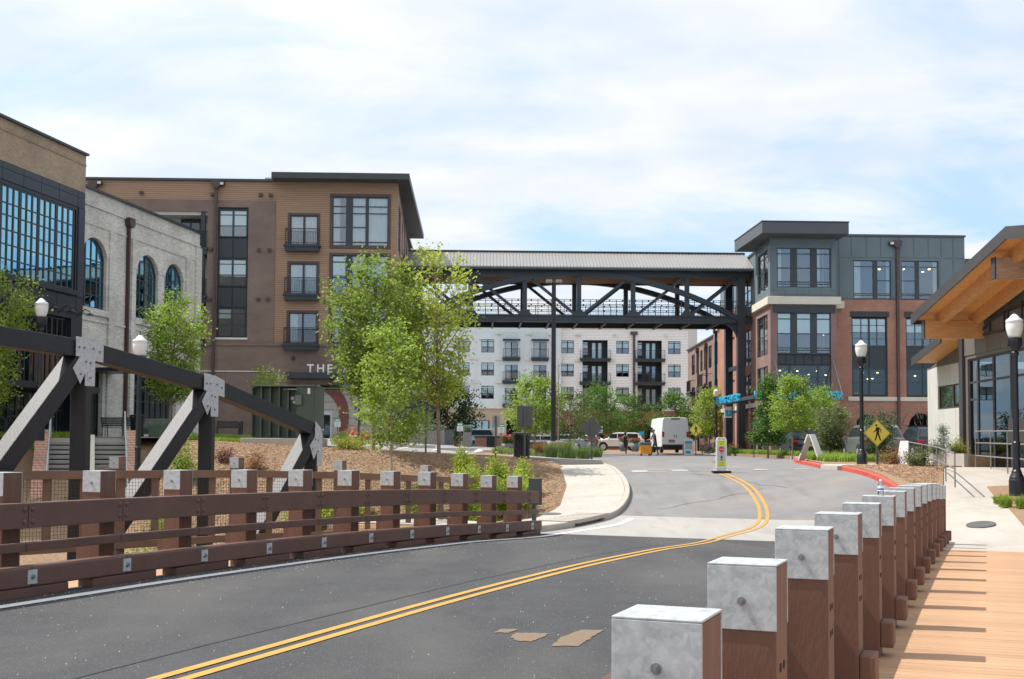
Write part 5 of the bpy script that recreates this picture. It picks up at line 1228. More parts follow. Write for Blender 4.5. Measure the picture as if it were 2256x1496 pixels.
# ================================================================== 5. WHITE APARTMENTS (far)
M['white_brick'] = lap_mat('white_brick', (.86, .86, .86), .21, .25, .03)
M['lt_grey'] = mat('light_grey_panel', (.66, .72, .74), .7, .04, .5)
M['beige'] = mat('beige_wall', (.48, .37, .27), .8, .06, .5)
M['brick_far'] = mat('far_red_brick', (.24, .10, .065), .85, .25, 1.5)
Yw = 155.0
wb = Bld('white_apartments', 'long white and pale grey four storey apartment block seen far off beneath the skybridge', 'building', XatY(1235.5, Yw, 800), Yw, 1.34, A2)
zr_ = wb.z(1300, 724.5); G = Plane(wb, 0, -.8, 0); zrg = G.z(1130, 714.5); uG0, uG1 = G.u(930), -.02; uWR = wb.u(1516)
g5 = lambda zx, zy: (880 + zx / 4.155, 540 + zy / 4.155); g6 = lambda zx, zy: (1240 + zx / 4.157, 540 + zy / 4.157)
rowg = [(G.z(1130, b), G.z(1130, a)) for a, b in ((748, 777), (799.2, 827.6), (850.4, 879))]
drg = [(G.z(1130, b), G.z(1130, a)) for a, b in ((753, 787), (803.5, 838), (855, 890))]
cols_g = [(G.u(1008), G.u(1034)), (G.u(1060), G.u(1088))]; cols_g += [(cols_g[0][0] - 9.6, cols_g[0][1] - 9.6)]
dor_g = [(G.u(1112), G.u(1140.5)), (G.u(1175), G.u(1203.5))]
holes = [(a, b, z0, z1) for a, b in cols_g for z0, z1 in rowg] + [(a, b, z0, z1) for a, b in dor_g for z0, z1 in drg]
zbg = G.z(1100, 896)
G.wall('panel_wall', M['lt_grey'], uG0, uG1, zbg, zrg, holes, th=.3); G.box('cornice', M['white_trim'], uG0, uG1 + .1, -.25, .3, zrg, zrg + .25); G.box('belt_course', M['white_trim'], uG0, uG1, -.2, -.002, zbg - .25, zbg + .12)
for a, b in cols_g:
    for z0, z1 in rowg: G.win(a, b, z0, z1, [(.04, .48, [.04, .42, .84, .96]), (.52, .96, [.04, .42, .84, .96])], M['frame_dark'], M['glass_apt'], d=.08, bw=.08, blind=.56); 
for a, b in dor_g:
    for i, (z0, z1) in enumerate(drg):
        G.win(a, b, z0, z1, [(.04, .48, [.02, .97]), (.52, .96, [.02, .97])], M['frame_dark'], M['glass_apt'], d=.08, bw=.08, blind=[1.95, 0], name='balcony_door'); G.balcony(a - .25, b + .25, z0 - .05, z0 + 1.1, .45, .45, pitch=.2)
    G.box('door_awning', M['metal_black'], a - .3, b + .3, -1.0, -.01, drg[0][1] + .12, drg[0][1] + .3)
# panel joints
for px in (1048, 1100, 1155, 1215): G.box('batten', M['lt_grey'], G.u(px) - .05, G.u(px) + .05, -.04, -.002, zbg, zrg)
for z in (rowg[0][1] + .9, rowg[0][0] - 1.6, rowg[1][0] - 1.6): G.box('batten', M['lt_grey'], uG0, uG1, -.035, -.001, z, z + .08)
G.wall('ground_floor_wall', M['beige'], uG0, uG1, -1, zbg - .26, [(G.u(1019), G.u(1079), .2, G.z(1050, 926)), (G.u(1116), G.u(1150), -.2, G.z(1130, 926))], th=.3)
G.win(G.u(1019), G.u(1079), .2, G.z(1050, 926), [(.01 + i * .24, .23 + i * .24, [.02, .5, .98]) for i in range(4)], M['frame_dark'], M['glass_apt'], d=.1, name='shop_window', bw=.08, blind=.9)
for px in (1045, 1067): u = G.u(px); G.mesh(MB().lathe([(.22, 0), (.1, .2), (.03, .45)], (u, -.6, G.z(px, 920)), 8), 'barn_light', M['metal_black'])
# white brick part
wn = [(wb.u(1236.5), wb.u(1264)), (wb.u(1357.6), wb.u(1385.5)), (wb.u(1472), wb.u(1499.5))]
rown = [(wb.z(1360, b), wb.z(1360, a)) for a, b in ((751, 779.4), (802, 830), (853.5, 881.5))]
lg = [(wb.u(1283.3), wb.u(1338.6)), (wb.u(1404.3), wb.u(1458))]; zl1 = wb.z(1360, 749.5); zl0 = wb.z(1360, 905)
wb.wall('white_brick_wall', M['white_brick'], 0, uWR, zl0, zr_, [(a, b, z0, z1) for a, b in wn for z0, z1 in rown] + [(a, b, zl0 - 1, zl1) for a, b in lg], th=.4)
wb.box('parapet_cap', M['white_trim'], 0, uWR + .1, -.12, .4, zr_, zr_ + .15)
wb.wall('ground_floor_wall', M['brick_far'], 0, uWR, -1, zl0, [(wb.u(1250), wb.u(1275), -.5, 3.4), (wb.u(1290), wb.u(1330), -.5, 3.4), (wb.u(1420), wb.u(1455), -.5, 3.4)], th=.4)
for a, b in wn:
    for z0, z1 in rown: wb.win(a, b, z0, z1, [(.04, .48, [.04, .42, .84, .96]), (.52, .96, [.04, .42, .84, .96])], M['frame_dark'], M['glass_apt'], d=.12, bw=.08, blind=.56)
slz = [wb.z(1360, y) for y in (790.5, 842, 893)]
for a, b in lg:
    wb.box('loggia_wall', M['slate'], a - .4, b + .4, 1.5, 1.7, zl0 - 1, zl1 + .2); wb.box('loggia_side', M['slate'], a - .05, a + .03, .02, 1.5, zl0 - 1, zl1); wb.box('loggia_side', M['slate'], b - .03, b + .05, .02, 1.5, zl0 - 1, zl1)
    for i, z in enumerate(slz):
        W = b - a; wb.balcony(a - .35, b + .35, z, z + 1.1, .5, .4, pitch=.22, d1=1.5); top = (zl1, slz[0] - .4, slz[1] - .4)[i]
        wb.win(a + .02 * W, a + .26 * W, z + .5, z + 2.35, [(.08, .92, [.04, .5, .84, .96])], M['frame_dark'], M['glass_apt'], d=1.42, bw=.08, blind=.5)
        wb.win(a + .36 * W, a + .86 * W, z + .02, z + 2.3, [(.12, .42, [.04, .95]), (.58, .88, [.04, .95])], M['metal_black'], M['glass_apt'], d=1.42, bw=.08, blind=[.96, .96] if (i, round(a)) != (1, round(lg[1][0])) else [0, 0], name='balcony_door')
wb.downspout(wb.u(1396.5), -1, wb.z(1396, 738), M['frame_brown'], .28)
wb.box('interior', M['room'], uG0, uWR - .45, 2.2, 2.6, -1, zr_ - .5); wb.box('end_wall', M['white_brick'], uWR - .4, uWR - .01, .42, 26, -1, zr_)
wb.box('roof_block', M['white_wall'], wb.u(1449), wb.u(1536, 720, 14), 14, 20, 3, wb.z(1490, 713, 14)); wb.box('roof', M['roof_dark'], uG0, uWR - .4, .45, 26, zr_ - .6, zr_ - .4)
wb.box('roof_vent', M['lt_grey'], wb.u(1461, 715, 13.5), wb.u(1474, 715, 13.5), 13.4, 13.98, zr_ - .5, wb.z(1468, 714, 13.5))
for px, py in ((1095, 734), (1102, 734), (1162, 735), (1169, 735), (1211, 736), (1270, 737), (1277, 737), (1354, 737), (1467, 739), (1518, 739), (1095, 791), (1102, 791), (1162, 792), (1270, 794), (1277, 794), (1352, 794), (1464, 795), (1039, 790), (1050, 790), (1039, 841), (1050, 841), (1095, 842), (1102, 842)):
    P_ = G if px < 1232 else wb; u, z = P_.uz(px, py)
    if u < uWR - .3: P_.box('vent_cap', M['white_trim'], u - .18, u + .18, -.3, -.002, z - .15, z + .15)

# ================================================================== 6. ROW BUILDING receding on the right
Xr = 17.6; rw = Bld('row_building', 'long brown and grey apartment row receding behind the right skybridge columns', 'building', Xr, 97.0, 1.3, -pi / 2 - radians(.5))
M['brick_mauve'] = brick_mat('brick_mauve', (.25, .15, .125), (.17, .10, .085), (.25, .19, .17)); M['orange_brick'] = brick_mat('brick_orange', (.42, .17, .09), (.34, .13, .07), (.38, .22, .15))
uu = lambda px: rw.u(px, 850); zz7 = rw.z(1516, 774)
u15, u45, u57, u63, u75 = uu(1515.5), uu(1574), uu(1586.5), uu(1598), uu(1611)
cols_r = [(uu(a), uu(b)) for a, b in ((1524, 1531), (1534, 1538.5), (1543, 1548), (1551, 1556), (1561, 1568))]
hr = [(a, b, z, z + 2.0) for a, b in cols_r for z in (1.2, 4.4, 7.6) if b > a]
rw.wall('brick_wall', M['brick_mauve'], u15, u45, -1, zz7, hr, th=.3); rw.box('parapet_cap', M['roof_dark'], u15, u45, -.15, .3, zz7, zz7 + .15)
for h in hr: rw.win(h[0], h[1], h[2], h[3], [(.06, .46, [.04, .5, .96]), (.54, .94, [.04, .5, .96])], M['frame_dark'], M['glass_apt'], d=.1, bw=.06, blind=.5)
rw.wall('grey_panel_wall', M['blue_grey'], u45 + .01, u57, -1, zz7 + 1.0, [(u45 + .6, u57 - .5, z, z + 2.0) for z in (1.2, 4.4, 7.6)], d=-.1)
for z in (1.2, 4.4, 7.6): rw.win(u45 + .6, u57 - .5, z, z + 2, [(.06, .94, [.04, .5, .96])], M['frame_dark'], M['glass_apt'], d=.02)
rw.wall('orange_brick_wall', M['orange_brick'], u57 + .01, rw.u(1640, 850), -1, zz7 + 1.1, [(u63, u75, z, z + 2.2) for z in (1.2, 4.4, 7.6)], d=-.2)
rw.box('stone_cap', M['cast_stone'], u57 - .1, u57 + .9, -.35, -.21, zz7 + .2, zz7 + 1.0)
for z in (1.2, 4.4, 7.6): rw.win(u63, u75, z, z + 2.2, [(.04, .46, [.04, .5, .96]), (.54, .96, [.04, .5, .96])], M['frame_dark'], M['glass_apt'], d=.02)
for px in (1539.5, 1558.5): rw.downspout(uu(px), -1, zz7 - .7, M['frame_brown'], .14)
rw.downspout(uu(1582), -1, zz7 + .1, M['metal_black'], .16, d=-.1)
rw.balcony(cols_r[4][0] - .2, cols_r[4][1] + .3, 5.9, 7.0, .9, .4, pitch=.2); rw.balcony(cols_r[0][0] - .2, cols_r[0][1] + .3, 5.9, 7.0, .5, .4, pitch=.2); rw.balcony(cols_r[0][0] - .2, cols_r[0][1] + .3, 2.6, 3.7, .5, .4, pitch=.2)
rw.box('interior', M['room'], u15 + .4, u57, 1.2, 1.5, -1, zz7 - .3); rw.box('end_wall', M['brick_mauve'], u15, u15 + .3, .31, 14, -1, zz7); rw.box('roof', M['roof_dark'], u15 + .3, u57, .31, 14, zz7 - .4, zz7 - .2)

# ================================================================== 7. GABLED PAVILION (right edge)
Ag = -pi / 2 + radians(-2.6)
gp = Bld('gable_pavilion', 'grey panelled pavilion with broad timber lined gable roof at the right edge', 'building', XatY(2129, 45.0), 45.0, .95, Ag)
s8 = lambda zx, zy: (1990 + zx / 3.56, 480 + zy / 3.56)
M['pav_panel'] = mat('pavilion_panel', (.135, .125, .105), .6, .1, .7); M['pav_white'] = mat('board_formed_concrete', (.52, .51, .47), .8, .1, 1.1, streak=(3, 3, .5), bump=.2, bscale=14)
M['glulam'] = mat('glulam', (.66, .33, .125), .55, .18, 2.5, streak=(1, 1, 9)); M['glulam_weathered'] = mat('glulam_weathered', (.42, .29, .19), .7, .3, 2.2, streak=(1.2, 1.2, 9))
M['deckwood'] = mat('roof_deck_wood', (.72, .35, .11), .55, .15, 2.2, streak=(.6, 9, 9)); M['char'] = mat('charcoal_metal', (.050, .046, .048), .5, .1, 1)
# plane x axis runs towards the viewer; u=0 is the corner at the pixel 2129
zEv = gp.z(2129, 740); 
# roof profile from the rake edge
dO = -2.3
t1u, t1z = gp.uz(2010, 694, dO); t2u, t2z = gp.uz(2219, 500, dO); 
slope = (t2z - t1z) / (t2u - t1u)
ridge_u = t2u; lowz = t1z
def rakez(u): return t2z - slope * abs(u - ridge_u)
uend = ridge_u + (ridge_u - t1u)
RT = .30
def slab(u0, u1, d0, d1, th0, th1, name, m): 
    mb = MB(); mb.hexa([(u0, d0, rakez(u0) - th0), (u1, d0, rakez(u1) - th0), (u1, d1, rakez(u1) - th0), (u0, d1, rakez(u0) - th0), (u0, d0, rakez(u0) - th1), (u1, d0, rakez(u1) - th1), (u1, d1, rakez(u1) - th1), (u0, d1, rakez(u0) - th1)]); return gp.mesh(mb, name, m)
slab(t1u, ridge_u, dO, 12, .14, 0, 'roof_slope', M['char']); slab(ridge_u, uend, dO, 12, .14, 0, 'roof_slope', M['char'])
slab(t1u, ridge_u, dO - .05, dO - .002, .36, -.02, 'rake_fascia', M['char']); slab(ridge_u, uend, dO - .05, dO - .002, .36, -.02, 'rake_fascia', M['char'])
gp.box('eave_fascia', M['char'], t1u - .06, t1u - .002, dO - .05, 12, rakez(t1u) - .36, rakez(t1u) + .01)
# tongue and groove deck boards under the slope
nb_ = 34
for i in range(nb_):
    a = t1u + (ridge_u - t1u) * i / nb_; b = t1u + (ridge_u - t1u) * (i + 1) / nb_ - .012
    mb = MB(); mb.hexa([(a, dO + .02, rakez(a) - .20), (b, dO + .02, rakez(b) - .20), (b, 0.0, rakez(b) - .20), (a, 0.0, rakez(a) - .20), (a, dO + .02, rakez(a) - .145), (b, dO + .02, rakez(b) - .145), (b, 0.0, rakez(b) - .145), (a, 0.0, rakez(a) - .145)]); gp.mesh(mb, 'deck_board', M['deckwood'])
for i in range(8):
    a = ridge_u + (uend - ridge_u) * i / 8; b = ridge_u + (uend - ridge_u) * (i + 1) / 8 - .012
    mb = MB(); mb.hexa([(a, dO + .02, rakez(a) - .20), (b, dO + .02, rakez(b) - .20), (b, 0.0, rakez(b) - .20), (a, 0.0, rakez(a) - .20), (a, dO + .02, rakez(a) - .145), (b, dO + .02, rakez(b) - .145), (b, 0.0, rakez(b) - .145), (a, 0.0, rakez(a) - .145)]); gp.mesh(mb, 'deck_board', M['deckwood'])
for dc in (-1.55, -.32):
    for s0, s1 in ((t1u + .5, ridge_u), (ridge_u, uend)):
        mb = MB(); w = .10; mb.hexa([(s0, dc - w, rakez(s0) - .62), (s1, dc - w, rakez(s1) - .62), (s1, dc + w, rakez(s1) - .62), (s0, dc + w, rakez(s0) - .62), (s0, dc - w, rakez(s0) - .202), (s1, dc - w, rakez(s1) - .202), (s1, dc + w, rakez(s1) - .202), (s0, dc + w, rakez(s0) - .202)]); gp.mesh(mb, 'rafter', M['glulam'])
# projecting purlins: lower (near the eave) and upper
def purlin(pxa, pxb, ytop, ybot, w, m):
    u, z1 = gp.uz(pxa, ytop, -2.15); z0 = gp.z(pxa, ybot, -2.15)
    gp.box('purlin', m, u - w, u + w, -2.15, 1.0, z0, z1, bevel=.01); gp.box('purlin_end_cap', M['char'], u - w - .01, u + w + .01, -2.19, -2.152, z0 - .02, z1 + .02); return u, z0, z1
pu = purlin(2035, 2122, 707, 746, .16, M['glulam']); pu2 = purlin(2190, 2256, 569, 614, .16, M['glulam_weathered'])
# gable wall
def gwall(u0, u1, zb_, m, holes, name='panel_wall'):
    gp.wall(name, m, u0, u1, zb_, min(rakez(u0), rakez(u1)) - .2, holes)
    mb = MB(); zt = min(rakez(u0), rakez(u1)) - .2; mb.prism([(u0, 0, zt), (u1, 0, zt)] + ([(u1, 0, rakez(u1) - .2)] if rakez(u1) > rakez(u0) else []) + ([(u0, 0, rakez(u0) - .2)] if rakez(u0) > rakez(u1) else []), (0, .28, 0)); gp.mesh(mb, name, m)
ghead = gp.z(2180, 786 - 0); 
hd = gp.z(2129 + 12, 790); su0, su1 = gp.u(2133, 900), ridge_u + 6.0
sill = -.05
gp.wall('panel_wall', M['pav_panel'], -.0, ridge_u + 7, sill - 1, hd + 1.35, [(su0, su1, sill, hd)], th=.25)
zg_ = hd + 1.35
mb = MB(); pts = [(0, zg_), (ridge_u + 7, zg_), (ridge_u + 7, max(zg_ + .05, rakez(ridge_u + 7) - .2)), (ridge_u, rakez(ridge_u) - .2), (0, max(zg_ + .02, rakez(0) - .2))]
mb.prism([(x, .04, z) for x, z in pts], (0, .2, 0)); gp.mesh(mb, 'gable_backing', M['pav_panel'])
# clad panels of the gable, cut to the slope
k = 0; u_ = 0.
while u_ < ridge_u + 6.5:
    a, b = u_ + .01, u_ + 1.25 - .01; za_, zb2 = rakez(a) - .21, rakez(b) - .21
    if min(za_, zb2) > zg_ + .1: MBp = MB().prism([(a, .0, zg_ + .01), (b, .0, zg_ + .01), (b, .0, zb2), (a, .0, za_)], (0, .038, 0)); gp.mesh(MBp, 'wall_panel', M['pav_panel'])
    gp.box('wall_panel', M['pav_panel'], a, b, -.035, -.002, hd + .14, zg_ - .02); u_ += 1.25
# sloping clerestory windows
def clere(pts, nm='clerestory_window'):
    P_ = [gp.uz(*p) for p in pts]; mb = MB(); fr = MB()
    cen = (sum(p[0] for p in P_) / len(P_), sum(p[1] for p in P_) / len(P_))
    for (a, b) in zip(P_, P_[1:] + P_[:1]): fr.beam((a[0], -.05, a[1]), (b[0], -.05, b[1]), .08, .09, (0, 1, 0))
    o = gp.mesh(fr, nm, M['frame_dark']); mb.poly([(x, -.03, z) for x, z in P_]); q = gp.mesh(mb, 'pane', M['glass_dark']); q.parent = o; mb = MB(); mb.poly([(x, -.008, z) for x, z in P_]); q = gp.mesh(mb, 'interior_wood', mat('interior_wood', (.13, .08, .05), .7, .2)); q.parent = o
clere([s8(585, 930), s8(688, 905), s8(688, 825)]); clere([s8(694, 903), s8(808, 880), s8(808, 740), s8(694, 815)]); clere([s8(836, 872), s8(945, 850), s8(945, 660), s8(836, 715)])
# shopfront glazing
ncol = 9; xs_ = [su0] + [gp.u(px, 900) for px in (2151, 2186, 2224.5, 2270)] ; xs_ += [xs_[-1] + 1.6 * i for i in range(1, 4)]
R_g = [.015, .40, .80, .985]
for i, (a, b) in enumerate(zip(xs_, xs_[1:])):
    gp.win(a, b, sill, hd, [(.04, .96, [.02, .64, .79, .98] if i == 0 else [.02, .79, .98])], M['char'], M['glass_dark'], d=.05, bw=.08, border=.07, name='glazing_bay', blind=None)
gp.box('interior', M['room'], .5, ridge_u + 8, 3.2, 3.4, -1, hd + 1); gp.box('ceiling', M['glulam'], .4, ridge_u + 8, .3, 3.1, hd + 1.0, hd + 1.1)
for i in range(5): gp.box('interior_column', M['pav_white'], 1.0 + i * 1.7, 1.5 + i * 1.7, 2.2, 2.5, -.5, hd)
gp.mesh(MB().cyl((gp.u(2203, 800, .8), .8, gp.z(2203, 845, .8)), (gp.u(2203, 800, .8), .8, hd), .02).lathe([(.14, 0), (.13, .3), (.05, .36)], (gp.u(2203, 800, .8), .8, gp.z(2203, 863, .8)), 12), 'pendant_lamp', M['white_trim'])
gp.box('menu_screen', M['char'], gp.u(2222, 950), gp.u(2262, 950), -.02, .03, gp.z(2240, 975), gp.z(2240, 922))
# corner post and side box with white concrete, behind the corner
gp.box('corner_post', M['char'], -.42, -.002, -.12, .3, -1, rakez(0) - .45)
Q = gp.face(-.42, .25, 0)
q0 = Q.u(2044, 900); zq1, zq0 = Q.z(2090, 803), -1
wq = (Q.u(2066, 870), -.25, Q.z(2095, 900), Q.z(2095, 847))
Q.wall('concrete_wall', M['pav_white'], q0, -.01, -1, zq1, [wq], th=.3)
Q.win(wq[0], wq[1], wq[2], wq[3], [(.04, .49, [.05, .95]), (.51, .97, [.05, .95])], M['frame_brown'], M['glass_dark'], d=.06, border=.06)
Q.box('interior', M['room'], q0 + .3, 0, 1.5, 1.7, -1, zq1); Q.box('end_wall', M['pav_white'], q0, q0 + .3, .31, 9, -1, zq1)
# lower roof
le_u, le_z = Q.uz(2010, 790, -1.0); lr_u = -.02; ls = slope
mb = MB(); f = lambda u: le_z + (u - le_u) * ls
mb.hexa([(le_u, -1.0, f(le_u) - .14), (lr_u, -1.0, f(lr_u) - .14), (lr_u, 9, f(lr_u) - .14), (le_u, 9, f(le_u) - .14), (le_u, -1.0, f(le_u)), (lr_u, -1.0, f(lr_u)), (lr_u, 9, f(lr_u)), (le_u, 9, f(le_u))]); Q.mesh(mb, 'lower_roof_slope', M['char'])
mb = MB(); mb.hexa([(le_u, -1.05, f(le_u) - .3), (lr_u, -1.05, f(lr_u) - .3), (lr_u, -1.003, f(lr_u) - .3), (le_u, -1.003, f(le_u) - .3), (le_u, -1.05, f(le_u) + .02), (lr_u, -1.05, f(lr_u) + .02), (lr_u, -1.003, f(lr_u) + .02), (le_u, -1.003, f(le_u) + .02)]); Q.mesh(mb, 'lower_rake_fascia', M['char'])
mb = MB(); mb.hexa([(le_u, -.99, f(le_u) - .19), (lr_u, -.99, f(lr_u) - .19), (lr_u, .0, f(lr_u) - .19), (le_u, .0, f(le_u) - .19), (le_u, -.99, f(le_u) - .145), (lr_u, -.99, f(lr_u) - .145), (lr_u, .0, f(lr_u) - .145), (le_u, .0, f(le_u) - .145)]); Q.mesh(mb, 'lower_soffit', M['deckwood'])
nn = 4
for i in range(nn):
    a = q0 + (-.02 - q0) * i / nn + .008; b = q0 + (-.02 - q0) * (i + 1) / nn - .008; Q.mesh(MB().prism([(a, -.01, zq1 + .02), (b, -.01, zq1 + .02), (b, -.01, f(b) - .2), (a, -.01, f(a) - .2)], (0, .2, 0)), 'wall_panel', M['pav_panel'])
# low planter wall in front of the white wall
# ================================================================== VEGETATION
M['bark'] = mat('bark', (.26, .19, .14), .9, .3, 6, bump=.5, bscale=20, streak=(4, 4, 1)); M['bark_pale'] = mat('bark_pale', (.38, .32, .27), .9, .2, 6)
LV = {
 'green': leaf_mat('leaf_green', (.11, .185, .028), (.33, .44, .075), .48),
 'mid': leaf_mat('leaf_mid', (.065, .155, .028), (.15, .27, .05), .4),
 'lime': leaf_mat('leaf_lime', (.30, .40, .045), (.52, .56, .10), .5),
 'bright': leaf_mat('leaf_bright', (.17, .28, .032), (.40, .51, .085), .48),
 'lush': leaf_mat('leaf_lush', (.25, .36, .03), (.52, .60, .09), .45),
 'dark': leaf_mat('leaf_dark', (.035, .085, .03), (.085, .155, .05), .3),
 'olive': leaf_mat('leaf_olive', (.11, .155, .05), (.21, .24, .09), .35),
 'yellow': leaf_mat('leaf_yellow', (.30, .34, .05), (.46, .45, .10), .4),
 'rust': leaf_mat('leaf_rust', (.26, .12, .05), (.40, .24, .10), .3),
 'maroon': leaf_mat('leaf_maroon', (.13, .045, .04), (.22, .09, .06), .3),
 'grass': leaf_mat('grass_blade', (.13, .20, .05), (.26, .34, .11), .35),
 'grey': leaf_mat('leaf_grey_green', (.16, .22, .16), (.28, .34, .25), .3),
 'pink': leaf_mat('petal_pink', (.50, .03, .12), (.65, .10, .22), .3),
 'red': leaf_mat('petal_red', (.45, .03, .02), (.6, .08, .04), .3)}
def leaf_mesh(name, C, size, m, parent, rng, up=.45, asp=.62, loc=None, kind=None, jitter=.35):
    C = np.asarray(C, dtype=np.float64); n = len(C)
    nrm = rng.normal(size=(n, 3)); nrm[:, 2] = np.abs(nrm[:, 2]) + up; nrm /= np.linalg.norm(nrm, axis=1)[:, None]
    a = rng.normal(size=(n, 3)); a -= (a * nrm).sum(1)[:, None] * nrm; a /= np.linalg.norm(a, axis=1)[:, None]; b = np.cross(nrm, a)
    s = (size * (1 + jitter * rng.uniform(-1, 1, n)))[:, None]; a = a * s * .5; b = b * s * .5 * asp
    # folded diamond leaf: 4 verts, 2 triangles, fold along the long axis
    V = np.empty((n, 4, 3)); f = nrm * s * .12
    V[:, 0] = C - a; V[:, 1] = C + b + f; V[:, 2] = C + a; V[:, 3] = C - b + f
    V = V.reshape(-1, 3); me = bpy.data.meshes.new(name); me.vertices.add(4 * n); me.vertices.foreach_set('co', V.ravel())
    me.loops.add(6 * n); base = (np.arange(n) * 4)[:, None]; idx = (base + np.array([0, 1, 2, 0, 2, 3])).ravel(); me.loops.foreach_set('vertex_index', idx.astype(np.int32))
    me.polygons.add(2 * n); me.polygons.foreach_set('loop_start', (np.arange(2 * n) * 3).astype(np.int32)); me.polygons.foreach_set('loop_total', np.full(2 * n, 3, np.int32)) if False else None
    me.update(calc_edges=True); me.validate(); me.materials.append(m)
    o = bpy.data.objects.new(name, me); COL.objects.link(o)
    if parent: o.parent = parent
    if kind: o['kind'] = kind
    return o
def limb(mb, pts, r0, r1, n=6):
    k = len(pts) - 1
    for i in range(k): mb.cyl(pts[i], pts[i + 1], r0 + (r1 - r0) * i / k, r0 + (r1 - r0) * (i + 1) / k, n, cap=False)
def tree(name, label, x, y, z, H, cr, ch0, leaf, n, mt, seed, group=None, nb=26, style='vase', tr=.07, bark='bark', spread=.33, stems=1, cat='tree', asp=.62, dens=1.0, offx=0.):
    rng = np.random.default_rng(seed); e = thing(name, label, cat, (x, y, z), 0, group)
    tb_ = MB(); C = []
    lean = rng.uniform(-.03, .03, 2) * H
    for s in range(stems):
        so = rng.uniform(-.25, .25, 2) * (stems > 1)
        pts = [Vector((so[0] * .3, so[1] * .3, -.15))] + [Vector((so[0] * q * 2 + lean[0] * q * q + offx * q + .03 * rng.normal(), so[1] * q * 2 + lean[1] * q * q + .03 * rng.normal(), H * .86 * q)) for q in (.15, .35, .6, .85, 1)]
        limb(tb_, pts, tr / sqrt(stems), tr * .2, 8)
    def env(h):   # crown radius at relative height
        q = (h - ch0) / (H - ch0); q = min(max(q, 0), 1)
        if style == 'vase': return cr * (.22 + .98 * q ** .75) * (1 - q ** 5) ** .5 if q < .99 else .1 * cr
        if style == 'round': return cr * max(.12, (1 - (2 * q - .85) ** 2 * .75)) ** .6
        if style == 'cone': return cr * (1.05 - q) ** .8
        if style == 'low': return cr * (.85 + .15 * q) * (1 - q ** 3) ** .5 + .05
    for i in range(nb):
        a = i * 2.39996 + rng.uniform(-.3, .3); q = (i + .5) / nb; q = min(1, max(.03, q + rng.uniform(-.06, .06)))
        he = ch0 + (H - ch0) * q; r = env(he) * (rng.uniform(.45, 1.0) ** .5 if i % 3 else rng.uniform(.85, 1.08))
        hs = max(ch0 * .8, he - r / max(.2, spread * 2.0) * rng.uniform(.7, 1.1)) if style != 'round' else max(ch0 * .85, he - r * .9)
        hs = min(hs, H * .84); ax = Vector((lean[0] * (hs / H) ** 2 + offx * hs / H, lean[1] * (hs / H) ** 2, hs)); en = Vector((cos(a) * r + lean[0] * q + offx * q, sin(a) * r + lean[1] * q, he))
        mid = ax.lerp(en, .5) + Vector((cos(a), sin(a), 0)) * r * .10 + Vector((0, 0, -.05 * (he - hs))); 
        limb(tb_, [ax, mid, en], tr * .30, tr * .05, 5)
        m_ = max(3, int(n / nb / 9))
        L_ = (en - ax).length
        for k in range(int(9)):
            f = .30 + .70 * (k + rng.uniform(0, 1)) / 9; p = (ax.lerp(mid, f * 2) if f < .5 else mid.lerp(en, f * 2 - 1)); tl = (.12 + .30 * (1 - abs(f - .7))) * cr * rng.uniform(.5, 1.1)
            d = Vector((cos(a) * .5 + rng.normal() * .7, sin(a) * .5 + rng.normal() * .7, .55 + rng.normal() * .35 if style != 'low' else .2 + rng.normal() * .4)).normalized(); q2 = p + d * tl
            tb_.cyl(p, q2, tr * .06, tr * .02, 3, cap=False)
            cnt = int(m_ * rng.uniform(.4, 1.6) * dens)
            t_ = (.25 + .85 * rng.beta(2.2, 1.3, cnt))[:, None]; sp_ = leaf * (.9 + 1.0 * rng.uniform())
            C.append(np.array(p) + (np.array(q2) - np.array(p)) * t_ + rng.normal(size=(cnt, 3)) * sp_ * [1, 1, .7])
    tb_.build('trunk', M[bark], e, smooth=True, fixn=False)
    leaf_mesh('crown', np.vstack(C), leaf, LV[mt], e, rng, asp=asp)
    return e
def at_px(px, Y, hf=T): x = ray(px, 985).x * Y; return x, hf(x, Y)
def tree_px(name, label, px, Y, ytop, pxw, ybot, leaf, n, mt, seed, hf=T, **k):
    x, z = at_px(px, Y, hf); H = EYE + (985 - ytop) * Y / 2600 - z; c0 = EYE + (985 - ybot) * Y / 2600 - z
    return tree(name, label, x, Y, z, H, pxw * Y / 2600 / 2, max(.25, c0), leaf, n, mt, seed, **k)
tree_px('maple_tree', 'bushy mid green maple, largest of the three trees on the mulch slope', 822, 45.3, 590, 240, 880, .155, 13500, 'green', 1, nb=60, tr=.085, spread=.5)
tree_px('maple_tree', 'slim pale stemmed maple with low branches standing nearest the left guardrail', 863, 38.5, 712, 145, 968, .125, 5600, 'bright', 2, nb=30, tr=.055, bark='bark_pale', style='round')
tree_px('maple_tree', 'tall airy yellow green maple beside the left end of skybridge', 967, 45.5, 548, 190, 880, .14, 7600, 'lime', 3, nb=44, tr=.085, spread=.24, dens=.85)
tree_px('maple_tree', 'young upright green maple in front of the pale brick arcade building', 375, 49, 662, 160, 878, .125, 9500, 'bright', 4, nb=38, tr=.075, spread=.35)
tree_px('maple_tree', 'green tree cut off by the left picture edge before the navy shop', -35, 40, 585, 190, 880, .115, 9000, 'bright', 5, nb=34, tr=.08)
tree_px('young_tree', 'small light green sapling crown behind the green transformer', 588, 62, 815, 75, 900, .12, 2200, 'bright', 6, nb=18, tr=.04)
tree_px('young_tree', 'dark green round tree beside the wooden planters left of the pale grey apartments', 985, 84, 842, 135, 955, .16, 9000, 'dark', 7, nb=30, tr=.09, style='round')
tree_px('street_tree', 'light green round tree left of the tall black parking lot light pole', 1180, 68, 836, 120, 950, .15, 7000, 'bright', 8, nb=28, style='round')
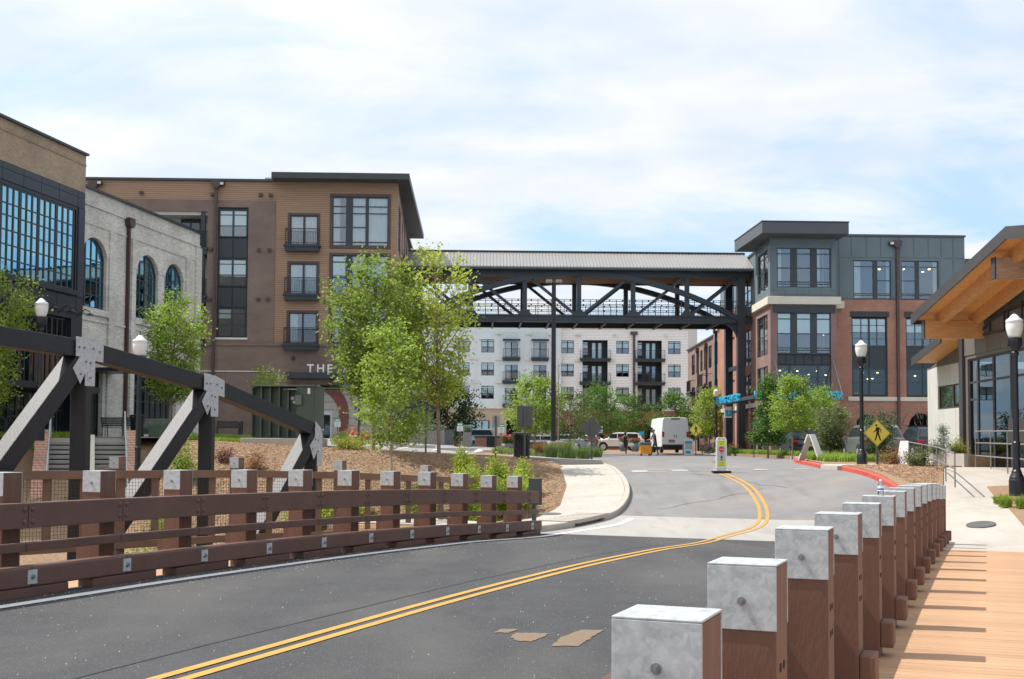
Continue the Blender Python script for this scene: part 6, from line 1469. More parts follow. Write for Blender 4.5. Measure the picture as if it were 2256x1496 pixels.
tree_px('street_tree', 'sparse olive green tree right of the tall parking lot light pole', 1255, 74, 868, 100, 962, .15, 3600, 'olive', 9, nb=22, style='round', dens=.8)
tree_px('street_tree', 'dark green tree below the left loggia of the white apartments', 1318, 122, 852, 105, 952, .2, 6500, 'mid', 10, nb=26, style='round')
tree_px('street_tree', 'dark green spreading tree below the white apartment downspout', 1385, 126, 872, 90, 955, .2, 4800, 'mid', 11, nb=24, style='round')
tree_px('street_tree', 'dark tree standing directly behind the white van', 1490, 110, 868, 110, 965, .2, 7000, 'mid', 12, nb=26, style='round')
tree_px('street_tree', 'yellowish green tree at the foot of the receding brown row building', 1562, 98, 855, 70, 958, .17, 5000, 'bright', 13, nb=24, style='round')
tree_px('columnar_tree', 'dense dark green upright tree left of the cyan word center', 1692, 66, 828, 72, 975, .12, 9500, 'mid', 14, nb=34, style='cone', tr=.06, stems=2)
tree_px('street_tree', 'light green round headed young tree in front of the lettered canopy', 1745, 62, 826, 92, 940, .115, 7500, 'bright', 15, nb=28, style='round', tr=.05)
tree_px('street_tree', 'soft green tree in front of the cyan letters beside the brick pier', 1805, 68, 853, 75, 935, .12, 4200, 'bright', 16, nb=22, style='round', tr=.05)
tree_px('crape_myrtle', 'olive multi stemmed shrub tree with long arching shoots behind the white folding sign', 1832, 56, 893, 78, 985, .10, 5200, 'olive', 17, nb=24, stems=3, spread=.5, tr=.05)
tree_px('crape_myrtle', 'dark leafed multi stemmed shrub tree behind the near yellow crossing sign', 1937, 47.5, 905, 84, 985, .085, 3600, 'dark', 18, nb=24, stems=3, spread=.5, tr=.05)
# bare sapling
x, z = at_px(1229, 66); e = thing('bare_sapling', 'thin leafless sapling beside the tall parking lot light pole', 'tree', (x, 66, z)); mb = MB(); limb(mb, [Vector((0, 0, -.1)), Vector((.03, 0, 2.5)), Vector((.0, .0, 5.4))], .05, .012); rng = np.random.default_rng(5)
for k in range(14):
    h = 1.8 + k * .24; a = k * 2.4; limb(mb, [Vector((.02, 0, h)), Vector((cos(a) * .5, sin(a) * .3, h + .8))], .012, .004, 3)
mb.build('trunk', M['bark'], e)
def shrub(name, label, px, Y, pw, ph, mt, seed, n=900, leaf=.06, hf=T, style='round', cat='shrub', group=None, dy=0, asp=.6, flow=None):
    x, z = at_px(px, Y, hf); z += dy; w = pw * Y / 2600 / 2
    if ph > 300: ph = 985 + (EYE - z) * 2600 / Y - ph
    h = ph * Y / 2600; rng = np.random.default_rng(seed)
    e = thing(name, label, cat, (x, Y, z), 0, group); sb = MB(); C = []
    nb = 18 + int(w * 14)
    for i in range(nb):
        a = rng.uniform(0, 2 * pi); q = rng.uniform(0, 1) ** .5; el = rng.uniform(.15, 1.0); en = Vector((cos(a) * w * q * (1.05 - .45 * el ** 3), sin(a) * w * q * .9, h * el * (1 - .25 * q * q) * rng.uniform(.85, 1.1)))
        sb.cyl((cos(a) * w * .12, sin(a) * w * .12, -.05), en, .008, .003, 3, cap=False); cnt = max(3, int(n / nb)); t_ = rng.uniform(.25, 1.05, cnt)[:, None]
        C.append(np.array([cos(a) * w * .12, sin(a) * w * .12, 0]) + (np.array(en) - np.array([cos(a) * w * .12, sin(a) * w * .12, 0])) * t_ + rng.normal(size=(cnt, 3)) * leaf * 1.5)
    C = np.vstack(C); C[:, 2] = np.maximum(C[:, 2], .02)
    sb.build('stems', M['bark'], e, fixn=False); leaf_mesh('foliage', C, leaf, LV[mt], e, rng, asp=asp)
    if flow: sel = C[C[:, 2] > h * .55]; sel = sel[rng.permutation(len(sel))[:max(8, int(len(sel) * .25))]]; leaf_mesh('flowers', sel + [0, 0, leaf * .6], leaf * 1.2, LV[flow], e, rng)
    return e
sh = [
 ('clipped_shrub', 'bright green rounded shrub, left of the three near the guardrail end', 1018, 42.6, 46, 980, 'lush', 21, 4200, .075),
 ('clipped_shrub', 'bright green rounded shrub, middle of the three near the guardrail end', 1096, 41.3, 54, 996, 'lush', 22, 4600, .075),
 ('clipped_shrub', 'bright green rounded shrub, right of the three near the guardrail end', 1158, 40.6, 50, 1000, 'lush', 23, 4200, .075),
 ('spreading_shrub', 'low yellow green spreading shrub below the left of three rounded shrubs', 1030, 40.5, 110, 1022, 'lush', 24, 4600, .075),
 ('spreading_shrub', 'large light green shrub behind the last guardrail posts on the left', 1122, 38.4, 175, 1026, 'lush', 25, 11000, .075),
 ('spreading_shrub', 'light green shrub spilling down between two far guardrail posts', 1058, 37.5, 120, 1058, 'lush', 26, 7500, .075),
 ('juniper', 'yellow green low juniper mound in front of the fire hydrant', 766, 45.2, 118, 960, 'yellow', 27, 3000, .07),
 ('grass_shrub', 'dusty orange green shrub behind the hydrant by the curved brick mural', 785, 58, 75, 38, 'rust', 28, 1800, .09),
 ('grass_shrub', 'dull green shrub left of the hydrant by the entrance door', 752, 54, 50, 26, 'mid', 29, 1200, .08),
 ('red_shrub', 'small maroon shrub on the mulch slope below the transformer', 494, 42.6, 56, 985, 'maroon', 30, 900, .06),
 ('olive_shrub', 'brownish olive shrub on the mulch below the transformer pad', 565, 42, 66, 988, 'rust', 31, 1000, .06),
 ('leafy_shrub', 'tall light green leafy shrub between the left truss diagonal and post', 405, 40.5, 66, 950, 'bright', 32, 1800, .085),
 ('leafy_shrub', 'light green shrub low behind the wire mesh near the left truss', 300, 33, 130, 1170, 'bright', 33, 2200, .08),
 ('leafy_shrub', 'yellow green shrub low behind the wire mesh in the middle', 690, 37, 140, 1078, 'lush', 34, 4000, .08),
 ('leafy_shrub', 'yellow green shrub behind the mesh fence beside the last truss post', 775, 38, 120, 1070, 'lush', 35, 4000, .08),
 ('leafy_shrub', 'pale green shrub below mulch slope seen under the guardrail', 930, 38.0, 120, 1052, 'lush', 36, 4000, .08),
 ('leafy_shrub', 'green shrub in the gap behind the second guardrail post', 380, 35, 120, 1085, 'bright', 37, 1800, .08),
 ('yellow_shrub', 'golden green shrub against the white concrete pavilion wall', 2110, 44.0, 40, 34, 'yellow', 38, 1200, .06),
 ('olive_shrub', 'straggly olive shrub against the white concrete pavilion wall', 2062, 44.0, 44, 30, 'olive', 39, 1000, .06),
 ('rust_shrub', 'rusty orange shrub beside the near yellow crossing sign', 1966, 43.0, 60, 44, 'rust', 40, 2400, .05),
 ('olive_shrub', 'yellowish olive dome shrub nearest the right guardrail end', 2020, 40.5, 78, 46, 'olive', 41, 3600, .05),
]
for s in sh:
    hf = (lambda x, y: R(x, y) + .17) if s[2] > 1850 else T
    shrub(*s[:8], n=s[8], leaf=s[9], hf=hf, dy=(.45 if s[2] in (2110, 2062) else 0))
x_, z_ = at_px(2079, 43.8, lambda x, y: R(x, y) + .62)
tree('weeping_conifer', 'small blue grey weeping conifer against the white pavilion wall', x_, 43.8, z_, 1.05, .32, .1, .05, 1600, 'grey', 44, nb=20, style='cone', tr=.025, cat='shrub')
# grasses
def blades(name, label, pts, hgt, w, mt, seed, cat=None, kind=None, parent=None, spread=.35, per=1, loc=None):
    rng = np.random.default_rng(seed); P_ = np.repeat(np.asarray(pts), per, 0); n = len(P_); a = rng.uniform(0, 2 * pi, n); h = hgt * rng.uniform(.55, 1.1, n); ln = spread * h * rng.uniform(.1, 1, n)
    d = np.stack([np.cos(a), np.sin(a), np.zeros(n)], 1); b = rng.uniform(0, 2 * pi, n); s = np.stack([np.cos(b), np.sin(b), np.zeros(n)], 1) * w / 2
    V = np.empty((n, 5, 3)); V[:, 0] = P_ - s; V[:, 1] = P_ + s; m_ = P_ + d * ln[:, None] * .35; m_[:, 2] += h * .6; V[:, 2] = m_ - s * .8; V[:, 3] = m_ + s * .8; t_ = P_ + d * ln[:, None]; t_[:, 2] += h * (1 - .25 * (ln / h)); V[:, 4] = t_
    me = bpy.data.meshes.new(name); base = (np.arange(n) * 5)[:, None]
    quads = (base + np.array([0, 1, 3, 2])); tris = (base + np.array([2, 3, 4])); me.from_pydata(V.reshape(-1, 3), [], [tuple(q) for q in quads] + [tuple(q) for q in tris]); me.materials.append(LV[mt] if isinstance(mt, str) else mt)
    o = bpy.data.objects.new(name, me); COL.objects.link(o)
    if parent: o.parent = parent
    if label: tag(o, label, cat)
    if kind: o['kind'] = kind
    return o
def clump(label, px, Y, pw, ph, mt, seed, n=420, hf=T, flower=None, dy=0.):
    x, z = at_px(px, Y, hf); w = pw * Y / 2600 / 2; h = ph * Y / 2600; rng = np.random.default_rng(seed); r = np.sqrt(rng.uniform(0, 1, n)) * w * .45; a = rng.uniform(0, 2 * pi, n); P_ = np.stack([r * np.cos(a), r * np.sin(a), np.zeros(n)], 1)
    e = blades('ornamental_grass', label, P_, h, .014 * Y / 40, mt, seed, 'grass', spread=.75 * w / h); e.location = (x, Y, z + dy); e['group'] = 'ornamental grasses in the planting beds'; return e
cl = [('orange tipped grass clump, leftmost in the bed beyond the left walk', 1190, 51, 50, 38, 'rust'), ('green grass clump second from left in the bed beyond the left walk', 1212, 49.5, 60, 40, 'grass'),
 ('tall blue green grass clump in the middle of the bed beyond the left walk', 1248, 49, 85, 52, 'grass'), ('green grass clump left of the diamond sign pole', 1284, 50, 60, 36, 'grass'), ('short green grass clump behind the diamond sign pole', 1312, 56, 60, 26, 'grass'),
 ('buff topped grass clump behind the others in the left bed', 1228, 54, 90, 40, 'rust'),
 ('blue green grass clump beside the bench by the pale brick building', 345, 47, 80, 45, 'grey'), ('low grass clump below the left bike racks', 15, 43, 90, 25, 'bright'),
 ('green grass clump beside the right foreground lamp post base', 2212, 30.6, 60, 30, 'bright'), ('green grass clump right of the right foreground lamp post base', 2250, 30.2, 60, 34, 'bright'), ('small grass clump at left of the foreground lamp bed', 2198, 31.6, 50, 22, 'bright')]
for i, c in enumerate(cl): clump(*c, seed=60 + i, n=520, hf=(lambda x, y: R(x, y) + .17) if c[1] > 1850 else T, dy=.05 if c[1] < 1850 else 0)
def cover(name, poly, hf, off, dens, h, w, mt, seed, spread=.5):
    rng = np.random.default_rng(seed); xs_ = [p[0] for p in poly]; ys_ = [p[1] for p in poly]; pts = []
    area = (max(xs_) - min(xs_)) * (max(ys_) - min(ys_)); n = int(area * dens)
    X = rng.uniform(min(xs_), max(xs_), n); Y = rng.uniform(min(ys_), max(ys_), n)
    for x, y in zip(X, Y):
        ins = False; j = len(poly) - 1
        for i in range(len(poly)):
            if (poly[i][1] > y) != (poly[j][1] > y) and x < (poly[j][0] - poly[i][0]) * (y - poly[i][1]) / (poly[j][1] - poly[i][1]) + poly[i][0]: ins = not ins
            j = i
        if ins: pts.append((x, y, hf(x, y) + off))
    return blades(name, None, pts, h, w, mt, seed, kind='stuff', spread=spread)
RB = lambda x, y: R(x, y) + .17
cover('ground_cover', [(12.75, 48), (13.1, 53), (15.1, 61), (15.5, 92), (18.4, 92), (18.2, 61), (17.3, 53), (16.6, 47.3)], RB, 0, 190, .34, .03, 'bright', 81, .9)
cover('ground_cover', [(12.75, 48), (13.1, 53), (15.1, 61), (15.5, 92), (18.4, 92), (18.2, 61), (17.3, 53), (16.6, 47.3)], RB, 0, 90, .26, .035, 'mid', 82, .9)
cover('ground_cover', [(-.8, 50), (-.8, 59), (3.0, 59), (3.2, 50)], T, .05, 90, .3, .03, 'grass', 83, .7)
cover('grass', [(-12.5, 45.8), (-12.5, 50), (-9.7, 50), (-9.7, 45.8)], T, 0, 300, .3, .03, 'bright', 84, .7)
cover('grass', [(-20, 43), (-20, 46), (-16.6, 46), (-16.6, 43)], T, 0, 200, .3, .03, 'bright', 85, .7)
cover('grass', [(-14, 47), (-14, 50), (-11, 50), (-11, 47)], T, 0, 120, .3, .03, 'bright', 86, .7)
# pine straw lying on the slope (too small and many to count)
def straw(name, x0, x1, y0, y1, n, hf, off, seed, L_=.16, mtr=None, ok=None):
    rng = np.random.default_rng(seed); X = rng.uniform(x0, x1, n); Y = rng.uniform(y0, y1, n); P_ = []
    for x, y in zip(X, Y):
        if ok and not ok(x, y): continue
        P_.append((x, y, hf(x, y) + off))
    P_ = np.array(P_); n = len(P_); a = rng.uniform(0, pi, n); l_ = L_ * rng.uniform(.5, 1.2, n)[:, None] / 2; d = np.stack([np.cos(a), np.sin(a), rng.uniform(-.12, .22, n)], 1) * l_; s = np.stack([-np.sin(a), np.cos(a), rng.uniform(-.5, .5, n)], 1) * .0055
    V = np.empty((n, 4, 3)); V[:, 0] = P_ - d - s; V[:, 1] = P_ - d + s; V[:, 2] = P_ + d + s; V[:, 3] = P_ + d - s; V[:, :, 2] += .02
    me = bpy.data.meshes.new(name); me.from_pydata(V.reshape(-1, 3), [], [tuple(q) for q in ((np.arange(n) * 4)[:, None] + np.arange(4))]); me.materials.append(mtr or M['straw']); o = bpy.data.objects.new(name, me); COL.objects.link(o); o['kind'] = 'stuff'; return o
M['straw_lt'] = mat('pine_straw_light', (.50, .33, .21), .9, .3, 3, island=.4)
okl = lambda x, y: x < swx(y) - .05 and tn(x, y)[0] > 29
straw('pine_straw', -14.5, 2.0, 33, 47, 45000, T, .0, 91, ok=okl, L_=.09); straw('pine_straw', -14.5, 2.0, 33, 47, 60000, T, .0, 92, mtr=M['straw_lt'], ok=okl, L_=.10)
okr = lambda x, y: x < 12.3 + (y - 34.4) * .42 and x > 12.0 and y < 43
straw('pine_straw', 12.1, 16.4, 33, 43.1, 9000, lambda x, y: R(x, y) + .19, 0, 93, ok=okr, L_=.09); straw('pine_straw', 12.1, 16.4, 33, 43.1, 12000, lambda x, y: R(x, y) + .19, 0, 94, mtr=M['straw_lt'], ok=okr, L_=.1)
sheet('planting_bed', [(11.9, 27.0), (12.5, 29.5), (13.2, 32), (13.9, 34.6)], [(15.5, 27.0), (16.5, 29.5), (16.8, 32), (17, 34.6)], M['mulch'], .17, na=12, nb=6)
# ================================================================== STREET FURNITURE AND SIGNS
M['lamp_black'] = mat('lamp_black', (.012, .013, .018), .35, .1, 2); M['globe'] = mat('frosted_globe', (.78, .78, .76), .25, .03, 3)
M['sign_yellow'] = mat('sign_yellow', (.80, .64, .10), .5, .04, 2); M['black'] = mat('sign_black', (.012, .012, .012), .5, 0); M['white'] = mat('sign_white', (.78, .78, .78), .5, .03)
M['pole_grey'] = mat('pole_grey', (.085, .085, .085), .5, .1, 3); M['sign_green'] = mat('sign_green', (.01, .30, .16), .5, .03); M['sign_red'] = mat('sign_red', (.55, .02, .03), .5, .03)
M['sign_lime'] = mat('sign_lime', (.62, .80, .02), .5, .02); M['navy'] = mat('sign_navy', (.02, .035, .07), .5, .05); M['sign_blue'] = mat('sign_blue', (.01, .12, .42), .5, .03); M['sky_blue'] = mat('sign_sky_blue', (.03, .36, .62), .5, .03)
M['back_tan'] = mat('sign_back_tan', (.36, .34, .31), .6, .06); M['sign_grey'] = mat('sign_grey_panel', (.50, .50, .50), .6, .02)
RW = lambda x, y: R(x, y) + .16
def lamp(label, px, Y, ytop, hf=None, z0=None):
    x = XatY(px, Y); ztop = EYE + (985 - ytop) * Y / 2600; H = 4.95; z = ztop - H
    e = thing('street_lamp', label, 'street lamp', (x, Y, z), 0, 'acorn globe street lamps')
    if 'lamp' not in LP:
        p = MB().lathe([(.20, 0), (.20, .42), (.185, .46), (.185, .50), (.165, .54), (.13, .62), (.125, .66), (.10, .70), (.095, .85), (.085, .95), (.085, 1.32), (.10, 1.35), (.10, 1.42), (.080, 1.45), (.070, 3.72), (.095, 3.75), (.095, 3.82), (.075, 3.85)], n=20).lathe([(.075, 3.85), (.11, 3.9), (.17, 4.0), (.185, 4.12), (.185, 4.2), (.14, 4.22)], n=20).build('post', M['lamp_black'], e, smooth=False)
        fl = MB()
        for k in range(12): a = k * pi / 6; fl.box(cos(a) * .17 - .012, cos(a) * .17 + .012, sin(a) * .17 - .012, sin(a) * .17 + .012, 3.98, 4.20)
        f_ = fl.build('collar_ribs', M['lamp_black'], e); f_['kind'] = 'stuff'
        g_ = MB().lathe([(.13, 4.2), (.17, 4.28), (.21, 4.42), (.225, 4.55), (.215, 4.63), (.23, 4.645), (.21, 4.70), (.13, 4.75), (.10, 4.80), (.05, 4.84), (.02, 4.86)], n=24).build('globe', M['globe'], e, smooth=True)
        f2 = MB().lathe([(.035, 4.84), (.03, 4.87), (.01, 4.90), (.018, 4.92), (.003, 4.99)], n=10).build('finial', M['lamp_black'], e)
        LP['lamp'] = [p, f_, g_, f2]
    else:
        for o in LP['lamp']: inst(o, e, (0, 0, 0))
    return e
LP = {}
lamp('street lamp with white acorn globe in front of the navy shop, leftmost lamp', 84, 40, 655)
lamp('street lamp with white acorn globe before the pale brick arcade, half behind the truss', 304, 36, 735)
lamp('black street lamp with white acorn globe beside the near yellow crossing sign', 1899, 45, 740)
lamp('tall street lamp with white acorn globe nearest the pavilion at the right edge', 2239, 31.4, 677)
lamp('tiny distant street lamp between the row building and the leasing building', 1578, 96, 852)
# tall lot light
x, z = at_px(1219, 62, T); e = thing('parking_lot_light', 'very tall black pole with twin floodlight heads rising in front of the skybridge', 'light pole', (x, 62, z))
h = EYE + (985 - 622) * 62 / 2600 - z; MB().cyl((0, 0, .7), (0, 0, h), .135, .11, 12).build('pole', M['lamp_black'], e); MB().cyl((0, 0, -.2), (0, 0, .75), .32, n=20).build('concrete_base', M['concrete'], e, bevel=.02)
MB().box(-.3, .3, -.04, .04, h - .05, h + .03).build('cross_arm', M['lamp_black'], e)
for s in (-1, 1): MB().box(s * .1, s * .42, -.38, .05, h + .0, h + .14).build('light_head', mat('light_head', (.28, .27, .26), .5, .1), e, bevel=.02)
def walker(mb, cx, cz, s, y0, y1):
    """walking figure pictogram, facing left"""
    def pl(pts): mb.prism([(cx + a * s, y0, cz + b * s) for a, b in pts], (0, y1 - y0, 0))
    mb.prism([(cx + (-.08 + .085 * cos(k * pi / 6)) * s, y0, cz + (.62 + .085 * sin(k * pi / 6)) * s) for k in range(12)], (0, y1 - y0, 0))
    pl([(-.09, .47), (.10, .47), (.17, .40), (.13, -.02), (-.07, -.02), (-.08, .2)])
    pl([(-.09, .44), (-.06, .20), (-.30, .03), (-.33, .08), (-.16, .24)])
    pl([(.09, .46), (.30, .30), (.31, .02), (.26, .02), (.24, .26), (.12, .33)])
    pl([(-.07, 0.0), (.06, 0.0), (-.13, -.62), (-.22, -.60)])
    pl([(.00, 0.0), (.13, 0.0), (.30, -.58), (.21, -.62)])
def diamond(label, px, Y, ycen, half_px, hf, front, cat='sign', name='crossing_sign'):
    x, z = at_px(px, Y, hf); zc = EYE + (985 - ycen) * Y / 2600 - z; r = half_px * Y / 2600
    e = thing(name, label, cat, (x, Y, z), .03); MB().box(-.035, .035, .01, .07, -.3, zc + (r * .96)).build('pole', M['pole_grey'], e) if front else MB().box(-.045, .045, -.07, -.01, -.3, zc + r * .98).build('pole', M['pole_grey'], e)
    k = .06 * r
    def dia(q, y0, y1): return MB().prism([(-q, y0, zc), (0, y0, zc - q), (q, y0, zc), (0, y0, zc + q)], (0, y1 - y0, 0))
    if front:
        dia(r, -.004, .004).build('sign_panel', M['sign_yellow'], e); bm_ = MB(); q1, q2 = r * .965, r * .93
        P1 = [(-q1, zc), (0, zc - q1), (q1, zc), (0, zc + q1)]; P2_ = [(-q2, zc), (0, zc - q2), (q2, zc), (0, zc + q2)]
        for i in range(4): j = (i + 1) % 4; bm_.prism([(P1[i][0], -.007, P1[i][1]), (P1[j][0], -.007, P1[j][1]), (P2_[j][0], -.007, P2_[j][1]), (P2_[i][0], -.007, P2_[i][1])], (0, .0025, 0))
        bm_.build('border', M['black'], e); w = MB(); walker(w, .0, zc - .0, r * .93, -.009, -.005); w.build('walking_figure', M['black'], e)
    else: dia(r, -.009, .004).build('sign_panel', M['pole_grey'], e)
    return e
diamond('near yellow diamond pedestrian crossing sign on the mulch island', 1933, 42.5, 950, 30, lambda x, y: R(x, y) + .19, True)
diamond('far yellow diamond pedestrian crossing sign to the right of the white van', 1533, 80, 945, 15, R, True)
diamond('grey back of a diamond sign facing away at the end of the left walk', 1303, 50, 943, 25, T, False, name='diamond_sign_back')
# in-street sign
x, z = at_px(1588, 44.0, R); e = thing('pedestrian_panel_sign', 'narrow white and lime stand up panel reading state law stop in mid street', 'sign', (x, 43.9, z), .05)
MB().box(-.33, .33, -.22, .22, 0, .07).build('rubber_base', M['black'], e, bevel=.02); MB().box(-.17, .17, -.03, .03, .07, .16).build('foot', M['white'], e); 
MB().prism([(-.20, -.035, .14), (.20, -.035, .14), (.20, -.035, 1.22), (.16, -.035, 1.30), (-.16, -.035, 1.30), (-.20, -.035, 1.22)], (0, .07, 0)).build('panel_body', M['white'], e, bevel=.01)
MB().box(-.11, -.03, -.04, -.036, 1.235, 1.26).build('handle_slot', M['black'], e); MB().box(.03, .11, -.04, -.036, 1.235, 1.26).build('handle_slot', M['black'], e)
MB().box(-.155, .155, -.040, -.036, 1.0, 1.19).build('upper_field', M['sign_lime'], e); MB().box(-.155, .155, -.040, -.036, .24, .40).build('lower_field', M['sign_lime'], e); MB().box(-.155, .155, -.039, -.036, .41, .99).build('middle_field', M['sign_grey'], e)
MB().prism([(.115 * cos(pi / 8 + k * pi / 4), -.042, .86 + .115 * sin(pi / 8 + k * pi / 4)) for k in range(8)], (0, .002, 0)).build('stop_octagon', M['sign_red'], e)
text('STOP', .085, M['white'], e, (0, -.0435, .83), depth=.002, align='CENTER', parts=False, name='lettering'); text('STATE', .075, M['black'], e, (0, -.0425, 1.115), depth=.002, align='CENTER', parts=False, name='lettering'); text('LAW', .075, M['black'], e, (0, -.0425, 1.03), depth=.002, align='CENTER', parts=False, name='lettering')
text('FOR', .05, M['black'], e, (0, -.0415, .70), depth=.002, align='CENTER', parts=False, name='lettering'); text('WITHIN', .06, M['black'], e, (0, -.0425, .335), depth=.002, align='CENTER', parts=False, name='lettering'); text('CROSSWALK', .045, M['black'], e, (0, -.0425, .265), depth=.002, align='CENTER', parts=False, name='lettering')
w = MB(); walker(w, 0, .54, .17, -.043, -.041); w.build('walking_figure', M['black'], e)
# small green and white parking signs
for i, (px, yt, Y, lab) in enumerate(((743, 924, 64, 'green topped parking sign left of the curved brick mural arc'), (835, 925, 66, 'green topped parking sign half hidden by the slim maple'), (923, 929, 66, 'green topped parking sign before the wide grey wooden planter'), (1013, 932, 64, 'green topped parking sign before the potted conifer'), (1104, 934, 60, 'green topped parking sign beside the pink flowered bowl planter'))):
    x, z = at_px(px, Y, PL); zt = EYE + (985 - yt) * Y / 2600 - z; e = thing('parking_sign', lab, 'sign', (x, Y, z), 0, 'green and white parking signs')
    MB().cyl((0, .02, -.2), (0, .02, zt - .1), .03, n=8).build('pole', M['pole_grey'], e); MB().box(-.16, .16, -.012, 0, zt - .46, zt - .17).build('white_plate', M['white'], e); MB().box(-.16, .16, -.013, 0.001, zt - .17, zt).build('green_plate', M['sign_green'], e)
    for k in range(4): MB().box(-.11, .11, -.015, -.0125, zt - .24 - k * .06, zt - .225 - k * .06).build('print_line', M['pole_grey'], e)
    MB().box(-.12, .12, -.016, -.0135, zt - .12, zt - .055).build('print_line', M['white'], e)
# sign backs
def signback(lab, px, Y, ytop, panels, hf, m, yb=None):
    x, z = at_px(px, Y, hf); s = Y / 2600; zt = EYE + (985 - ytop) * s - z; e = thing('sign_back', lab, 'sign', (x, Y, z), .04, 'sign backs facing away from the camera')
    MB().box(-.035, .035, -.06, 0.0, -.4, zt).build('pole', M['pole_grey'], e)
    for (a, b, c, d) in panels: MB().box((a - px) * s, (b - px) * s, .012, .02, EYE + (985 - d) * s - z, EYE + (985 - c) * s - z).build('sign_panel', m, e, bevel=.004)
    return e
s1 = signback('pale sign back on a grey post before the curved mural wall', 790, 48, 902, [(788, 802, 905, 938)], T, M['back_tan'])
s2 = signback('tan sign back with small blue plaque left of the yellow green maple trunk', 938, 46, 909, [(928, 947, 908, 936)], T, M['back_tan'])
s3 = signback('tan sign back with small blue plaque left of the slatted trash can', 1092, 45, 917, [(1084, 1102, 915, 941)], T, M['back_tan'])
s4 = signback('pair of dark square sign backs directly behind the slatted trash can', 1156, 46.5, 895, [(1139, 1154.5, 894, 940), (1157, 1173, 894, 940)], T, M['pole_grey'])
for s, px, y0, y1 in ((s1, (783, 789), 923, 928), (s2, (930, 935), 930, 936), (s3, (1085, 1091), 936, 942)):
    Y = s.location.y; k = Y / 2600; x0 = (px[0] - 1128) * k - s.location.x; x1 = (px[1] - 1128) * k - s.location.x
    MB().box(x0, x1, -.08, -.065, EYE + (985 - y1) * k - s.location.z, EYE + (985 - y0) * k - s.location.z).build('plaque', M['sky_blue'], s)
x, z = at_px(1322, 84, T); e = thing('one_way_sign', 'small white one way sign with right pointing arrow before the white car', 'sign', (x, 84, z)); zt = EYE + 47 * 84 / 2600 - z
MB().cyl((0, .02, -.2), (0, .02, zt), .03, n=8).build('pole', M['pole_grey'], e); MB().box(-.18, .18, -.01, 0, zt - .48, zt).build('plate', M['white'], e)
text('ONE', .13, M['black'], e, (0, -.013, zt - .15), depth=.003, align='CENTER', parts=False, name='lettering'); text('WAY', .13, M['black'], e, (0, -.013, zt - .30), depth=.003, align='CENTER', parts=False, name='lettering'); MB().prism([(-.14, -.013, zt - .42), (.04, -.013, zt - .42), (.04, -.013, zt - .45), (.14, -.013, zt - .40), (.04, -.013, zt - .35), (.04, -.013, zt - .38), (-.14, -.013, zt - .38)], (0, .003, 0)).build('arrow', M['black'], e)
# P sign
x, z = at_px(1672, 70, RW); e = thing('parking_direction_sign', 'navy sign with blue disc letter P and two white arrows', 'sign', (x, 70, z)); k = 70 / 2600; zt = EYE + (985 - 921) * k - z; zb_ = EYE + (985 - 948) * k - z
MB().box(-.27, .27, -.02, 0, zb_, zt).build('panel', M['navy'], e, bevel=.005); MB().box(-.33, -.275, -.03, .03, -.3, zt).build('pole', M['pole_grey'], e)
zc = zt - .22; MB().prism([(.20 * cos(q * pi / 10), -.026, zc + .20 * sin(q * pi / 10)) for q in range(20)], (0, .005, 0)).build('disc', M['sign_blue'], e); text('P', .30, M['white'], e, (0.0, -.03, zc - .10), depth=.004, align='CENTER', parts=False, name='lettering', stroke=.008)
za_ = zb_ + .12; aw = MB(); aw.prism([(-.13, -.024, za_), (-.09, -.024, za_), (-.09, -.024, za_ + .13), (-.04, -.024, za_ + .09), (-.02, -.024, za_ + .12), (-.11, -.024, za_ + .22), (-.20, -.024, za_ + .12), (-.18, -.024, za_ + .09), (-.13, -.024, za_ + .13)], (0, .003, 0)); aw.prism([(-.04, -.024, za_ + .03), (.14, -.024, za_ + .03), (.10, -.024, za_ - .02), (.14, -.024, za_ - .05), (.23, -.024, za_ + .05), (.14, -.024, za_ + .15), (.10, -.024, za_ + .12), (.14, -.024, za_ + .07), (-.04, -.024, za_ + .07)], (0, .003, 0)); aw.build('arrows', M['white'], e)
# projecting blue sign on the leasing building column
x, z = at_px(1603, 82, RW); e = thing('blade_sign', 'white and blue projecting blade sign left of the skybridge column', 'sign', (x, 82, z)); k = 82 / 2600
MB().box(-.22, .30, -.05, .05, EYE + (985 - 918) * k - z, EYE + (985 - 893) * k - z).build('panel', M['white'], e, bevel=.03); MB().box(-.16, .31, -.06, -.051, EYE + (985 - 915) * k - z, EYE + (985 - 901) * k - z).build('blue_field', M['sky_blue'], e); text('2', .3, M['white'], e, (.06, -.07, EYE + (985 - 909) * k - z), depth=.01, align='CENTER', parts=False, name='lettering'); MB().cyl((.45, 0, -.2), (.45, 0, EYE + (985 - 893) * k - z), .04, n=8).build('pole', M['pole_grey'], e)
# far folding sign beside van
x, z = at_px(1516, 86, R); e = thing('folding_sign', 'small white and sky blue folding sign to the right of the van', 'sign', (x, 86, z), .1)
MB().hexa([(-.36, -.35, 0), (.36, -.35, 0), (.36, -.31, 0), (-.36, -.31, 0), (-.34, -.04, 1.15), (.34, -.04, 1.15), (.34, 0.0, 1.15), (-.34, 0, 1.15)]).build('front_board', M['white'], e); MB().hexa([(-.36, .31, 0), (.36, .31, 0), (.36, .35, 0), (-.36, .35, 0), (-.34, .005, 1.15), (.34, .005, 1.15), (.34, 0.045, 1.15), (-.34, 0.045, 1.15)]).build('rear_board', M['white'], e)
def on_board(z0, z1, x0, x1, m, nm): f = lambda z: -.353 + .31 * z / 1.15; MB().hexa([(x0, f(z0) - .006, z0), (x1, f(z0) - .006, z0), (x1, f(z0), z0), (x0, f(z0), z0), (x0, f(z1) - .006, z1), (x1, f(z1) - .006, z1), (x1, f(z1), z1), (x0, f(z1), z1)]).build(nm, m, e)
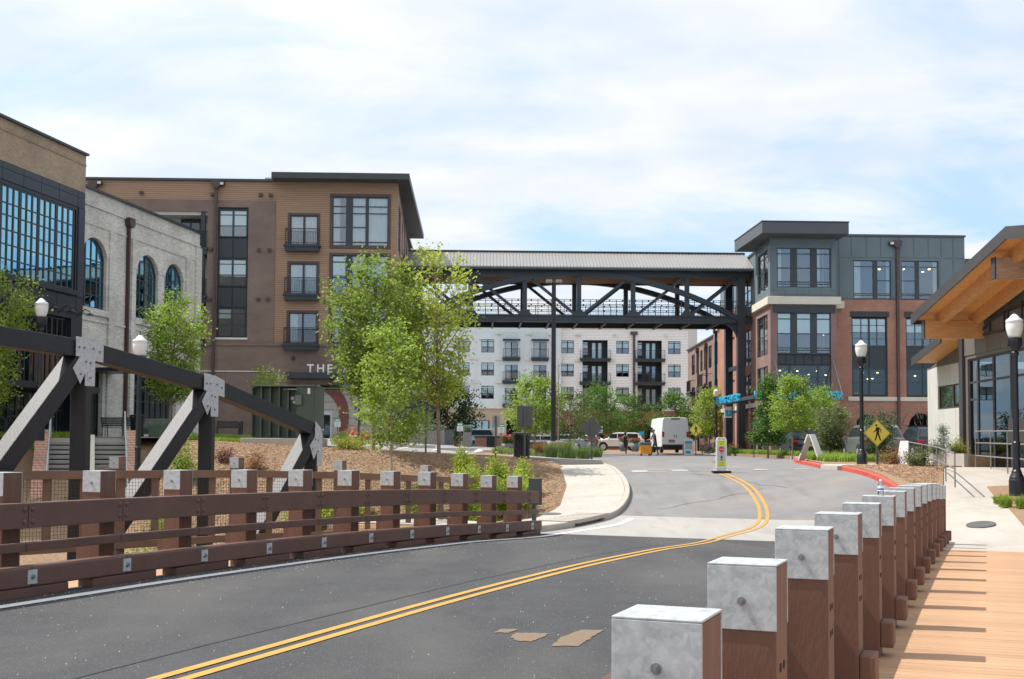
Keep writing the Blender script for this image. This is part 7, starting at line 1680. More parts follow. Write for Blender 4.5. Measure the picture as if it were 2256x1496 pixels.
on_board(.82, 1.02, -.27, .27, M['sky_blue'], 'blue_band'); on_board(.42, .80, -.27, .27, M['sign_grey'], 'print_block'); on_board(.10, .30, -.27, .10, M['sky_blue'], 'blue_corner')
# pinkish notice
x, z = at_px(1547, 84, R); e = thing('notice_sign', 'small pale pink notice on a pole right of the far crossing sign', 'sign', (x, 84, z)); MB().box(-.16, .16, -.02, 0, .75, 1.2).build('panel', mat('pale_pink', (.55, .38, .36), .6, .05), e); MB().cyl((0, .03, -.1), (0, .03, 1.2), .03, n=8).build('pole', M['pole_grey'], e)
# near white folding sign in ground cover, seen edge on
x, z = at_px(1787, 50.5, RW); e = thing('white_folding_sign', 'large white plastic folding sign standing open in the ground cover', 'sign', (x, 50.5, z), radians(-38)); k = 50.5 / 2600
H = 57 * k
for s, nm in ((-1, 'left_leaf'), (1, 'right_leaf')): MB().hexa([(s * .46 - .03, -.30, 0), (s * .46 + .03, -.30, 0), (s * .46 + .03, .30, 0), (s * .46 - .03, .30, 0), (s * .05 - .035, -.26, H), (s * .05 + .035, -.26, H), (s * .05 + .035, .26, H), (s * .05 - .035, .26, H)]).build(nm, mat('white_plastic', (.74, .73, .70), .5, .04), e, bevel=.015)
MB().hexa([(-.385, -.305, .32), (-.335, -.305, .32), (-.335, -.301, .32), (-.385, -.301, .32), (-.235, -.275, .75), (-.17, -.275, .75), (-.17, -.271, .75), (-.235, -.271, .75)]).build('printed_mark', M['navy'], e)
x, z = at_px(1990, 45.5, RW); e = thing('white_banner_sign', 'bright white curved blank sign board beside the ramp handrail', 'sign', (x, 45.5, z), radians(-50))
bb = MB(); pr = []
for q in range(9): s = q / 8; pr.append((-.40 + .28 * (s ** .6), s * .90))
for (a, b) in zip(pr, pr[1:]): bb.hexa([(a[0], -.02, a[1]), (.22, -.02, a[1]), (.22, .02, a[1]), (a[0], .02, a[1]), (b[0], -.02, b[1]), (.22 - .06 * (b[1] > .85), -.02, b[1]), (.22, .02, b[1]), (b[0], .02, b[1])])
bb.build('board', M['white'], e)
# trash cans
def can(lab, px, Y, hf, H=.95, r=.33, m=None):
    x, z = at_px(px, Y, hf); e = thing('trash_can', lab, 'trash can', (x, Y, z), 0, 'black slatted trash cans'); n = 22
    MB().cyl((0, 0, .03), (0, 0, H * .93), r * .86, r * .9, 20).build('liner', M['black'], e)
    for k in range(n):
        a = 2 * pi * k / n; c, s = cos(a), sin(a); mb = MB(); P_ = [(r * .93, 0), (r * .93, H * .35), (r * .97, H * .72), (r * 1.14, H)]
        for (r0, z0), (r1, z1) in zip(P_, P_[1:]): mb.beam((c * r0, s * r0, z0), (c * r1, s * r1, z1), .055, .012, (c, s, 0))
        mb.build('slat', M['lamp_black'], e)
    MB().lathe([(r * 1.0, H - .02), (r * 1.17, H - .01), (r * 1.17, H + .02), (r * .75, H + .05), (r * .5, H + .05)], n=22, cap=False).build('rim', M['lamp_black'], e)
can('black slatted trash can at the top edge of the mulch slope', 1149, 47.2, T, 1.0, .34); can('black trash can between the two benches by the pale brick building', 301, 54, T, 1.0, .30)
# planters
M['weathered'] = mat('weathered_wood', (.27, .255, .24), .85, .2, 2.2, streak=(.5, 1, 9)); M['pot_red'] = mat('glazed_pot_red', (.13, .025, .02), .3, .2, 2); M['bowl'] = mat('grey_bowl', (.18, .185, .195), .6, .08, 3)
def planter(lab, px0, px1, Y, ytop, depth=1.0):
    k = Y / 2600; x0, x1 = XatY(px0, Y), XatY(px1, Y); xc = (x0 + x1) / 2; z = PL(xc, Y); H = EYE + (985 - ytop) * k - z; e = thing('wooden_planter', lab, 'planter', (xc, Y, z)); w = (x1 - x0) / 2; n = 5
    for q in range(n):
        for (a, b, c, d) in ((-w, w, 0, .04), (-w, w, depth - .04, depth), (-w, -w + .04, .041, depth - .041), (w - .04, w, .041, depth - .041)): MB().box(a, b, c, d, H * q / n + .01, H * (q + 1) / n).build('board', M['weathered'], e)
    MB().box(-w + .04, w - .04, .04, depth - .04, 0, H - .08).build('soil', M['mulch'], e); rng = np.random.default_rng(int(px0)); 
    C = np.stack([rng.uniform(-w, w, 1500), rng.uniform(.05, depth - .05, 1500), H + rng.uniform(0, 1, 1500) ** 1.6 * .42], 1); leaf_mesh('planting', C, .09, LV['grey'], e, rng); return e
planter('wide weathered grey wooden planter behind the slim tree trunk', 899, 978, 70, 951, 1.2); planter('narrow weathered grey wooden planter right of the potted conifer', 1020, 1037, 68, 953, 1.4)
M['fence_grey'] = mat('patio_screen', (.16, .16, .165), .7, .1, 2)
x0, x1 = XatY(978, 73), XatY(1000, 73); e = thing('patio_screen', 'dark grey patio screen panel between the planters', 'screen', ((x0 + x1) / 2, 73, PL(-4, 73))); MB().box(-(x1 - x0) / 2, (x1 - x0) / 2, 0, .06, 0, .95).build('panel', M['fence_grey'], e); MB().box(-(x1 - x0) / 2, (x1 - x0) / 2, -.02, .08, .95, 1.0).build('cap_rail', M['pole_grey'], e)
def pot(lab, px, Y, ph, pw, conif, topw=None):
    x, z = at_px(px, Y, PL); k = Y / 2600; h = ph * k; r = pw * k / 2; e = thing('potted_conifer', lab, 'potted plant', (x, Y, z)); MB().lathe([(r * .6, 0), (r * .95, h * .4), (r, h), (r * 1.1, h), (r * 1.1, h * .92)][:4], n=20).build('pot', M['pot_red'], e, smooth=True)
    rng = np.random.default_rng(px); n = 2600; hh = conif * k; q = rng.uniform(0, 1, n); rr = (1 - q) ** .55 * r * 1.2 * np.sqrt(rng.uniform(.3, 1, n)); a = rng.uniform(0, 2 * pi, n); leaf_mesh('foliage', np.stack([rr * np.cos(a), rr * np.sin(a), h + q * hh], 1), .07, LV['dark'], e, rng)
pot('upright conifer in a dark red pot right of the wide wooden planter', 1007, 67, 13, 18, 44); pot('conifer in a dark red pot left of the wide wooden planter', 886, 68, 13, 17, 36)
def bowl(lab, px, Y, ph, pw, fl, hf, tall=False, n=500):
    x, z = at_px(px, Y, hf); k = Y / 2600; h = ph * k; r = pw * k / 2; e = thing('flower_bowl', lab, 'planter', (x, Y, z), 0); pf = [(r * .45, 0), (r * .8, h * .2), (r * .97, h * .6), (r, h), (r * .9, h), (r * .88, h * .9)] if not tall else [(r * .62, 0), (r, h), (r * .92, h), (r * .9, h * .92)]
    MB().lathe(pf, n=24).build('bowl', M['bowl'], e, smooth=True); rng = np.random.default_rng(px); a = rng.uniform(0, 2 * pi, n); rr = r * 1.05 * np.sqrt(rng.uniform(0, 1, n)); C = np.stack([rr * np.cos(a), rr * np.sin(a), h + rng.uniform(0, 1, n) * .35], 1)
    leaf_mesh('foliage', C, .1, LV['mid'], e, rng); leaf_mesh('flowers', C[: n // 2] + [0, 0, .08], .10, LV[fl], e, rng)
bowl('round grey bowl planter with pink flowers beside the slatted trash can', 1118, 57, 20, 27, 'pink', PL)
bowl('tapered grey planter with red flowers, left of the pair near the white car', 1374, 97, 21, 22, 'red', T, True); bowl('tapered grey planter with red flowers, right of the pair near the cart', 1399, 95, 19, 24, 'red', T, True)
bowl('grey planter with maroon flowers behind the diamond sign back', 1306, 98, 20, 26, 'pink', T, True)
x, z = at_px(1562, 84, RB)
e = shrub('flowering_shrub', 'pink flowered shrub right of the far crossing sign', 1562, 82, 28, 22, 'grey', 401, 900, .1, hf=RB, flow='pink'); shrub('flowering_shrub', 'red flowered shrub right of the in street panel sign', 1616, 80, 26, 18, 'mid', 402, 700, .1, hf=RB, flow='red')
# low brick walls, wheel stops
e = thing('low_brick_wall', 'low red brick patio wall left of the bowl planter', 'wall', (XatY(1060, 74), 74, PL(-2, 74))); MB().box(-.4, 1.9, 0, .35, -.3, .62).build('wall', M['brick_red'], e); MB().box(-.44, 1.94, -.04, .39, .62, .70).build('coping', M['frame_brown'], e)
MB().box(.36, .95, -.08, -.01, 0, .66).build('dark_niche', M['black'], e)
e = thing('low_brick_wall', 'low red brick wall running behind the slatted trash can', 'wall', (XatY(1172, 86), 86, PL(2, 86))); MB().box(-1.4, 2.2, 0, .35, -.3, .75).build('wall', M['brick_red'], e); MB().box(-1.44, 2.24, -.04, .39, .75, .82).build('coping', M['frame_brown'], e)
WS = None
for i, (px, lab) in enumerate(((860, 'wheel stop at the parking edge, leftmost, beside the maple trunk'), (916, 'wheel stop left of the yellow green maple trunk'), (1008, 'wheel stop behind the left rounded shrub'), (1098, 'wheel stop left of the trash can'))):
    x, z = at_px(px, 55 - i * .8, PL); o = MB().prism([(-.9, -.08, 0), (-.9, .08, 0), (-.9, .06, .13), (-.9, -.06, .13)], (1.8, 0, 0)).build('wheel_stop', M['concrete']) if WS is None else WS.copy()
    if WS is not None: COL.objects.link(o)
    WS = WS or o; o.location = (x, 55 - i * .8, z + .03); tag(o, 'concrete ' + lab, 'wheel stop', 'concrete wheel stops')
for i in range(5):
    x0 = XatY(850 + i * 62, 57.5); line('stall_line', [(x0 + .0 * k, 50 + k * .8) for k in range(7)], .11, M['white_paint'], .045, hf=PL)
# hydrant
x, z = at_px(777, 52, T); e = thing('fire_hydrant', 'small red and white fire hydrant among the shrubs', 'hydrant', (x, 52, z + .1)); MB().lathe([(.13, 0), (.13, .05), (.085, .08), (.085, .40), (.12, .42), (.12, .46), (.10, .50), (.05, .58), (.02, .62)], n=14).build('barrel', M['sign_red'], e, smooth=False); MB().cyl((-.16, 0, .34), (.16, 0, .34), .045, n=10).build('side_nozzles', M['white'], e); MB().cyl((0, -.16, .30), (0, 0, .30), .055, n=10).build('front_nozzle', M['white'], e)
# benches
def bench(lab, px, Y, rz, m, L_=1.6):
    x, z = at_px(px, Y, T); e = thing('bench', lab, 'bench', (x, Y, z), rz, 'slatted benches')
    for k in range(5): MB().box(-L_ / 2, L_ / 2, -.42 + k * .09, -.35 + k * .09, .43, .455).build('seat_slat', m, e)
    for k in range(5): MB().box(-L_ / 2, L_ / 2, .05 + k * .02, .07 + k * .02, .50 + k * .085, .565 + k * .085).build('back_slat', m, e)
    for s in (-1, 1): q = s * (L_ / 2 - .04); MB().tube([(q, -.40, 0), (q, -.38, .43), (q, -.36, .64), (q, .02, .64)], .022).tube([(q, .10, 0), (q, .04, .42), (q, .15, .92)], .022).build('side_frame', M['lamp_black'], e)
bench('dark slatted bench to the left of the trash can by the pale brick arcade', 262, 53.5, radians(78) - pi / 2 + pi, M['metal_black'], 1.7); bench('pale slatted bench to the right of the trash can by the pale brick arcade', 342, 57, radians(-20), M['weathered']); bench('dark bench behind shrubs at the base of the brown apartment block', 506, 69, radians(8), M['metal_black'], 1.5)
for px, Y, lab in ((528, 69, 'short black bollard at the brown building right of its bench'),): x, z = at_px(px, Y, T); o = MB().cyl((0, 0, 0), (0, 0, .85), .12, n=14).lathe([(.12, .85), (.09, .92), (.0, .95)], n=14, cap=False).build('bollard', M['metal_black']); o.location = (x, Y, z); tag(o, lab, 'bollard')
for i, (px, lab) in enumerate(((-6, 'hoop bike rack cut by the left picture edge'), (26, 'middle black hoop bike rack by the navy shop'), (56, 'right black hoop bike rack behind the truss diagonal'))):
    x, z = at_px(px, 45.5, T); r = .26; pts = [(-r, 0, 0), (-r, 0, .55)] + [(-r * cos(q * pi / 8), 0, .58 + r * sin(q * pi / 8)) for q in range(1, 8)] + [(r, 0, .55), (r, 0, 0)]; o = MB().tube(pts, .045, 8).build('bike_rack', M['lamp_black']); o.location = (x, 45.5, z + .0); o.rotation_euler = (0, 0, .5); tag(o, lab, 'bike rack', 'hoop bike racks')
# stairs
SX = XatY(192, 40.2); e = thing('concrete_stairs', 'wide concrete stairs with a pale divider wall climbing to the plaza behind the truss', 'stairs', (SX, 40.2, 0), radians(19.8))
M['step'] = mat('step_concrete', (.30, .29, .27), .9, .15, 1.5); M['nosing'] = mat('nosing', (.55, .53, .48), .8, .06)
zt = 2.02; kk = 41.5 / 2600 * 1.0; xa, xb, xm0, xm1 = -82 * kk, 84 * kk, 1 * kk, 16 * kk
for k in range(14):
    z1 = zt - k * .165; y = 3.0 - k * .30
    for a, b in ((xa, xm0), (xm1, xb)):
        MB().box(a, b, y - .3, y + .02, z1 - .165 - .1, z1 - .165).build('step', M['step'], e); MB().box(a, b, y - .305, y - .24, z1 - .164, z1 - .150).build('nosing', M['nosing'], e)
MB().hexa([(xm0, -1.6, -.9), (xm1, -1.6, -.9), (xm1, 3.2, -.9), (xm0, 3.2, -.9), (xm0, -1.6, -.1), (xm1, -1.6, -.1), (xm1, 3.0, zt + .1), (xm0, 3.0, zt + .1)]).build('divider_wall', M['cast_stone'], e)
M['brick_salmon'] = brick_mat('brick_salmon', (.48, .21, .14), (.40, .16, .11), (.55, .40, .30), .2, .09, .015)
for a, b in ((xa - .42, xa - .005), (xb + .005, xb + .34)):
    MB().hexa([(a, -1.6, -.9), (b, -1.6, -.9), (b, 3.2, -.9), (a, 3.2, -.9), (a, -1.6, -.1), (b, -1.6, -.1), (b, 3.0, zt + .28), (a, 3.0, zt + .28)]).build('brick_cheek_wall', M['brick_salmon'], e)
for xr in (xa + .06, xb - .06):
    MB().tube([(xr, -1.6, .35), (xr, 2.9, zt + .95), (xr, 3.3, zt + .95)], .03).tube([(xr, 2.9, zt), (xr, 2.9, zt + .95)], .025).tube([(xr, .8, zt - 1.3), (xr, .8, 1.77)], .025).build('handrail', M['galv'], e)
MB().box(xa - .5, xb + .4, 3.0, 4.6, zt - .35, zt - .02).build('landing', M['concrete'], e)
sheet('plaza_pavement', [(-34, 43.4), (-34, 48)], [(-12.6, 43.4), (-12.6, 48)], M['concrete'], .02, hf=lambda x, y: 2.0, na=12, nb=10)
# transformer
x, z = at_px(598, 47, T); Y = 45.5; k = Y / 2600; x0, x1 = XatY(552, Y), XatY(693, Y); zt = EYE + (985 - 853) * k; zb_ = EYE + (985 - 968) * k
M['tgreen'] = mat('transformer_green', (.060, .085, .060), .45, .14, 1.0)
e = thing('transformer_cabinet', 'large dark green ribbed utility transformer on a concrete pad', 'transformer', ((x0 + x1) / 2, Y, zb_), -.03); w = (x1 - x0) / 2; H = zt - zb_; xs_ = XatY(652, Y) - e.location.x
MB().box(-w, xs_, .28, 1.9, 0, H - .05).build('rear_tank', M['tgreen'], e); MB().box(xs_, w, -.05, 1.9, 0, H - .03).build('front_cabinet', M['tgreen'], e, bevel=.02); MB().box(-w - .04, w + .04, -.10, 1.95, H - .03, H + .03).build('lid', M['tgreen'], e, bevel=.015)
for i in range(5): q = -w + (xs_ + w) * i / 5; MB().box(q, q + .05, -.02, .28, .06, H - .06).build('fin', M['tgreen'], e)
MB().box(-w - .32, w + .1, -.35, 2.2, -.65, -.003).build('concrete_pad', M['concrete'], e, bevel=.02)
MB().box(xs_ - .02, xs_ + .23, -.19, -.052, H - .72, H - .35).build('junction_box', mat('junction_grey', (.12, .15, .12), .5, .1), e); MB().tube([(xs_ - .5, -.08, H - .14), (xs_ + .05, -.12, H - .14), (xs_ + .1, -.12, H - .36)], .03).build('conduit', M['tgreen'], e)
for a, b, c, d, m in ((-.28, -.16, H - .52, H - .40, M['white']), (-.20, -.10, H - .66, H - .56, M['white']), (-.14, -.08, H - .5, H - .42, M['sign_blue']), (w - .28, w - .18, H - .30, H - .08, M['white'])): MB().box(a + (xs_ + .0 if a < 0 else 0), b + (xs_ if a < 0 else 0), -.056 if a > 0 else .27, -.051 if a > 0 else .279, c, d).build('label_sticker', m, e)
# ramp handrails and planter wall at the pavilion
M['rail_grey'] = mat('handrail_grey', (.20, .19, .19), .45, .1)
def rail2(lab, pts, hs=(.45, .9), npost=4):
    W = [Vector((p[0], p[1], p[2])) for p in pts]; e = thing('handrail', lab, 'handrail', W[0]); mb = MB()
    for h in hs: MB().tube([p - W[0] + Vector((0, 0, h)) for p in W], .024).build('rail', M['rail_grey'], e)
    for i in range(npost):
        s = i / (npost - 1); L_ = [(b - a).length for a, b in zip(W, W[1:])]; d = s * sum(L_); j = 0
        while j < len(L_) - 1 and d > L_[j]: d -= L_[j]; j += 1
        p = W[j].lerp(W[j + 1], min(1, d / L_[j])) - W[0]; MB().cyl(p + Vector((0, 0, -.1)), p + Vector((0, 0, hs[-1])), .022, n=8).build('post', M['rail_grey'], e)
def gp_(px, py, Y): v = at(px, py, Y); return v
a = gp_(2003, 1003, 43.5); b = gp_(2104, 1062, 33.2)
rail2('sloping grey handrail in front of the pavilion planter, nearer ramp rail', [(a.x, a.y, a.z - .35), (gp_(2068, 1032, 38).x, 38, gp_(2068, 1030, 38).z - .2), (b.x, b.y, b.z - .05)], (.42, .84), 5)
a = gp_(2150, 1032, 41.5); b = gp_(2262, 1046, 35.0)
rail2('grey handrail running along the pavilion glass front at the right edge', [(a.x, a.y, a.z), (b.x, b.y, b.z)], (.45, .9, 1.3), 4)
e = thing('planter_wall', 'low pale concrete planter wall in front of the white pavilion wall', 'planter', (0, 0, 0)); pA, pB = at(2004, 1015, 46.5), at(2124, 1024, 42.3)
mb = MB(); zt = 1.75 - .015 * 44 * .4; zt = EYE + (985 - 994) * 44 / 2600
mb.hexa([(pA.x, pA.y, .2), (pB.x, pB.y, .2), (pB.x + .3, pB.y + .1, .2), (pA.x + .3, pA.y + .1, .2), (pA.x, pA.y, zt), (pB.x, pB.y, zt), (pB.x + .3, pB.y + .1, zt), (pA.x + .3, pA.y + .1, zt)]); mb.build('wall', M['concrete'], e)
MB().hexa([(pA.x + .2, pA.y + .1, .2), (pB.x + .2, pB.y, .2), (pB.x + 1.6, pB.y + .3, .2), (pA.x + 1.8, pA.y + .3, .2), (pA.x + .2, pA.y + .1, zt - .05), (pB.x + .2, pB.y, zt - .05), (pB.x + 1.6, pB.y + .3, zt - .05), (pA.x + 1.8, pA.y + .3, zt - .05)]).build('soil', M['mulch'], e)
# water bottle on the sixth post
tP, nP = posR(5); bx, by = P2(tP, nP); bz = Rt(tP) + 1.43 + .008
M['bottle'] = mat('bottle_plastic', (.62, .68, .72), .12, .05, 3); e = thing('water_bottle', 'small clear water bottle standing on the sixth post cap of the right guardrail', 'bottle', (bx + .02, by, bz)); e.scale = (.85, .85, .85); gm = glass_mat('bottle_clear', (.86, .9, .93), (1, 1, 1), .12)
MB().lathe([(.030, 0), (.033, .01), (.031, .04), (.033, .06), (.033, .115), (.030, .13), (.018, .155), (.013, .165)], n=20, cap=False).build('bottle_body', gm, e, smooth=True); MB().lathe([(.0345, .055), (.0345, .115)], n=20, cap=False).build('label_wrap', M['white'], e, smooth=True); MB().lathe([(.035, .065), (.035, .085)], n=20, cap=False).build('blue_band', M['sign_blue'], e); MB().lathe([(.0155, .165), (.0155, .185), (.012, .19)], n=16).build('bottle_cap', M['white'], e)

# ================================================================== VEHICLES
M['car_glass'] = mat('car_glass', (.025, .035, .045), .06, .05, spec=.8); M['tyre'] = mat('tyre', (.018, .018, .018), .85, .1); M['rim'] = mat('alloy_rim', (.55, .55, .56), .3, .05, metal=.6)
M['tail'] = mat('tail_lamp', (.42, .01, .015), .25, .05); M['head'] = mat('head_lamp', (.6, .62, .65), .15, .05); M['chrome'] = mat('chrome', (.6, .6, .6), .2, .05, metal=.9); M['plate'] = mat('number_plate', (.50, .42, .40), .5, .05)
def paint(nm, c): return mat(nm, c, .28, .03, 1, spec=.6)
PROF = {
 'suv': dict(L=4.6, W=1.85, body=[(-2.28, .42), (-2.30, .80), (-2.22, 1.02), (-2.05, 1.08), (.95, 1.06), (1.95, .93), (2.24, .78), (2.30, .50), (2.22, .34), (-2.1, .34)], cab=[(-2.12, 1.06), (-1.86, 1.52), (-1.55, 1.62), (.05, 1.64), (.42, 1.58), (1.12, 1.06)], inset=.17, wheels=(-1.38, 1.42), wr=.35, H=1.64),
 'sedan': dict(L=4.6, W=1.8, body=[(-2.28, .40), (-2.30, .78), (-2.15, .95), (-1.6, .99), (.95, .95), (1.95, .80), (2.24, .66), (2.30, .42), (2.2, .26), (-2.1, .26)], cab=[(-1.95, .97), (-1.15, 1.36), (-.7, 1.43), (.1, 1.42), (.4, 1.36), (1.15, .94)], inset=.2, wheels=(-1.38, 1.42), wr=.32, H=1.43)}
def car(lab, kind, m, px, Y, heading, hf, rack=False, name='parked_car'):
    p = PROF[kind]; x, z = at_px(px, Y, hf); e = thing(name, lab, 'car', (x, Y, z), heading, 'parked cars'); W = p['W'] / 2
    # body: rounded loft across the width
    mb = MB(); secs = [(-W, .90, .06), (-W * .97, .97, .02), (-W * .80, 1., 0), (W * .80, 1., 0), (W * .97, .97, .02), (W, .90, .06)]; B = p['body']; zc = .68; n = len(B)
    for yy, s, dz in secs:
        for (bx_, bz_) in B: mb.v.append((bx_ * (1 - (1 - s) * .35), yy, zc + (bz_ - zc) * s))
    for i in range(len(secs) - 1):
        for j in range(n): a = i * n + j; b = i * n + (j + 1) % n; mb.face(a, b, b + n, a + n)
    mb.face(*range(n)); mb.face(*range(5 * n + n - 1, 5 * n - 1, -1)); body = mb.build('body', m, e, smooth=False, bevel=.03)
    # cabin: tapered greenhouse
    C = p['cab']; ins = p['inset']; zl, zh = C[0][1], p['H']; cb = MB(); n = len(C)
    def yw(zv): return W * .95 - ins * (zv - zl) / (zh - zl)
    for s in (-1, 1):
        for (cx, cz) in C: cb.v.append((cx, s * yw(cz), cz))
    for j in range(n - 1): cb.face(j, j + 1, n + j + 1, n + j)
    cb.face(*range(n)); cb.face(*range(2 * n - 1, n - 1, -1)); cb.build('cabin', m, e, bevel=.03)
    # side windows, front, rear glass
    def inner(f0, f1): 
        pass
    for s in (-1, 1):
        xs0, xs1 = C[0][0] + .42, C[-1][0] - .25; zt_ = zh - .12; zb2 = zl + .05
        segs = [(xs0 + .02, -.72), (-.66, .12), (.18, xs1)]
        for i, (a, b) in enumerate(segs):
            fr = lambda xx: min(zt_, zb2 + (xx - C[0][0] - .10) * 1.5, zb2 + (C[-1][0] - .05 - xx) * .80)
            q = MB(); off = .008; P_ = [(a, zb2), (b, zb2), (b, max(zb2 + .04, fr(b))), ((a + b) / 2, max(zb2 + .04, fr((a + b) / 2))), (a, max(zb2 + .04, fr(a)))]
            q.prism([(xx, s * (yw(zv) + off), zv) for xx, zv in P_], (0, -s * .004, 0)); q.build('side_window', M['car_glass'], e)
    def ws(i, j, nm, t0=.1, t1=.9):
        a, b = C[i], C[j]; o = MB(); P_ = []
        for t in (t0, t1): cx = a[0] + (b[0] - a[0]) * t; cz = a[1] + (b[1] - a[1]) * t; P_.append((cx, cz))
        dx = .012 if nm == 'windscreen' else -.012; q = [(P_[0][0] + dx, -yw(P_[0][1]) + .08, P_[0][1] + .012), (P_[0][0] + dx, yw(P_[0][1]) - .08, P_[0][1] + .012), (P_[1][0] + dx, yw(P_[1][1]) - .10, P_[1][1] + .012), (P_[1][0] + dx, -yw(P_[1][1]) + .10, P_[1][1] + .012)]
        o.prism(q, (-dx * .4, 0, 0)); o.build(nm, M['car_glass'], e)
    ws(5, 4, 'windscreen'); ws(0, 1, 'rear_window', .12, .95)
    r = p['wr']
    for wx in p['wheels']:
        for s in (-1, 1):
            arch = MB().cyl((wx, s * (W - .10), r + .03), (wx, s * (W + .004), r + .03), r + .07, n=20); arch.build('wheel_arch', M['black'], e)
            wl = MB().cyl((0, -.10, 0), (0, .10, 0), r, n=22).build('wheel', M['tyre'], e, bevel=.02); wl.location = (wx, s * (W - .08), r); rm_ = MB().cyl((0, s * .102, 0), (0, s * .108, 0), r * .66, n=18); 
            for k in range(5): a = k * 2 * pi / 5; rm_.beam((0, s * .112, 0), (cos(a) * r * .64, s * .112, sin(a) * r * .64), .05, .02, (0, 1, 0))
            rm_.build('rim', M['rim'], wl)
    for s in (-1, 1):
        MB().box(-2.32, -2.12, s * .62, s * .90, .82, .96).build('tail_lamp', M['tail'], e, bevel=.02); MB().box(2.10, 2.27, s * .60, s * .86, .66, .78).build('headlight', M['head'], e, bevel=.02); MB().box(.85, 1.0, s * (W + .02), s * (W + .16), 1.0, 1.12).build('mirror', m, e, bevel=.02)
        MB().box(-.30, -.14, s * (W + .002), s * (W + .015), .82, .85).build('door_handle', M['chrome'], e); MB().box(-1.15, 1.05, s * (W - .01), s * (W + .006), .30, .40).build('sill_trim', M['black'], e)
    MB().box(-2.335, -2.20, -.85, .85, .36, .58).build('rear_bumper', M['black'] if kind == 'suv' else m, e, bevel=.03); MB().box(-2.345, -2.33, -.26, .26, .62, .76).build('number_plate', M['plate'], e); MB().box(2.20, 2.32, -.55, .55, .40, .62).build('grille', M['black'], e)
    if rack:
        for k, yy in enumerate((-.35, .25)):
            q = MB()
            for xx in (-.5, .5):
                for t in range(16): a0, a1 = t * pi / 8, (t + 1) * pi / 8; q.cyl((xx + .30 * cos(a0), yy, 2.05 + .30 * sin(a0)), (xx + .30 * cos(a1), yy, 2.05 + .30 * sin(a1)), .018, n=5)
            q.tube([(-.5, yy, 2.05), (-.2, yy, 2.35), (.3, yy, 2.38), (0, yy, 2.05), (-.2, yy, 2.35)], .018, 5).tube([(.5, yy, 2.05), (.3, yy, 2.42)], .018, 5); b_ = q.build('roof_bicycle', M['black'], e)
        MB().box(-.7, -.64, -.7, .7, 1.66, 1.72).build('roof_bar', M['black'], e); MB().box(.5, .56, -.7, .7, 1.66, 1.72).build('roof_bar', M['black'], e)
    return e
P_white = paint('paint_white', (.84, .85, .86)); P_grey = paint('paint_grey', (.13, .145, .14)); P_black = paint('paint_black', (.02, .022, .03)); P_silver = paint('paint_silver', (.35, .42, .50))
SP = lambda x, y: R(x, y) - .0
car('grey sport utility car parked behind the near yellow crossing sign', 'suv', P_grey, 1921, 53.5, radians(86), lambda x, y: R(x, y) + .05)
car('dark utility car carrying bicycles on its roof beside the white pavilion wall', 'suv', P_black, 2036, 60, radians(86), lambda x, y: R(x, y) + .05, rack=True)
car('black car parked in the shade behind the round headed tree', 'sedan', P_black, 1765, 68, radians(88), lambda x, y: R(x, y) + .05)
car('white side on hatchback car behind the woman in black', 'suv', P_white, 1362, 106, radians(180), T); car('white car seen left of the one way sign', 'sedan', P_white, 1286, 108, radians(175), T)
car('white car half hidden behind the orange topped grasses', 'sedan', P_white, 1205, 92, radians(10), PL); car('silver blue car right of the tall light pole base', 'sedan', P_silver, 1236, 100, radians(170), T); car('silver car parked behind the low brick patio wall', 'sedan', P_silver, 1061, 80, radians(-90), PL)
# van
Y = 88.0; x, z = at_px(1488, Y, R); e = thing('cargo_van', 'tall white cargo van seen from behind, parked in the street', 'van', (x, Y, z + .12), radians(2.2)); W = 1.03; H = 2.68
vb = MB(); sec = [(-W, .45), (-W, 1.35), (-W * .985, 1.6), (-W * .90, 2.52), (-W * .80, 2.64), (W * .80, 2.64), (W * .90, 2.52), (W * .985, 1.6), (W, 1.35), (W, .45)]
vb.prism([(a, 0, b) for a, b in sec], (0, 5.4, 0)); vb.build('body', P_white, e, bevel=.03)
MB().box(-W * .97, W * .97, -.10, .0, .42, .62).build('rear_bumper', M['black'], e, bevel=.03); MB().box(-.95, .95, -.02, .3, .25, .45).build('underbody', M['black'], e)
for s, a, b in ((-1, -.80, -.012), (1, .012, .80)):
    d = MB().prism([(a, -.025, .66), (b, -.025, .66), (b, -.025, 2.46), (a * (1 if abs(b) > abs(a) else .92), -.025, 2.46)], (0, .024, 0)).build('rear_door', P_white, e, bevel=.012)
    MB().box(s * .08 + (-.02 if s < 0 else -.02), s * .08 + .02, -.05, -.026, 1.15, 1.35).build('door_handle', M['black'], d)
    MB().box(min(a, b) + .07, max(a, b) - .07, -.029, -.0252, 1.58, 2.30).build('blank_panel', P_white, d)
for s in (-1, 1): MB().box(s * .84, s * 1.0, -.045, .05, 1.18, 1.58).build('tail_lamp', M['tail'], e, bevel=.02); MB().box(s * 1.05, s * 1.22, 4.0, 4.12, 1.55, 1.95).build('mirror', M['black'], e)
MB().box(-.32, .32, -.05, .0, 2.50, 2.58).build('brake_light', M['black'], e); MB().box(-.50, -.06, -.05, -.026, .78, .98).build('plate_recess', M['pole_grey'], e); MB().box(-.43, -.13, -.056, -.051, .81, .94).build('number_plate', mat('plate_pink', (.55, .25, .2), .5, .1), e)
for s in (-1, 1):
    for yy in (.9, 4.4): MB().cyl((s * .80, yy, .34), (s * 1.0, yy, .34), .34, n=20).build('wheel', M['tyre'], e)

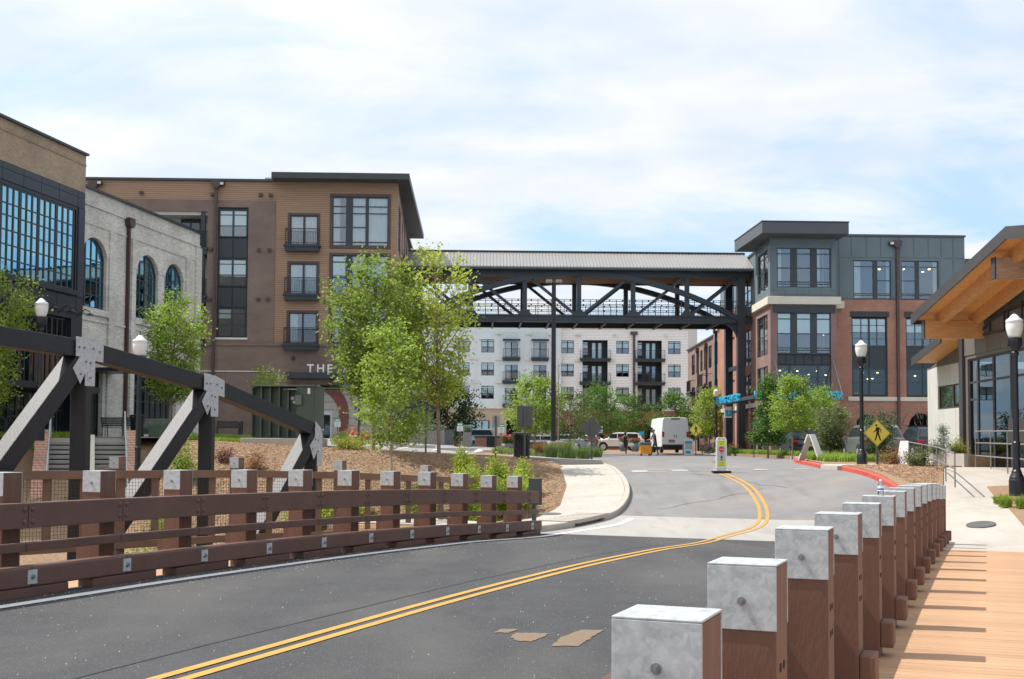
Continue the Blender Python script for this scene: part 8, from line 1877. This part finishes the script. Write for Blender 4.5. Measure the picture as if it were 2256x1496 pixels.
# ================================================================== PEOPLE
M['skin'] = mat('skin', (.38, .22, .15), .55, .08); M['skin_dk'] = mat('skin_dark', (.30, .17, .11), .55, .08); M['cl_black'] = mat('cloth_black', (.022, .022, .026), .8, .2, 8); M['cl_char'] = mat('cloth_charcoal', (.055, .05, .048), .85, .2, 8); M['cl_olive'] = mat('cloth_dark_green', (.045, .058, .05), .85, .2, 8); M['hair_grey'] = mat('hair_grey', (.10, .085, .075), .8, .2, 12); M['hair_dk'] = mat('hair_dark', (.02, .016, .014), .7, .2, 12)
def skin_body(name, joints, edges, radii, mats_fn, mats_, parent):
    me = bpy.data.meshes.new(name); me.from_pydata(joints, edges, []); o = bpy.data.objects.new(name, me); COL.objects.link(o)
    sk_ = o.modifiers.new('s', 'SKIN'); sk_.use_smooth_shade = True; ly = me.skin_vertices[0].data
    for i, r in enumerate(radii): ly[i].radius = (r, r) if not isinstance(r, tuple) else r
    for i in range(len(joints)): ly[i].use_root = (i == 0)
    sb_ = o.modifiers.new('d', 'SUBSURF'); sb_.levels = 2; sb_.render_levels = 2
    bpy.context.view_layer.update(); m2 = bpy.data.meshes.new_from_object(o.evaluated_get(bpy.context.evaluated_depsgraph_get())); bpy.data.objects.remove(o)
    m2.materials.clear()
    for m in mats_: m2.materials.append(m)
    for p in m2.polygons: p.material_index = mats_fn(p.center); p.use_smooth = True
    q = bpy.data.objects.new(name, m2); COL.objects.link(q); q.parent = parent; return q
def person(lab, px, Y, hf, rz, s, J, matfn, mats_, hairm, hair='short'):
    x, z = at_px(px, Y, hf); e = thing('person', lab, 'person', (x, Y, z), rz); names = list(J); idx = {n: i for i, n in enumerate(names)}
    jo = [tuple(c * s for c in J[n][0]) for n in names]; rad = [J[n][1] * s if not isinstance(J[n][1], tuple) else tuple(v * s for v in J[n][1]) for n in names]; ed = [(idx[n], idx[J[n][2]]) for n in names if J[n][2]]
    b = skin_body('body', jo, ed, rad, matfn, mats_, e)
    hd = Vector(J['head'][0]) * s
    face = MB(); 
    for sx in (-1, 1): face.lathe([(.0, -.012), (.014, 0), (.0, .012)], (hd.x + sx * .032 * s, hd.y - .088 * s, hd.z + .01 * s), 6, cap=False)
    face.build('eyes', M['black'], e); MB().beam(hd + Vector((0, -.085 * s, .01)), hd + Vector((0, -.112 * s, -.028)), .02, .02).build('nose', mats_[0], e); MB().box(hd.x - .025, hd.x + .025, hd.y - .095 * s, hd.y - .08 * s, hd.z - .058, hd.z - .05).build('mouth', M['tail'], e)
    for sx in (-1, 1): MB().box(hd.x + sx * .082 * s, hd.x + sx * .098 * s, hd.y - .015, hd.y + .02, hd.z - .03, hd.z + .03).build('ear', mats_[0], e, bevel=.005)
    hm = MB(); P_ = [(.02, .125), (.06, .112), (.088, .08), (.099, .035), (.098, -.01)] + ([(.07, -.10), (.05, -.16)] if hair == 'long' else [])
    hm.lathe([(r * s, zz * s) for r, zz in P_[::-1]], (hd.x, hd.y + .015 * s, hd.z), 14, cap=True); hm.build('hair', hairm, e, smooth=True)
    if hair == 'long': MB().tube([hd + Vector((0, .09, .03)), hd + Vector((0, .14, -.05)), hd + Vector((0, .13, -.20))], .03, 8).build('ponytail', hairm, e)
    return e
def hand(J, nm, wr, d, parent, r=.011):
    d = Vector(d).normalized(); sd_ = d.cross(Vector((0, 0, 1))); sd_ = sd_.normalized() if sd_.length > .1 else Vector((0, 1, 0)); w = Vector(wr); palm = w + d * .07; J[nm + '_palm'] = (tuple(palm), (.032, .022), parent)
    for k, (o_, L_) in enumerate(((-.028, .065), (-.010, .078), (.010, .073), (.028, .055))): 
        a = palm + sd_ * o_ + d * .02; b = a + d * L_ * .55 + Vector((0, 0, -.008)); c = b + d * L_ * .3 + Vector((0, 0, -.028)); J[f'{nm}_f{k}a'] = (tuple(b), r, nm + '_palm'); J[f'{nm}_f{k}b'] = (tuple(c), r * .8, f'{nm}_f{k}a')
    t_ = w + d * .04 + sd_ * .045 + Vector((0, 0, .01)); J[nm + '_th'] = (tuple(t_ + d * .03), r, parent)
# man pushing a cart: local -y is forward for the face; he faces -x after rotation
J = {'pelvis': ((0, .02, .98), (.135, .105), None), 'waist': ((0, .0, 1.12), (.130, .10), 'pelvis'), 'chest': ((0, -.06, 1.34), (.165, .115), 'waist'), 'neckb': ((0, -.08, 1.50), .075, 'chest'), 'neck': ((0, -.10, 1.56), .055, 'neckb'), 'head': ((0, -.12, 1.66), (.078, .090), 'neck'), 'top': ((0, -.12, 1.73), (.066, .074), 'head')}
for sx, nm in ((-1, 'l'), (1, 'r')):
    fw = -.22 if nm == 'l' else .20
    J[nm + 'sh'] = ((sx * .185, -.06, 1.43), .068, 'chest'); J[nm + 'el'] = ((sx * .24, -.18, 1.18), .048, nm + 'sh'); J[nm + 'wr'] = ((sx * .17, -.42, 1.06), .032, nm + 'el'); hand(J, nm, (sx * .17, -.42, 1.06), (0, -1, .1), nm + 'wr')
    J[nm + 'hip'] = ((sx * .095, .02, .90), .098, 'pelvis'); J[nm + 'kn'] = ((sx * .10, fw * .55 - .02, .50), .066, nm + 'hip'); J[nm + 'an'] = ((sx * .10, fw, .09), .046, nm + 'kn'); J[nm + 'to'] = ((sx * .11, fw - .16, .035), .038, nm + 'an')
mf = lambda c: 3 if c.z < .11 else 2 if c.z < .98 else 1 if (c.z < 1.50 and (abs(c.x) < .27 and c.y > -.22 and c.z > 1.14 or abs(c.x) < .2 and c.y > -.25)) else 0
man = person('man in dark shirt and trousers pushing the orange bagged cart', 1443, 80, R, radians(-80), 1.0, J, mf, [M['skin'], M['cl_char'], M['cl_olive'], M['cl_black']], M['hair_grey'])
# woman running away from the camera
J = {'pelvis': ((0, .02, .94), (.125, .10), None), 'waist': ((0, .0, 1.08), (.105, .085), 'pelvis'), 'chest': ((0, -.02, 1.28), (.135, .10), 'waist'), 'neckb': ((0, -.03, 1.42), .06, 'chest'), 'neck': ((0, -.04, 1.48), .045, 'neckb'), 'head': ((0, -.05, 1.57), (.074, .086), 'neck'), 'top': ((0, -.05, 1.64), (.062, .07), 'head')}
for sx, nm in ((-1, 'l'), (1, 'r')):
    fw = -.10 if nm == 'l' else .30
    J[nm + 'sh'] = ((sx * .155, -.02, 1.36), .055, 'chest'); J[nm + 'el'] = ((sx * .26, .06 * sx, 1.14), .040, nm + 'sh'); J[nm + 'wr'] = ((sx * .25, -.14, 1.0), .028, nm + 'el'); hand(J, nm, (sx * .25, -.14, 1.0), (0, -1, .0), nm + 'wr', .010)
    J[nm + 'hip'] = ((sx * .085, .02, .86), .092, 'pelvis'); kz_ = .47
    J[nm + 'kn'] = ((sx * .07, (-.10 if nm == 'l' else .05), kz_), .060, nm + 'hip'); J[nm + 'an'] = ((sx * .06, (-.04 if nm == 'l' else .38), .09 if nm == 'l' else .26), .040, nm + 'kn'); J[nm + 'to'] = ((sx * .06, (-.18 if nm == 'l' else .40), .035 if nm == 'l' else .13), .034, nm + 'an')
mf = lambda c: 1 if (c.z < .98 or (c.z < 1.34 and abs(c.x) < .155)) else 0
woman = person('woman with dark hair in black top and leggings jogging away past the white car', 1378, 89, R, radians(185), 1.0, J, mf, [M['skin_dk'], M['cl_black']], M['hair_dk'], 'long')
# cleaning cart
x, z = at_px(1422, 79.5, R); e = thing('janitor_cart', 'grey bin cart hung with an orange bag in front of the man', 'cart', (x, 79.5, z), .05); M['orange'] = mat('orange_bag', (.72, .30, .02), .6, .12, 6, bump=.5, bscale=9)
bm_ = MB()
for k, (w0, z0, w1, z1) in enumerate(((.34, .12, .38, .30), (.38, .30, .35, .33), (.35, .33, .39, .50), (.39, .50, .36, .53), (.36, .53, .40, .70))): bm_.hexa([(-w0, -.25, z0), (w0, -.25, z0), (w0, .25, z0), (-w0, .25, z0), (-w1, -.27, z1), (w1, -.27, z1), (w1, .27, z1), (-w1, .27, z1)])
bm_.build('bag', M['orange'], e, bevel=.03); MB().box(-.38, .38, -.24, .24, .70, .92).build('bin', mat('bin_grey', (.10, .11, .12), .6, .1), e, bevel=.04); MB().tube([(.38, -.2, .9), (.5, -.2, 1.02), (.5, .2, 1.02), (.38, .2, .9)], .015).build('handle', M['pole_grey'], e)
for sx in (-1, 1):
    for sy in (-1, 1): MB().cyl((sx * .28, sy * .2 - .02, .06), (sx * .28, sy * .2 + .02, .06), .06, n=12).build('caster', M['black'], e)
MB().lathe([(.03, 0), (.05, .05), (.05, .2), (.02, .27)], (-.46, -.2, .62), 10).build('spray_bottle', M['sky_blue'], e); MB().cyl((-.2, .1, .9), (-.24, .12, 1.4), .012, n=6).build('pole', M['pole_grey'], e); MB().box(-.42, -.10, .10, .13, 1.36, 1.62).build('pennant', M['sky_blue'], e, bevel=.04)
# extra flood of small things: delineator ball near wheel stops
x, z = at_px(1055, 50.0, PL); o = MB().lathe([(.18, 0), (.22, .05), (.15, .13), (.04, .17)], n=12).build('white_bag', M['white'], smooth=True); o.location = (x, 50.0, z + .03); tag(o, 'small white bag lying on the lot pavement between shrubs', 'bag')
